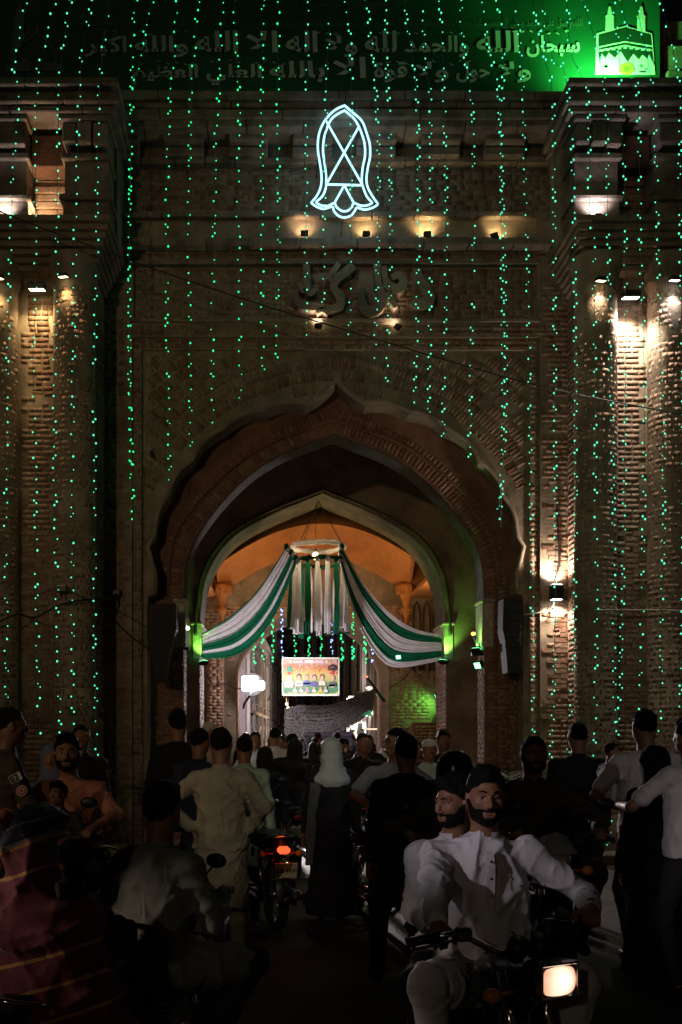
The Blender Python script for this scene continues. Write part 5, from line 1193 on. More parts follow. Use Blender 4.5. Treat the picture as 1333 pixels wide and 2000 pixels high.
SKIN = mat('brown_skin', (.30, .145, .085), .52, var=.12, scale=14, bump=.15, bscale=300)
SKIN2 = mat('dark_brown_skin', (.21, .10, .06), .55, var=.12, scale=14)
HAIR = mat('black_hair', (.005, .004, .0035), .6, bump=.8, bscale=240); HAIR.node_tree.nodes['Principled BSDF'].inputs['Specular IOR Level'].default_value = .25
EYEW = mat('eye_white', (.34, .30, .27), .25); IRIS = mat('dark_iris', (.02, .012, .008), .2); LIP = mat('lip', (.22, .075, .06), .5)
def cloth(name, c, var=.14, bump=.35, bs=420, rough=.85):
    if name in MATS: return MATS[name]
    m = mat(name, c, rough, var=var, scale=7); N = m.node_tree.nodes; L = m.node_tree.links; b = N['Principled BSDF']
    tc = N.new('ShaderNodeTexCoord'); mp = N.new('ShaderNodeMapping'); mp.inputs['Scale'].default_value = (1.0, 1.0, .45); mp.inputs['Rotation'].default_value = (.3, .5, 0); L.new(tc.outputs['Object'], mp.inputs[0])
    n = N.new('ShaderNodeTexNoise'); n.noise_type = 'RIDGED_MULTIFRACTAL'; n.inputs['Scale'].default_value = 11; n.inputs['Detail'].default_value = 4; n.inputs['Distortion'].default_value = 1.0; L.new(mp.outputs[0], n.inputs['Vector'])
    w_ = N.new('ShaderNodeTexNoise'); w_.inputs['Scale'].default_value = bs; L.new(tc.outputs['Object'], w_.inputs['Vector'])
    b1 = N.new('ShaderNodeBump'); b1.inputs['Strength'].default_value = .7; b1.inputs['Distance'].default_value = .016; L.new(n.outputs[0], b1.inputs['Height'])
    b2 = N.new('ShaderNodeBump'); b2.inputs['Strength'].default_value = bump; b2.inputs['Distance'].default_value = .003; L.new(w_.outputs[0], b2.inputs['Height']); L.new(b1.outputs[0], b2.inputs['Normal']); L.new(b2.outputs[0], b.inputs['Normal'])
    return m
CW = cloth('white_cotton', (.72, .70, .74)); CWS = cloth('striped_white_shirt', (.66, .64, .66)); CBEI = cloth('khaki_cotton', (.34, .30, .21), .2); CBLK = cloth('black_cloth', (.012, .012, .014), .2); CDK = cloth('charcoal_cloth', (.03, .028, .03), .2)
CBRN = cloth('dark_brown_cloth', (.055, .036, .022)); CSAL = cloth('salmon_cotton', (.52, .22, .14)); CBLU = cloth('blue_grey_cloth', (.16, .18, .30)); COFF = cloth('olive_uniform', (.065, .055, .035)); CGRY = cloth('grey_cotton', (.36, .36, .37)); CNAV = cloth('navy_cloth', (.02, .025, .05)); CRED = cloth('red_cloth', (.35, .02, .02)); CGRN = cloth('mint_cotton', (.45, .62, .50)); CTAN = cloth('tan_cotton', (.42, .33, .25)); CPNK = cloth('white_tee_cotton', (.66, .62, .62))

def rotm(yaw=0, pitch=0, roll=0):
    return Matrix.Rotation(yaw, 3, 'Z') @ Matrix.Rotation(pitch, 3, 'X') @ Matrix.Rotation(roll, 3, 'Y')
def ik(a, b, l1, l2, hint):
    a = Vector(a); b = Vector(b); d = b - a; L = min(d.length, (l1 + l2) * .999); d.normalize(); b = a + d * L
    x = (l1 * l1 - l2 * l2 + L * L) / (2 * L); h = math.sqrt(max(l1 * l1 - x * x, 0)); n = Vector(hint) - d * Vector(hint).dot(d)
    if n.length < 1e-5: n = Vector((0, 0, 1))
    return a + d * x + n.normalized() * h, b

def head_prims(f, hc, M, s, face=True, neckbase=None, sk=1.0):
    T = lambda x, y, z: hc + M @ Vector((x * s, y * s, z * s))
    E = lambda c, r, k: f.ell(T(*c), [q * s for q in r], k * s, M)
    E((0, -.012, .028), (.074, .094, .086), .01); E((0, .018, -.022), (.060, .072, .088), .03); E((0, .052, -.088), (.030, .028, .024), .035)
    for q in (-1, 1): E((q * .046, -.005, -.055), (.020, .045, .04), .04)
    if face:
        for q in (-1, 1):
            E((q * .038, .058, -.018), (.022, .020, .018), .025); f.cap(T(q * .012, .086, .024), T(q * .046, .074, .026), .009 * s, .007 * s, .015 * s)
            f.ell(T(q * .031, .094, .006), [.016 * s, .012 * s, .011 * s], .012 * s, M, sub=True); E((q * .0125, .096, -.034), (.0085, .010, .008), .008)
            f.ell(T(q * .076, -.008, -.006), [.010 * s, .022 * s, .034 * s], .01 * s, M @ rotm(q * -.3))
        f.cap(T(0, .084, .018), T(0, .108, -.026), .0085 * s, .0125 * s, .010 * s)
        f.cap(T(-.020, .087, -.060), T(.020, .087, -.060), .007 * s, .007 * s, .010 * s); f.cap(T(-.016, .085, -.071), T(.016, .085, -.071), .009 * s, .009 * s, .008 * s)
    else:
        for q in (-1, 1): f.ell(T(q * .076, -.008, -.006), [.010 * s, .022 * s, .034 * s], .01 * s, M)
        f.cap(T(0, .084, .018), T(0, .104, -.026), .010 * s, .0135 * s, .012 * s)
    if neckbase is not None: f.cap(T(0, -.022, -.06), neckbase, .054 * s * sk, .062 * s * sk, .03 * s)

def hand_prims(f, wrist, elbow, pose='relaxed', side=1, k=1.0, aim=None, palm=None):
    w = Vector(wrist); d = (w - Vector(elbow)).normalized() if aim is None else Vector(aim).normalized()
    up = Vector(palm) if palm is not None else Vector((0, 0, 1)); n = (up - d * up.dot(d))
    n = n.normalized() if n.length > .05 else Vector((1, 0, 0)); sd = d.cross(n).normalized()
    c = w + d * .045 * k
    Mx = Matrix([[sd[i], d[i], n[i]] for i in range(3)]); f.ell(c, (.040 * k, .050 * k, .015 * k), .015, Mx); f.cap(w - d * .02, c, .025 * k, .022 * k, .02)
    curl = {'relaxed': .35, 'grip': 1.15, 'flat': .08}[pose]
    for i, (o, L) in enumerate(((-.028, .070), (-.009, .080), (.010, .074), (.028, .058))):
        p = w + d * .082 * k + sd * o * k; a = 0; r = .0092 * k
        for j, fr in enumerate((.42, .32, .26)):
            a += curl * (.75 if j == 0 else 1.0); dd = d * math.cos(a) - n * math.sin(a); q = p + dd * L * fr * k; f.cap(p, q, r, r * .9, .004); p = q; r *= .9
    th = w + d * .03 * k - sd * .032 * k * side; a = th + (d * .55 - sd * .75 * side - n * .3).normalized() * .04 * k; b = a + (d * .9 - n * (.5 if pose != 'flat' else .1) + sd * .2 * side).normalized() * .035 * k
    f.cap(th, a, .013 * k, .011 * k, .012); f.cap(a, b, .011 * k, .009 * k, .004)

def tufts(o, n, L, seed, down=False):
    # short locks standing off the hair surface so that its outline is not smooth
    if o is None: return
    me = o.data; rs = np.random.default_rng(seed); k = len(me.vertices); co = np.zeros(k * 3, np.float32); no = np.zeros(k * 3, np.float32); me.vertices.foreach_get('co', co); me.vertices.foreach_get('normal', no)
    co = co.reshape(-1, 3); no = no.reshape(-1, 3); ix = rs.integers(0, k, n); c, nn = co[ix], no[ix]
    flow = np.cross(nn, np.array([.3, 1, .2])) * .3 + np.array([0, -.25, -.9 if down else .12]) + rs.normal(0, .45, (n, 3)); flow -= nn * (flow * nn).sum(1, keepdims=True) * .7
    flow /= np.linalg.norm(flow, axis=1, keepdims=True) + 1e-6; d = flow * .85 + nn * rs.uniform(.15, .55, (n, 1)); sd = np.cross(d, nn); sd /= np.linalg.norm(sd, axis=1, keepdims=True) + 1e-6
    ll = L * rs.uniform(.5, 1.2, (n, 1)); w_ = .0026; V = np.stack([c - nn * .002 - sd * w_, c - nn * .002 + sd * w_, c + d * ll * .6 + sd * w_ * .6, c + d * ll + nn * -.1 * ll], 1)
    lp = (np.array([0, 1, 2, 0, 2, 3])[None] + (np.arange(n) * 4)[:, None]).ravel(); q = mesh_np('hair_locks', V.reshape(-1, 3), lp, np.arange(2 * n) * 3, me.materials[0], o); q['kind'] = 'stuff'
def person(label, x, y, rz=0, h=1.72, z0=0, sit=False, v=.012, hv=None, top=('shirt', CBLK), legs=CDK, skin=SKIN, hair='short', hairm=HAIR, beard=0, face=True, eyes=False,
           head=(0, 0), lean=0, hands=None, elbows=None, hpose=('relaxed', 'relaxed'), feet=None, knees=None, group=None, wide=1.0, sleeves=True, extra=None, seed=0, seat=None, tw=0, legsvis=True, cap=None, headtilt=0, spread=.10, skirt=None, scale=1.0, tor=1.0):
    """a figure facing local +Y; rz turns it"""
    S = h / 1.72; t = empty('person', (x, y, z0), rz, label, 'person', group); t.scale = (scale,) * 3
    hip = Vector((0, 0, seat if seat is not None else (.93 * S)))
    up = Vector((0, math.sin(lean), math.cos(lean))); fw = Vector((0, math.cos(lean), -math.sin(lean)))
    RT = Matrix.Rotation(tw, 3, 'Z'); rt = RT @ Vector((1, 0, 0))
    belly = hip + up * .16 * S * tor; chest = hip + up * .34 * S * tor; nb = hip + up * .52 * S * tor; shl = nb - up * .055 * S
    sh = [shl + rt * (q * .178 * S * wide) for q in (-1, 1)]
    hm = rotm(head[0], head[1], headtilt); hc = nb + up * .114 * S + Vector((0, .02 * S, .075 * S)) + fw * .012
    la, lf, lt, ls = .29 * S, .255 * S, .43 * S, .43 * S
    if hands is None: hands = [Vector((-.26 * S, .05, hip.z - .08 * S)), Vector((.26 * S, .05, hip.z - .08 * S))]
    hands = [Vector(q) for q in hands]; elbows = elbows or [(-.6, -.6, -.2), (.6, -.6, -.2)]
    arm = [ik(sh[i], hands[i], la, lf, elbows[i]) for i in (0, 1)]
    hj = [hip + Vector((q * .095 * S, 0, -.02)) for q in (-1, 1)]
    if feet is None: feet = [Vector((-spread * S, 0, .09 * S)), Vector((spread * S, .03, .09 * S))]
    feet = [Vector(q) for q in feet]; knees = knees or [(-.1, 1, .1), (.1, 1, .1)]
    leg = [ik(hj[i], feet[i], lt, ls, knees[i]) for i in (0, 1)]
    allp = [hip, nb, hc] + hands + feet + [a[0] for a in arm] + [a[0] for a in leg] + sh
    lo = [min(p[i] for p in allp) - .26 for i in range(3)]; hi = [max(p[i] for p in allp) + .26 for i in range(3)]; lo[2] = max(lo[2], -.03)
    kind, tm = top
    long_ = kind in ('kurta', 'abaya', 'shawl')
    # --- body: one continuous surface
    b = Field(lo, hi, v)
    b.ell(belly, (.12 * S * wide, .085 * S, .16 * S), .05); b.ell(chest, (.125 * S * wide, .08 * S, .15 * S), .04, RT); b.cap(chest, nb, .06 * S, .05 * S, .03); b.ell(hip, (.15 * S * wide, .11 * S, .11 * S), .05)
    for i in (0, 1):
        b.cap(nb - up * .05, sh[i] - up * .02, .042 * S, .036 * S, .03); e, w_ = arm[i]; b.cap(sh[i] - up * .02, e, .036 * S if kind != 'tee' else .040 * S, .034 * S, .02); b.cap(e, w_, .036 * S, .024 * S, .015)
        hand_prims(b, w_, e, hpose[i], 1 if i else -1, S)
        kk, an = leg[i]; b.cap(hj[i], kk, .075 * S, .05 * S, .03); b.cap(kk, an, .05 * S, .035 * S, .02); b.cap(an + Vector((0, -.03, -.04)) * S, an + Vector((0, .13, -.06)) * S, .033 * S, .026 * S, .02)
    if hv: 
        b.cap(nb - up * .02, nb + up * .035, .06 * S, .052 * S, .03); hb = Field([q - .17 for q in hc], [q + .17 for q in hc], hv); head_prims(hb, hc, hm, S, face, nb)
        field_obj('body', [b, hb], skin, t)
    else: head_prims(b, hc, hm, S, face, nb); field_obj('body', [b], skin, t)
    T = lambda a, b_, c: hc + hm @ Vector((a * S, b_ * S, c * S))
    # --- hair, beard, brows, eyes
    hvx = (hv or v) if v < .03 else v
    if hair in ('short', 'thick'):
        e_ = .001 if hair == 'short' else .009
        f = Field([q - .16 for q in hc], [q + .18 for q in hc], hvx)
        f.ell(T(0, -.014, .032), [(.079 + e_ * .3) * S, (.100 + e_ * .6) * S, (.092 + e_ * 1.6) * S], .01, hm)
        if hair == 'thick': f.ell(T(.008, .030, .102), [.052 * S, .060 * S, .026 * S], .03, hm)
        n = hm @ Vector((0, .62, -.78)); f.cut(n, n.dot(T(0, .040, .046 if hair == 'short' else .042))); n = hm @ Vector((0, .15, -.99)); f.cut(n, n.dot(T(0, -.02, -.050)))
        f.wrinkle(.0030 if v < .02 else 0, 95, seed); f.wrinkle(.0016 if v < .02 else 0, 170, seed + 9); ho = field_obj('hair', [f], hairm, t)
        if v < .0135: tufts(ho, 1500 if v < .0095 else 500, 0.030 if hair == 'thick' else .014, seed)
    if beard:
        f = Field([q - .16 for q in hc], [q + .16 for q in hc], hvx); head_prims(f, hc, hm, S, False); g = .0012 + .0014 * beard; f.F -= g
        n = hm @ Vector((0, .50, .87)); f.cut(n, n.dot(T(0, .092, -.049))); n = hm @ Vector((0, -1, .0)); f.cut(n, n.dot(T(0, .006, 0)))
        f.ell(T(0, .105, -.066), [.021 * S, .03 * S, .010 * S], .004, hm, sub=True)
        f.cap(T(-.024, .084, -.057), T(0, .096, -.049), .0035 * S, .006 * S, .005); f.cap(T(.024, .084, -.057), T(0, .096, -.049), .0035 * S, .006 * S, .005)
        bo = field_obj('beard', [f], hairm, t)
        if v < .0135: tufts(bo, 900, .009, seed, down=True)
    if eyes:
        for q in (-1, 1):
            mb = MB(); mb.ell(T(q * .031, .0720, .0045), .0135 * S, 12, 8); mb.build('eye', EYEW, t)
            mb = MB(); mb.ell(T(q * .031 + eyes * .001, .0805, .0045), (.0072 * S, .0060 * S, .0072 * S), 8, 6); mb.build('iris', IRIS, t)
            mb = MB(); mb.tube([T(q * .014, .0945, .026), T(q * .030, .0935, .0335), T(q * .047, .079, .028)], [.0035 * S, .0048 * S, .002 * S], 6); mb.build('eyebrow', hairm, t)
            mb = MB(); mb.tube([T(q * .018, .0860, .009), T(q * .031, .0895, .0145), T(q * .044, .0800, .009)], .0028 * S, 5); mb.build('eyelid', skin, t)
        mb = MB(); mb.tube([T(-.021, .0885, -.066), T(0, .0955, -.064), T(.021, .0885, -.066)], [.002, .0048 * S, .002], 6); mb.build('lips', LIP, t)
    # --- clothes
    cv = v
    f = Field(lo, hi, cv); fat = .018 if kind == 'tee' else .026
    if kind in ('tee', 'shirt', 'kurta'):
        f.ell(chest, (.150 * S * wide + fat, .108 * S + fat, .19 * S), .06, RT); f.ell(belly, (.138 * S * wide + fat, .104 * S + fat, .19 * S), .06); f.ell(hip + up * .03, (.150 * S * wide + fat * .7, .112 * S + fat, .13 * S), .05)
        f.cap(nb - up * .065, nb - up * .045, .085 * S, .062 * S, .04)
        for i in (0, 1):
            f.cap(nb - up * .035, sh[i] - up * .012, .064 * S, .056 * S, .06); e, w_ = arm[i]
            if kind == 'tee': f.cap(sh[i], sh[i].lerp(e, .72), .058 * S, .060 * S, .03)
            else:
                f.cap(sh[i] - up * .01, e, .064 * S, .056 * S, .04); f.cap(e, e.lerp(w_, .93), .056 * S, .040 * S if kind == 'shirt' else .048 * S, .03)
                if sleeves: q = e.lerp(w_, .90); f.cap(q, e.lerp(w_, .97), .036 * S, .036 * S, .006)
        q_ = lambda a_: hip + up * a_
        f.cone([(q_(.0).x, q_(.0).y, hip.z - .04, (.165 * S + fat) * wide, .125 * S + fat * .6), (q_(.16).x, q_(.16).y, q_(.16 * S).z, (.150 * S + fat) * wide, .118 * S + fat * .6), (q_(.34).x, q_(.34).y, q_(.36 * S).z, (.148 * S + fat) * wide, .105 * S + fat * .6)], .05)
        if kind == 'kurta' and not sit:
            zb = hip.z - .40 * S if skirt is None else skirt
            f.cone([(0, .0, hip.z + .05, .155 * S * wide, .125 * S), (0, -.005, hip.z - .15 * S, .185 * S, .15 * S), (0, -.01, zb, .215 * S, .165 * S)], .05)
        if kind == 'kurta' and sit:
            for i in (0, 1): kk = leg[i][0]; f.cap(hj[i], hj[i].lerp(kk, .78), .118 * S, .108 * S, .04)
        if kind == 'shirt' or kind == 'tee': f.cut(-up, -(up.dot(hip)) + .10 * S)
        f.folds(.0125 if kind != 'tee' else .008, seed, 6, 13); f.folds(.005, seed + 50, 4, 34)
        field_obj({'kurta': 'kurta', 'tee': 't_shirt', 'shirt': 'shirt'}[kind], [f], tm, t)
        if kind != 'tee':   # stand collar
            mb = MB(); c = nb + up * .010
            mb.lathe([(.066 * S, -.02), (.068 * S, .0), (.064 * S, .030), (.060 * S, .030), (.060 * S, -.02)], c + Vector((0, .004, 0)), 20, a0=PI / 2 + .25, a1=PI * 2.5 - .25); mb.build('collar', tm, t)
    elif kind == 'abaya':
        f.ell(chest, (.17 * S, .13 * S, .2 * S), .06); f.cap(nb, nb - up * .06, .09 * S, .11 * S, .05)
        for i in (0, 1): f.cap(nb - up * .06, sh[i], .06 * S, .062 * S, .05); e, w_ = arm[i]; f.cap(sh[i], e, .065 * S, .065 * S, .04); f.cap(e, e.lerp(w_, .95), .062 * S, .05 * S, .03)
        if not sit: f.cone([(0, 0, .06, .27 * S, .22 * S), (0, 0, .5 * S, .22 * S, .18 * S), (0, 0, hip.z, .19 * S, .16 * S), (0, 0, chest.z, .165 * S, .13 * S)], .05)
        else:
            f.cap(hip, belly, .18 * S, .16 * S, .06)
            for i in (0, 1): f.cap(hj[i], leg[i][0], .12 * S, .10 * S, .05); f.cap(leg[i][0], leg[i][1], .10 * S, .09 * S, .05)
        f.folds(.014, seed, 6, 11); field_obj('abaya', [f], tm, t)
    if legsvis and not (kind == 'abaya'):
        f = Field(lo, [hi[0], hi[1], hip.z + .15], cv); f.ell(hip, (.158 * S * wide, .12 * S, .12 * S), .04)
        baggy = 1.25 if kind == 'kurta' else 1
        for i in (0, 1): kk, an = leg[i]; f.cap(hj[i], kk, .088 * S * baggy ** .5, .064 * S * baggy, .03); f.cap(kk, kk.lerp(an, .96), .064 * S * baggy, .046 * S * baggy, .03)
        f.folds(.009, seed + 1, 5, 16); field_obj('trousers', [f], legs, t)
        for i in (0, 1):
            an = leg[i][1]; f = Field([feet[i].x - .12, feet[i].y - .16, -.02], [feet[i].x + .12, feet[i].y + .3, feet[i].z + .1], max(cv, .01))
            f.cap(an + Vector((0, -.035, -.045)) * S, an + Vector((0, .15, -.058)) * S, .042 * S, .034 * S, .02); field_obj('shoe', [f], M_BLACK, t)
    info = dict(t=t, hc=hc, hm=hm, nb=nb, sh=sh, arm=arm, leg=leg, hip=hip, up=up, fw=fw, T=T, S=S, chest=chest, belly=belly)
    if hair == 'hood': # cloth over head and shoulders
        f = Field([hc.x - .3, hc.y - .3, chest.z - .12], [hc.x + .3, hc.y + .3, hc.z + .18], cv)
        f.ell(T(0, -.02, .03), [.100 * S, .118 * S, .112 * S], .01, hm); f.ell(T(0, -.02, -.06), [.094 * S, .105 * S, .11 * S], .04, hm); f.cap(T(0, -.03, -.1), nb - up * .06, .092 * S, .14 * S, .05); f.ell(nb - up * .07, (.20 * S, .14 * S, .09 * S), .06)
        f.ell(T(0, .13, -.005), [.055 * S, .07 * S, .075 * S], .02, hm, sub=True); f.folds(.007, seed + 3, 5, 24); field_obj('headscarf', [f], hairm, t)
    if cap:
        f = Field([q - .16 for q in hc], [q + .2 for q in hc], min(cv, .008)); f.ell(T(0, -.01, .045), [.087 * S, .105 * S, .088 * S], .01, hm); n = hm @ Vector((0, -.1, -1)); f.cut(n, n.dot(T(0, 0, .045))); field_obj('cap', [f], cap, t)
    return info
def put(px, d): return ((px - VX) * d / F, d)
# ================================================================= MOTORCYCLES
PAINT = {}
def paint(n, c): return mat(n, c, .28, var=.08, scale=6, coat=.6)
M_TYRE = mat('tyre_rubber', (.018, .017, .016), .85, bump=.6, bscale=90); M_SEAT = mat('black_vinyl', (.018, .017, .017), .5, bump=.3, bscale=120); M_ALU = mat('engine_alloy', (.30, .30, .30), .42, metal=.9)
M_AMB = mat('amber_lens_off', (.62, .20, .02), .25, coat=.5); M_AMBL = emi('amber_glow', (1, .32, .03), .5); M_REDL = emi('red_tail_glow', (1, .07, .02), 2.4); M_REDO = mat('red_lens_off', (.35, .02, .015), .25)
M_HEAD = mat('headlight_off', (.5, .5, .5), .15, metal=.6); M_PLATE = mat('number_plate', (.62, .60, .35), .5)
def motorcycle(label, x, y, rz, paintm, head=None, tail=False, steer=0.0, square=False, fairing=None, plate=None, lean=0, amber=False, mirrors=True):
    """small commuter motorcycle heading local +Y; origin on the ground between the wheels"""
    t = empty('motorcycle', (x, y, 0), rz, label, 'motorcycle', None); t.rotation_euler = (0, lean, rz)
    fy, ry, wr = .62, -.60, .30
    S_ = Matrix.Rotation(steer, 4, 'Z'); piv = Vector((0, .42, 0))
    def st(mb): mb.v = [tuple(S_ @ (Vector(p) - piv) + piv) for p in mb.v]; return mb
    def wheel(yc, front):
        w_ = MB(); RM = Matrix.Rotation(PI / 2, 3, 'Y'); w_.lathe([(wr - .055, -.03), (wr - .02, -.042), (wr, 0), (wr - .02, .042), (wr - .055, .03), (wr - .055, -.03)], (0, yc, wr), 32, RM); w_ = st(w_) if front else w_
        wo = w_.build('wheel', M_TYRE, t)
        r = MB(); r.lathe([(wr - .054, -.028), (wr - .075, -.02), (wr - .075, .02), (wr - .054, .028)], (0, yc, wr), 32, RM); r.lathe([(.0, -.06), (.05, -.06), (.05, .06), (0, .06)], (0, yc, wr), 16, RM); (st(r) if front else r).build('rim', M_CHROME, wo)
        s_ = MB()
        for k in range(18): a = 2 * PI * k / 18; s_.tube([(.03 * (-1) ** k, yc + .05 * math.cos(a + .3), wr + .05 * math.sin(a + .3)), (0, yc + (wr - .07) * math.cos(a), wr + (wr - .07) * math.sin(a))], .0035, 4)
        (st(s_) if front else s_).build('spokes', M_CHROME, wo)
    wheel(fy, True); wheel(ry, False)
    for s in (-1, 1):
        m = MB(); m.tube([(s * .085, fy, wr), (s * .085, fy - .10, .55)], .026, 8); m.tube([(s * .085, fy - .10, .55), (s * .085, fy - .20, .90)], .017, 8); st(m).build('fork_leg', M_CHROME, t)
        m = MB(); m.tube([(s * .11, ry, wr), (s * .12, ry + .12, .66)], .022, 8); m.build('shock_absorber', M_CHROME, t)
    m = MB(); m.grid(lambda u, v: (.065 * (v * 2 - 1), fy + (wr + .05) * math.cos(.25 + 2.2 * u), wr + (wr + .05) * math.sin(.25 + 2.2 * u) - .02 * (v * 2 - 1) ** 2), 14, 6); st(m).build('front_mudguard', paintm if not square else M_CHROME, t)
    m = MB(); m.grid(lambda u, v: (.08 * (v * 2 - 1), ry + (wr + .07) * math.cos(.9 + 2.3 * u), wr + (wr + .07) * math.sin(.9 + 2.3 * u) - .03 * (v * 2 - 1) ** 2), 14, 6); m.build('rear_mudguard', M_CHROME, t)
    # bars
    m = MB(); m.tube([(-.36, fy - .36, 1.00), (-.22, fy - .28, 1.035), (-.08, fy - .21, .96), (.08, fy - .21, .96), (.22, fy - .28, 1.035), (.36, fy - .36, 1.00)], .012, 8); st(m).build('handlebar', M_CHROME, t)
    for s in (-1, 1):
        m = MB(); m.tube([(s * .27, fy - .31, 1.022), (s * .38, fy - .37, .995)], .019, 8); st(m).build('grip', M_BLACK, t)
        m = MB(); m.tube([(s * .22, fy - .26, 1.02), (s * .30, fy - .26, 1.005), (s * .38, fy - .31, .985)], .006, 6); m.box((s * .20, fy - .27, 1.03), (.06, .05, .05), bev=.01); st(m).build('lever', M_METAL, t)
        if mirrors: m = MB(); m.tube([(s * .20, fy - .27, 1.04), (s * .24, fy - .27, 1.13), (s * .30, fy - .28, 1.19)], .005, 6); m.ell((s * .32, fy - .28, 1.22), (.055, .014, .036), 12, 8); st(m).build('mirror', M_BLACK, t)
        m = None
        m = MB(); m.tube([(s * .08, fy - .13, .84), (s * .17, fy - .13, .84)], .008, 6); m.ell((s * .19, fy - .12, .84), (.035, .03, .028), 10, 8); st(m).build('indicator', M_AMBL if amber and s < 0 else M_AMB, t)
        m = MB(); m.tube([(s * .06, ry - .14, .66), (s * .14, ry - .14, .66)], .007, 6); m.ell((s * .16, ry - .15, .66), (.03, .03, .026), 10, 8); m.build('indicator', M_AMB, t)
    for k in range(3):
        m = MB(); m.tube([(-.22 + .1 * k, fy - .27, 1.02), (-.16 + .09 * k, fy - .12, 1.05 - .03 * k), (-.03 + .02 * k, fy - .07, .93), (0, fy - .18, .78)], .0045, 5); st(m).build('control_cable', M_CABLE, t)
    # headlight
    hz, hy = .90, fy - .06
    m = MB()
    if square: m.box((0, hy, hz), (.165, .13, .118), bev=.03)
    else: m.ell((0, hy, hz), (.092, .085, .092), 18, 12)
    ho = st(m).build('headlight', M_BLACK if square else M_CHROME, t)
    m = MB()
    if square:
        def lens_(u, v):
            a, b = u * 2 - 1, v * 2 - 1; k_ = 1 - .09 * a * a * b * b * 2; return (.074 * a * k_, hy + .064 + .018 * (1 - a * a * .8) * (1 - b * b * .8), hz + .051 * b * k_)
        m.grid(lens_, 14, 10)
    else: m.ell((0, hy + .055, hz), (.078, .035, .078), 16, 8)
    lo_ = st(m).build('lens', head or M_HEAD, ho)
    if square:
        m = MB(); m.box((0, hy + .06, hz + .059), (.168, .035, .010), bev=.004); m.box((0, hy + .06, hz - .059), (.168, .035, .010), bev=.004); m.box((-.08, hy + .06, hz), (.010, .035, .118), bev=.004); m.box((.08, hy + .06, hz), (.010, .035, .118), bev=.004); st(m).build('rim', M_CHROME, ho)
    m = MB(); 
    for s in (-1, 1): m.lathe([(0, .03), (.038, .03), (.04, 0), (.03, -.05), (0, -.05)], (s * .05, fy - .15, .99), 14, Matrix.Rotation(-.5, 3, 'X'))
    st(m).build('instrument_pod', M_BLACK, t)
    if fairing: m = MB(); m.grid(lambda u, v: ((.125 - .045 * v) * math.sin((u - .5) * 3.0), hy + .10 * math.cos((u - .5) * 3.0) - .10 * v, hz + .05 + .12 * v * (1 - .35 * abs(u - .5) * 2)), 12, 6); st(m).build('headlight_cowl', fairing, t)
    # tank, seat, side panels, frame, engine, exhaust
    f = Field((-.2, -.2, .55), (.2, .5, 1.0), .012); f.ell((0, .20, .79), (.125, .235, .115), .03); f.ell((0, .05, .76), (.085, .16, .085), .05); f.cut((0, 0, -1), -.70); field_obj('fuel_tank', [f], paintm, t)
    m = MB(); m.lathe([(0, .02), (.03, .02), (.034, 0)], (0, .20, .90), 12); m.build('tank_cap', M_CHROME, t)
    f = Field((-.2, -.85, .6), (.2, .1, .95), .014); f.cone([(0, -.33, .70, .125, .42), (0, -.33, .765, .145, .43), (0, -.34, .80, .12, .40)], .02); f.F = f.F - .012; field_obj('seat', [f], M_SEAT, t)
    for s in (-1, 1):
        m = MB(); m.box((s * .12, -.14, .60), (.03, .26, .18), Matrix.Rotation(.2, 3, 'X'), bev=.012); m.build('side_panel', paintm, t)
        m = MB(); m.tube([(s * .05, .36, .86), (s * .06, .34, .40), (s * .10, -.02, .28), (s * .11, ry, wr)], .017, 8); m.tube([(s * .04, .38, .84), (s * .10, -.1, .70), (s * .11, -.75, .70)], .014, 8); m.build('frame_tube', M_BLACK, t)
        m = MB(); m.tube([(s * .1, -.02, .30), (s * .27, -.02, .30)], .014, 8); m.build('footrest', M_BLACK, t)
    m = MB(); m.box((0, .10, .36), (.20, .30, .22), bev=.05); 
    for k in range(7): m.box((0, .24, .46 + .027 * k), (.17, .16, .012), Matrix.Rotation(-.25, 3, 'X'), bev=.004)
    m.build('engine', M_ALU, t)
    m = MB(); m.tube([(.06, .30, .50), (.10, .40, .34), (.13, .20, .20), (.14, -.10, .22), (.15, -.30, .25)], .019, 8); m.tube([(.15, -.28, .25), (.16, -.35, .26), (.16, -.85, .32), (.16, -.88, .32)], [.02, .038, .040, .02], 10); m.build('exhaust', M_CHROME, t)
    m = MB(); m.bx(-.11, -.07, ry - .02, .05, wr - .07, wr + .06, .01); m.build('chain_case', M_CHROME, t)
    m = MB(); m.tube([(-.12, -.55, .74), (-.13, -.80, .80), (0, -.86, .82), (.13, -.80, .80), (.12, -.55, .74)], .011, 8); m.build('grab_rail', M_CHROME, t)
    m = MB(); m.box((0, -.86, .70), (.10, .08, .06), bev=.02); m.build('tail_light', M_REDL if tail else M_REDO, t)
    m = MB(); m.box((0, -.93, .54), (.19, .008, .13), Matrix.Rotation(.25, 3, 'X')); po = m.build('number_plate', M_PLATE, t)
    if plate:
        cu = bpy.data.curves.new('lettering', 'FONT'); cu.body = plate; cu.size = .055; cu.align_x = 'CENTER'; cu.align_y = 'CENTER'; cu.extrude = .0005
        o = bpy.data.objects.new('lettering', cu); COL.objects.link(o); dg = bpy.context.evaluated_depsgraph_get(); me = bpy.data.meshes.new_from_object(o.evaluated_get(dg)); bpy.data.objects.remove(o)
        me.transform(Matrix.Translation((0, -.938, .54)) @ Matrix.Rotation(R(90) + .25 - .02, 4, 'X')); me.materials.append(M_BLACK); o = bpy.data.objects.new('lettering', me); COL.objects.link(o); setparent(o, po)
    if tail: lamp('POINT', Vector((x, y, .70)) + Matrix.Rotation(rz, 3, 'Z') @ Vector((0, -.98, 0)), .15, (1, .1, .04), None, .04)
    return t
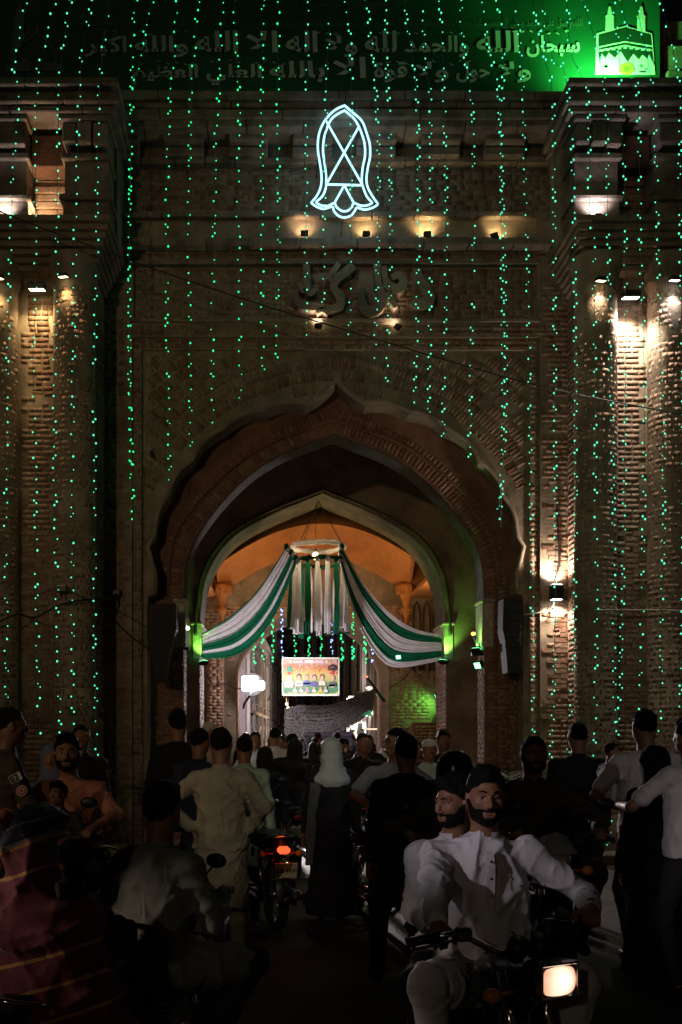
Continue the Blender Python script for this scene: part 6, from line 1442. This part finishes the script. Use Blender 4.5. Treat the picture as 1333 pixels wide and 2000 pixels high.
def headlight_mat():
    # the reflector: hottest in the middle, amber towards the rim, ribbed glass
    m = bpy.data.materials.new('headlight_glow'); m.use_nodes = True; N = m.node_tree.nodes; L = m.node_tree.links; b = N['Principled BSDF']; b.inputs['Base Color'].default_value = (.1, .1, .1, 1)
    tc = N.new('ShaderNodeTexCoord'); mp = N.new('ShaderNodeMapping'); mp.inputs['Location'].default_value = (-.5, -.5, -.5); L.new(tc.outputs['Generated'], mp.inputs[0]); ln = N.new('ShaderNodeVectorMath'); ln.operation = 'LENGTH'; L.new(mp.outputs[0], ln.inputs[0])
    n = N.new('ShaderNodeTexNoise'); n.inputs['Scale'].default_value = 5; L.new(tc.outputs['Generated'], n.inputs['Vector']); ad = N.new('ShaderNodeMath'); ad.operation = 'MULTIPLY_ADD'; L.new(n.outputs[0], ad.inputs[0]); ad.inputs[1].default_value = .12; L.new(ln.outputs['Value'], ad.inputs[2])
    cr = N.new('ShaderNodeValToRGB'); e = cr.color_ramp.elements; e[0].position = .20; e[0].color = (1, .93, .80, 1); e[1].position = .82; e[1].color = (.55, .20, .10, 1); q = e.new(.5); q.color = (1, .68, .48, 1)
    L.new(ad.outputs[0], cr.inputs[0]); L.new(cr.outputs[0], b.inputs['Emission Color']); b.inputs['Emission Strength'].default_value = 1.5; return m
M_HLON = headlight_mat()
# ---- hero bike: heads toward the camera
HX, HY, HR, HS = .83, 3.76, PI + .03, .93
bike1 = motorcycle('black motorcycle with a glowing square headlight ridden toward the viewer', HX, HY, HR, paint('bike_black', (.012, .012, .014)), M_HLON, square=True, steer=.42, mirrors=False); bike1.scale = (HS,) * 3
def BL(x, y, z, bx=HX, by=HY, br=HR): v = Matrix.Rotation(br, 3, 'Z') @ Vector((x, y, 0)); return Vector((bx + v.x, by + v.y, z))
def sitting(label, bx, by, br, back=-.12, seat=.86, lean=.10, reach=True, offx=0, **kw):
    """rider on a motorcycle at (bx, by) heading br"""
    v = Matrix.Rotation(br, 3, 'Z') @ Vector((offx, back, 0))
    if reach:
        kw.setdefault('hands', [(-.32 - offx, .26 - back, 1.06), (.32 - offx, .26 - back, 1.06)]); kw.setdefault('hpose', ('grip', 'grip')); kw.setdefault('elbows', [(-.9, -.2, -.35), (.9, -.2, -.35)])
    kw.setdefault('feet', [(-.24, .08 - back, .37), (.24, .08 - back, .37)]); kw.setdefault('knees', [(-.45, .8, .6), (.45, .8, .6)])
    return person(label, bx + v.x, by + v.y, br, sit=True, seat=seat, lean=lean, **kw)
def on_person(info, name, mb, m_, label=None):
    o = mb.build(name, m_, info['t']); 
    if label: o['label'] = label
    return o
# rider in the white kurta
p = sitting('young bearded man in a white kurta riding the motorcycle with the square headlight', HX + .01, HY, HR, back=-.20 * HS, seat=.715, tor=1.15, lean=.06, h=1.70, wide=1.15, v=.0075, hv=.0042, top=('kurta', CW), legs=CW, skin=SKIN, hair='thick', beard=1, eyes=.6, head=(-.06, -.03), seed=3,
            hands=[(-.36, .30, 1.06), (.30, .56, 1.03)], elbows=[(-.9, -.25, -.6), (1.3, -.35, .05)], scale=HS)
def front_pt(p, zl, xl, off=.012):      # a point on the chest front
    c = p['hip'] + p['up'] * zl; return c + Vector((xl, .108 * p['S'] + .026 + off, 0))
mb = MB(); P_ = [front_pt(p, z, .004, .016) for z in (.56, .50, .44, .37, .31)]; P_ = [q + Vector((0, -.03 * max(0, (i == 0)), 0)) for i, q in enumerate(P_)]
for i in range(4): a, b = P_[i], P_[i + 1]; mb.add([a + Vector((-.017, 0, 0)), a + Vector((.017, 0, 0)), b + Vector((.017, 0, 0)), b + Vector((-.017, 0, 0)), a + Vector((-.017, -.02, 0)), a + Vector((.017, -.02, 0)), b + Vector((.017, -.02, 0)), b + Vector((-.017, -.02, 0))], [(0, 1, 2, 3), (0, 3, 7, 4), (1, 5, 6, 2), (3, 2, 6, 7)])
on_person(p, 'button_placket', mb, CW)
for z in (.52, .45, .38): mb = MB(); mb.ell(front_pt(p, z, .004, .019), (.006, .003, .006), 8, 6); on_person(p, 'button', mb, M_CHROME)
mb = MB(); c = front_pt(p, .44, -.085, .006)
mb.tube([c + Vector((.004, 0, .035)), c + Vector((.010, 0, .022)), c + Vector((-.004, 0, .006)), c + Vector((.008, 0, -.006)), c + Vector((0, 0, -.020)), c + Vector((0, 0, -.040))], [.003, .006, .005, .006, .003, .004], 6); on_person(p, 'embroidered_pin', mb, mat('tarnished_brass', (.30, .22, .08), .4, metal=.7))
mb = MB(); e, w_ = p['arm'][0]; d = (w_ - e).normalized(); M_ = d.to_track_quat('Z', 'Y').to_matrix(); mb.lathe([(.033, -.012), (.035, 0), (.033, .012)], w_ - d * .012, 16, M_); mb.ell(w_ - d * .012 + M_ @ Vector((0, .035, 0)), (.018, .018, .010), 10, 6); on_person(p, 'wristwatch', mb, M_CHROME)
# pillion
q = sitting('bearded pillion passenger in a striped white shirt looking sideways behind the rider', HX - .03, HY, HR, back=-.60 * HS, tor=1.08, wide=.92, seat=.72, scale=HS, lean=.05, reach=False, h=1.66, v=.009, hv=.0046, top=('shirt', CWS), legs=CDK, hair='thick', beard=1, eyes=.6, head=(-1.05, -.10), seed=8, hands=[(-.12, .26, .90), (.15, .26, .90)], elbows=[(-.15, -.9, -.4), (.15, -.9, -.4)], skin=SKIN)
# ---- woman in the maroon shawl, back to the camera, riding pillion behind a man in white
M_SHAWL = None
def shawl_mat():
    m = bpy.data.materials.new('maroon_shawl'); m.use_nodes = True; N = m.node_tree.nodes; L = m.node_tree.links; b = N['Principled BSDF']; b.inputs['Roughness'].default_value = .75; b.inputs['Sheen Weight'].default_value = .3
    tc = N.new('ShaderNodeTexCoord'); sp = N.new('ShaderNodeSeparateXYZ'); L.new(tc.outputs['Object'], sp.inputs[0])
    n = N.new('ShaderNodeTexNoise'); n.inputs['Scale'].default_value = 3; L.new(tc.outputs['Object'], n.inputs['Vector'])
    x2 = N.new('ShaderNodeMath'); x2.operation = 'MULTIPLY_ADD'; L.new(sp.outputs[0], x2.inputs[0]); x2.inputs[1].default_value = -.32; L.new(sp.outputs[2], x2.inputs[2])
    nn = N.new('ShaderNodeMath'); nn.operation = 'MULTIPLY_ADD'; L.new(n.outputs[0], nn.inputs[0]); nn.inputs[1].default_value = .05; L.new(x2.outputs[0], nn.inputs[2])
    cr = N.new('ShaderNodeValToRGB'); cr.color_ramp.interpolation = 'CONSTANT'; e = cr.color_ramp.elements
    base = (.17, .006, .022, 1); gold = (.62, .30, .08, 1); blue = (.03, .045, .085, 1); grey = (.34, .30, .36, 1)
    mr = N.new('ShaderNodeMapRange'); mr.inputs[1].default_value = .3; mr.inputs[2].default_value = 1.5; L.new(nn.outputs[0], mr.inputs[0]); L.new(mr.outputs[0], cr.inputs[0])
    def at(z): return (z - .3) / 1.2
    stops = [(0, base)]
    for z in (.50, .64, .76, .88): stops += [(at(z), gold), (at(z + .014), base)]
    stops += [(at(1.225), gold), (at(1.240), base), (at(1.335), gold), (at(1.350), grey), (at(1.362), blue), (at(1.418), grey), (at(1.426), blue)]
    e[0].position = 0; e[0].color = base; e[1].position = stops[1][0]; e[1].color = stops[1][1]
    for pz, c in stops[2:]: q_ = e.new(pz); q_.color = c
    n2 = N.new('ShaderNodeTexNoise'); n2.inputs['Scale'].default_value = 160; L.new(tc.outputs['Object'], n2.inputs['Vector'])
    mx = N.new('ShaderNodeMix'); mx.data_type = 'RGBA'; mx.blend_type = 'MULTIPLY'; mx.inputs[0].default_value = .6; L.new(cr.outputs[0], mx.inputs[6]); L.new(n2.outputs[0], mx.inputs[7]); L.new(mx.outputs[2], b.inputs['Base Color'])
    bp = N.new('ShaderNodeBump'); bp.inputs['Strength'].default_value = .4; bp.inputs['Distance'].default_value = .004; L.new(n2.outputs[0], bp.inputs['Height']); L.new(bp.outputs[0], b.inputs['Normal'])
    return m
M_SHAWL = shawl_mat()
WX, WY, WR = -.62, 4.05, -.42
bike2 = motorcycle('dark green motorcycle at the lower left carrying the woman in maroon', WX, WY, WR, paint('bike_green', (.02, .10, .07)), tail=False); bike2.scale = (.9,) * 3
sv = Matrix.Rotation(WR, 3, 'Z') @ Vector((0, -.42, 0))
p = person('woman seen from behind wrapped in a maroon shawl with gold stripes', WX + sv.x - .10, WY + sv.y, WR + .1, h=1.62, sit=True, seat=.68, scale=.93, lean=.05, v=.010, top=('abaya', CBLK), hair='none', face=False, hands=[(-.2, .3, .95), (.2, .35, .95)], feet=[(-.28, .3, .38), (-.20, .36, .38)], seed=5, head=(.25, 0))
f = Field((-.60, -.50, .30), (.60, .45, 1.62), .011); hc = p['hc']
f.ell(hc + Vector((0, -.02, .030)), (.104, .120, .118), .01); f.ell(hc + Vector((0, -.03, -.07)), (.098, .112, .12), .03); f.cap(hc + Vector((0, -.04, -.12)), p['nb'] + Vector((0, 0, -.06)), .09, .13, .05)
f.ell(p['nb'] + Vector((0, -.01, -.15)), (.31, .19, .15), .08); f.cone([(0, -.02, .30, .50, .30), (0, -.02, .55, .46, .27), (0, -.01, .78, .40, .23), (0, 0, .94, .33, .20), (0, 0, 1.06, .22, .15)], .08)
f.ell(hc + Vector((0, .17, -.01)), (.07, .09, .09), .02, sub=True); f.folds(.022, 4, 7, 9); f.folds(.007, 9, 5, 26); field_obj('shawl', [f], M_SHAWL, p['t'])
sv = Matrix.Rotation(WR, 3, 'Z') @ Vector((.02, -.02, 0))
p = sitting('man in a pale grey kurta steering the green motorcycle before the woman in maroon', WX + .12, WY + .10, WR, back=-.02, seat=.72, scale=.93, lean=.16, h=1.70, wide=.95, hands=[(-.22, .34, 1.0), (.20, .34, 1.0)], elbows=[(-.5, -.5, -.6), (.35, -.5, -.8)], v=.010, top=('kurta', cloth('grey_white_kurta', (.24, .25, .22))), legs=CDK, hair='thick', face=False, seed=11)

# ---- khaki man, hands on hips, back to the camera
p = person('man from behind in a long khaki kurta with both hands on his hips', *put(432, 7.0), 0.0, h=1.65, v=.0085, top=('kurta', CBEI), legs=CBEI, skin=SKIN2, hair='short', face=False, seed=2, head=(-.12, .05), wide=1.02,
           hands=[(-.20, -.02, .99), (.20, .0, .97)], elbows=[(-1, -.25, -.15), (.7, -.8, -.2)], hpose=('relaxed', 'relaxed'), skirt=.44, spread=.13)
# ---- woman with white scarf walking away
p = person('woman walking into the gate in a black gown with a white headscarf', *put(648, 8.8), .05, h=1.57, v=.011, top=('abaya', CBLK), hair='hood', hairm=cloth('mint_white_scarf', (.62, .68, .66)), face=False, seed=6)
f = Field((-.32, -.16, .45), (-.10, .12, 1.3), .011); f.cone([(-.20, -.10, .50, .035, .02), (-.19, -.11, .9, .05, .022), (-.15, -.12, 1.22, .05, .03)], .01); f.wrinkle(.005, 60, 2); field_obj('hanging_scarf_end', [f], cloth('grey_dupatta', (.13, .14, .14)), p['t'])
# ---- left group: salmon shirt rider with a child, two behind, officer
LX, LY, LR = *put(128, 6.6), PI - .18
motorcycle('motorcycle under the bearded man in the salmon shirt', LX, LY - .15, LR, paint('bike_red', (.20, .02, .02)), steer=.1)
p = sitting('bearded man in a salmon shirt on a motorcycle with a child in front of him', LX, LY - .10, LR, back=-.18, seat=.80, h=1.74, v=.009, hv=.006, top=('shirt', CSAL), hair='thick', beard=1, eyes=.1, head=(.32, 0), seed=21)
p = person('small child with thick black hair seated in front of the man in salmon', LX + .03, LY - .33, LR, h=1.02, sit=True, seat=.84, v=.009, hv=.006, top=('tee', CDK), hair='thick', eyes=.1, head=(-.2, .1), hands=[(-.15, .22, 1.0), (.15, .22, 1.0)], feet=[(-.15, .12, .52), (.15, .12, .52)], seed=22)
person('passenger in a pale blue shawl half hidden behind the man in salmon', *put(104, 7.6), PI, h=1.58, sit=True, seat=.80, v=.014, top=('shirt', CBLU), hair='hood', hairm=CBLU, seed=23, feet=[(-.2, .2, .35), (.2, .2, .35)])
person('short-haired man in black standing behind the riders at the left tower', *put(160, 9.6), PI + .1, h=1.70, v=.013, top=('shirt', CBLK), hair='short', seed=24)
p = person('uniformed officer with flag and round badge patches at the left edge', *put(12, 6.7), -1.15, h=1.78, v=.010, hv=.007, top=('shirt', COFF), legs=COFF, hair='short', skin=SKIN2, seed=25, wide=1.15, hands=[(-.12, .28, 1.12), (.14, .28, 1.12)], elbows=[(-.9, -.3, -.5), (.9, -.3, -.5)])
# patches on the sleeve that faces the camera (its right arm)
sh = p['sh'][1]; el = p['arm'][1][0]; nrm = Vector((.93, -.36, .05)).normalized(); tq = (el - sh).normalized(); sx = tq.cross(nrm).normalized()
def patch(c, w_, h_, name, m_, lay=0, shape='rect'):
    mb = MB(); o_ = nrm * (.001 * lay)
    if shape == 'rect': pts = [(-w_, -h_), (w_, -h_), (w_, h_), (-w_, h_)]
    elif shape == 'disc': pts = [(w_ * math.cos(a), h_ * math.sin(a)) for a in np.linspace(0, 2 * PI, 21)[:-1]]
    elif shape == 'cres': pts = [(w_ * math.cos(a), h_ * math.sin(a)) for a in np.linspace(.9, 5.4, 14)] + [(w_ * .3 + w_ * .8 * math.cos(a), h_ * .8 * math.sin(a)) for a in np.linspace(5.1, 1.2, 12)]
    V = [c + o_ + sx * a - tq * b for a, b in pts]; n = len(V); ctr = c + o_
    if shape == 'cres':
        k = n // 2; Fc = [(i, i + 1, n - 2 - i, n - 1 - i) for i in range(11)]
        mb.add(V, Fc)
    else: mb.add(V, [tuple(range(n))])
    return on_person(p, name, mb, m_)
M_PW = mat('patch_white', (.62, .60, .58), .7); M_PG = mat('patch_dark_green', (.015, .07, .03), .7); M_PR = mat('patch_red', (.42, .10, .12), .7)
c0 = sh.lerp(el, .34) + nrm * .070; c1 = sh.lerp(el, .66) + nrm * .066
patch(c0, .040, .028, 'flag_patch', M_PW, 0); patch(c0 + sx * .0085, .028, .024, 'flag_patch', M_PG, 2); patch(c0 + sx * .008, .013, .015, 'flag_crescent', M_PW, 4, 'cres'); patch(c0 + sx * .016 - tq * .004, .004, .004, 'flag_star', M_PW, 5, 'disc')
patch(c1, .036, .036, 'round_badge', M_PW, 0, 'disc'); patch(c1, .031, .031, 'round_badge', M_PR, 2, 'disc'); patch(c1, .018, .018, 'round_badge', M_PW, 4, 'disc'); patch(c1, .012, .013, 'round_badge', M_PR, 6, 'disc')
# ---- dark figures left of the arch
person('tall man in black with bushy hair in front of the left jamb', *put(348, 9.2), 0.2, h=1.83, v=.013, top=('kurta', CBLK), hair='thick', face=False, seed=31)
person('man in black with a visible ear just left of the khaki man', *put(388, 8.4), -.5, h=1.66, v=.012, top=('shirt', CNAV), hair='short', seed=32)
person('elderly man in a cream turban behind the khaki man', *put(410, 11.5), PI + .3, h=1.74, v=.014, top=('kurta', CTAN), hair='hood', hairm=cloth('cream_turban', (.55, .48, .36)), seed=33)
person('man in a mint green kurta partly hidden right of the khaki man', *put(478, 8.8), .1, h=1.60, v=.012, top=('kurta', CGRN), hair='short', face=False, seed=34)
person('man in a black hood between the khaki man and the white kurta', *put(518, 10.2), 0, h=1.48, v=.013, top=('kurta', CBLK), hair='hood', hairm=CBLK, face=False, seed=35)
# parked bike with the tail light
bx_, by_ = put(505, 8.6); motorcycle('parked motorcycle with a glowing red tail light and yellow number plate', bx_, by_ + .35, .25, paint('bike_dark', (.015, .015, .02)), tail=True, plate='LEB 1647')
bx_, by_ = put(572, 12.2); motorcycle('motorcycle carrying two people away through the arch', bx_, by_, .05, paint('bike_dark', (.015, .015, .02)))
sitting('rider in black driving away through the arch', bx_, by_, .05, back=.0, h=1.68, v=.014, top=('shirt', CBLK), face=False, seed=36)
sitting('pillion woman in a black gown and hood riding through the arch', bx_, by_, .05, back=-.42, seat=.82, reach=False, h=1.60, v=.014, top=('abaya', CBLK), hair='hood', hairm=CBLK, face=False, seed=37, hands=[(-.2, .3, .95), (.2, .3, .95)])
bx_, by_ = put(712, 11.4); motorcycle('oncoming motorcycle between the white headscarf and the man in glasses', bx_, by_, PI + .12, paint('bike_dark', (.015, .015, .02)), steer=.1)
sitting('rider in black and jeans coming out of the arch', bx_, by_, PI + .12, back=-.15, h=1.68, v=.013, top=('shirt', CBLK), legs=cloth('faded_denim', (.20, .21, .24)), hair='short', seed=38, head=(.1, .1))
bx_, by_ = put(776, 8.2); motorcycle('red motorcycle under the man with glasses', bx_, by_, PI + .30, paint('bike_bright_red', (.25, .012, .012)), steer=.2)
p = sitting('man with glasses in a grey t-shirt on a red motorcycle looking left', bx_, by_, PI + .30, back=-.12, h=1.74, v=.010, hv=.007, top=('tee', CGRY), legs=CDK, hair='short', seed=39, head=(-1.5, .0), eyes=.1)
T = p['T']; mb = MB()
for s in (-1, 1): mb.tube([T(s * .031 + .018 * math.cos(a), .100, .006 + .014 * math.sin(a)) for a in np.linspace(0, 2 * PI, 13)[:-1]], .0018, 5, closed=True); mb.tube([T(s * .049, .100, .010), T(s * .078, .0, .008)], .0016, 5)
mb.tube([T(-.013, .100, .008), T(.013, .100, .008)], .0016, 5); on_person(p, 'glasses', mb, M_BLACK)
person('broad man in black standing with his back to the viewer before the man with glasses', *put(795, 6.7), .15, h=1.59, v=.010, top=('kurta', CBLK), legs=CBLK, hair='thick', face=False, seed=40, wide=1.15, spread=.22)
# ---- figures between pillion and tower
p = person('man in a white cap facing the viewer beside the inner arch', *put(838, 10.4), PI, h=1.56, v=.012, hv=.008, top=('kurta', CGRN), hair='short', cap=cloth('white_cap', (.62, .68, .64)), seed=41)
person('man peering out left of the white cap', *put(812, 10.9), PI - .3, h=1.56, v=.013, top=('shirt', CDK), hair='short', seed=42)
person('man in dark clothes standing right of the white cap', *put(866, 11.2), PI, h=1.66, v=.013, top=('shirt', CBLK), hair='thick', skin=SKIN2, seed=43)
hx_, hy_ = put(890, 6.0); p = sitting('man with a shiny black helmet riding behind the two men in white', hx_, hy_, PI, back=-.1, seat=.76, h=1.58, v=.012, top=('shirt', COFF), hair='none', seed=44)
mb = MB(); mb.lathe([(0, .125), (.055, .116), (.092, .080), (.112, .02), (.115, -.04), (.108, -.09), (.085, -.11)], p['T'](0, -.01, .015), 28); on_person(p, 'helmet', mb, mat('glossy_helmet', (.012, .012, .016), .22)); motorcycle('motorcycle of the helmeted man, hidden behind the two men in white', hx_, hy_, PI, paint('bike_dark', (.015, .015, .02)))
bx_, by_ = put(1030, 6.6); motorcycle('silver-cowled motorcycle ridden by the man in brown', bx_, by_ - .25, PI - .05, paint('bike_dark', (.015, .015, .02)), fairing=mat('silver_cowl', (.42, .44, .45), .35, metal=.3), steer=-.1)
sitting('man in a dark brown kurta riding toward the viewer at the right tower', bx_, by_ - .25, PI - .05, back=-.20, seat=.80, h=1.72, v=.009, hv=.006, top=('kurta', CBRN), legs=CBRN, hair='short', beard=.6, eyes=.1, seed=45, head=(.05, 0), skin=SKIN2)
person('man in black standing with his back turned before the right tower', *put(1130, 8.6), 0, h=1.71, v=.011, top=('kurta', CBLK), legs=CBLK, hair='short', face=False, seed=46, wide=1.15)
wx_, wy_ = put(1262, 7.2)
p = person('man in a white t-shirt seen from behind carrying a toddler', wx_, wy_, .12, h=1.78, v=.009, top=('tee', CPNK), legs=CDK, skin=SKIN2, hair='short', face=False, seed=47, wide=1.12, hands=[(-.22, .20, 1.18), (.25, .0, .85)], elbows=[(-.9, -.5, -.6), (.9, -.4, -.2)])
person('toddler in a pale top with dark straps carried by the man in white', wx_ - .22, wy_ + .12, -1.35, h=.86, z0=.82, sit=True, seat=.34, v=.009, hv=.006, top=('tee', cloth('lilac_tee', (.45, .43, .50))), legs=CDK, hair='short', eyes=.1, head=(-.75, 0), seed=48, feet=[(-.08, .18, .12), (.08, .18, .12)], hands=[(-.12, .16, .5), (.12, .16, .5)])
person('man in a pale t-shirt with black cuffs cut off by the right edge', *put(1352, 6.2), .35, h=1.70, v=.010, hv=.007, top=('tee', CPNK), legs=CDK, hair='thick', face=True, seed=49, wide=1.1, hands=[(-.25, .35, 1.18), (.2, .3, 1.1)], elbows=[(-.9, -.3, -.6), (.9, -.3, -.6)])
person('woman in a black gown between the two men in white t-shirts', *put(1282, 6.6), .3, h=1.52, v=.012, top=('abaya', CBLK), hair='hood', hairm=CBLK, face=False, seed=50)
# ---- people just inside the rear arch
person('man from behind in a bright white kurta in the middle of the archway', *put(537, 14.2), 0, h=1.72, v=.013, top=('kurta', CW), legs=CW, hair='short', face=False, seed=51)
p = person('man in a white shirt holding a glowing phone at the left of the archway', *put(499, 14.0), PI, h=1.66, v=.013, top=('shirt', CW), hair='short', seed=52, hands=[(.16, .25, 1.30), (.3, .1, .9)])
mb = MB(); mb.box((0, 0, 0), (.075, .01, .14), bev=.003); o = mb.build('phone', emi('phone_screen', (.8, .95, 1), 2.5)); ph = put(482, 13.7); o.location = (ph[0], ph[1], W(0, 1463, 13.7)[1]); tag(o, 'glowing phone screen held up at the left of the archway', 'phone')
x_, z_ = W(729, 1475, 15.5); t = motorcycle('distant motorcycle with a bright bluish headlight in the archway', x_, 16.1, PI, paint('bike_dark', (.015, .015, .02)), emi('blue_white_headlight', (.6, .85, 1), 10)); t.scale = (1, 1, 1.35 * 0 + 1)
sitting('rider behind the bluish headlight in the archway', x_, 16.1, PI, h=1.66, v=.018, top=('shirt', CBLK), hair='short', seed=53)

# ================================================================= THE CROWD IN THE STREET
protos = []
for k, (tp, hr, hm_, fc) in enumerate(((('shirt', CBLK), 'short', HAIR, 0), (('kurta', CDK), 'short', HAIR, 0), (('shirt', CNAV), 'short', HAIR, 1), (('abaya', CBLK), 'hood', CBLK, 0), (('kurta', CW), 'short', HAIR, 0), (('shirt', CTAN), 'short', HAIR, 1), (('shirt', CGRY), 'thick', HAIR, 0), (('kurta', CBRN), 'hood', cloth('grey_scarf', (.3, .28, .3)), 0), (('shirt', CRED), 'short', HAIR, 0), (('kurta', CGRN), 'short', HAIR, 1))):
    lab = ['dark-haired person in black among the crowd in the street', 'dark-haired man in charcoal kurta among the crowd in the street', 'man in navy facing the viewer among the crowd in the street', 'woman in black hood and gown among the crowd in the street', 'man in white kurta among the crowd in the street', 'man in tan shirt facing the viewer among the crowd in the street', 'thick-haired man in grey shirt among the crowd in the street', 'woman in a grey scarf among the crowd in the street', 'person in red among the crowd in the street', 'man in mint green kurta facing the viewer among the crowd'][k]
    protos.append(person(lab, 0, 0, PI * fc, h=1.68 if hr != 'hood' else 1.58, v=.026, top=tp, hair=hr, hairm=hm_, face=bool(fc), seed=60 + k, group='crowd beyond the gate')['t'])
random.seed(21); used = set(); n_ = 0; spots = []
for row, Y in enumerate([17.0, 18.4, 19.8, 21.2, 22.6, 24.2, 25.2, 26.4, 27.8, 29.5, 31.2, 33, 35, 37.5, 40, 43, 46]):
    xa, xb = (-.55, 2.35) if Y > 21.5 else (-.6, 2.4); 
    if Y < 18: xa, xb = (-.35, .2)
    x = xa + random.uniform(0, .3)
    while x < xb: spots.append((x, Y + random.uniform(-.4, .4))); x += random.uniform(.42, .72) if Y > 17 else random.uniform(.55, .95)
wts = [6, 5, 3, 3, 1.6, 1.5, 2, 1.3, .6, .8]
for (x, y) in spots:
    k = random.choices(range(10), wts)[0]; src = protos[k]
    if k in used: o = copy_tree(src)
    else: o = src; used.add(k)
    o.location = (x, y, 0); s_ = random.uniform(.88, 1.02); o.scale = (s_, s_, s_); o.rotation_euler = (0, 0, random.uniform(-1.0, 1.0) + (PI if k in (2, 5, 9) else 0))
for k in range(10):
    if k not in used: protos[k].location = (.6 + k * .2, 20, 0)
x, z = W(640, 1428, 26); t = empty('parked_van', (1.55, 27.3, 0), 0, 'dark low van roof showing above the heads in the street', 'van')
mb = MB(); mb.box((0, 0, .95), (1.5, 2.4, 1.3), bev=.18); mb.build('body', paint('van_grey', (.08, .08, .10)), t); mb = MB(); mb.box((0, 0, 1.68), (1.3, 2.1, .18), bev=.08); mb.build('roof', paint('van_grey', (.08, .08, .10)), t)
for sx in (-.66, .66):
    for sy in (-.75, .75): mb = MB(); mb.lathe([(0, -.09), (.28, -.09), (.3, 0), (.28, .09), (0, .09)], (sx, sy, .3), 20, Matrix.Rotation(PI / 2, 3, 'Y')); mb.build('wheel', M_TYRE, t)
mb = MB(); mb.box((0, -1.205, 1.2), (1.2, .02, .4), bev=.008); mb.build('rear_window', M_BLACK, t)
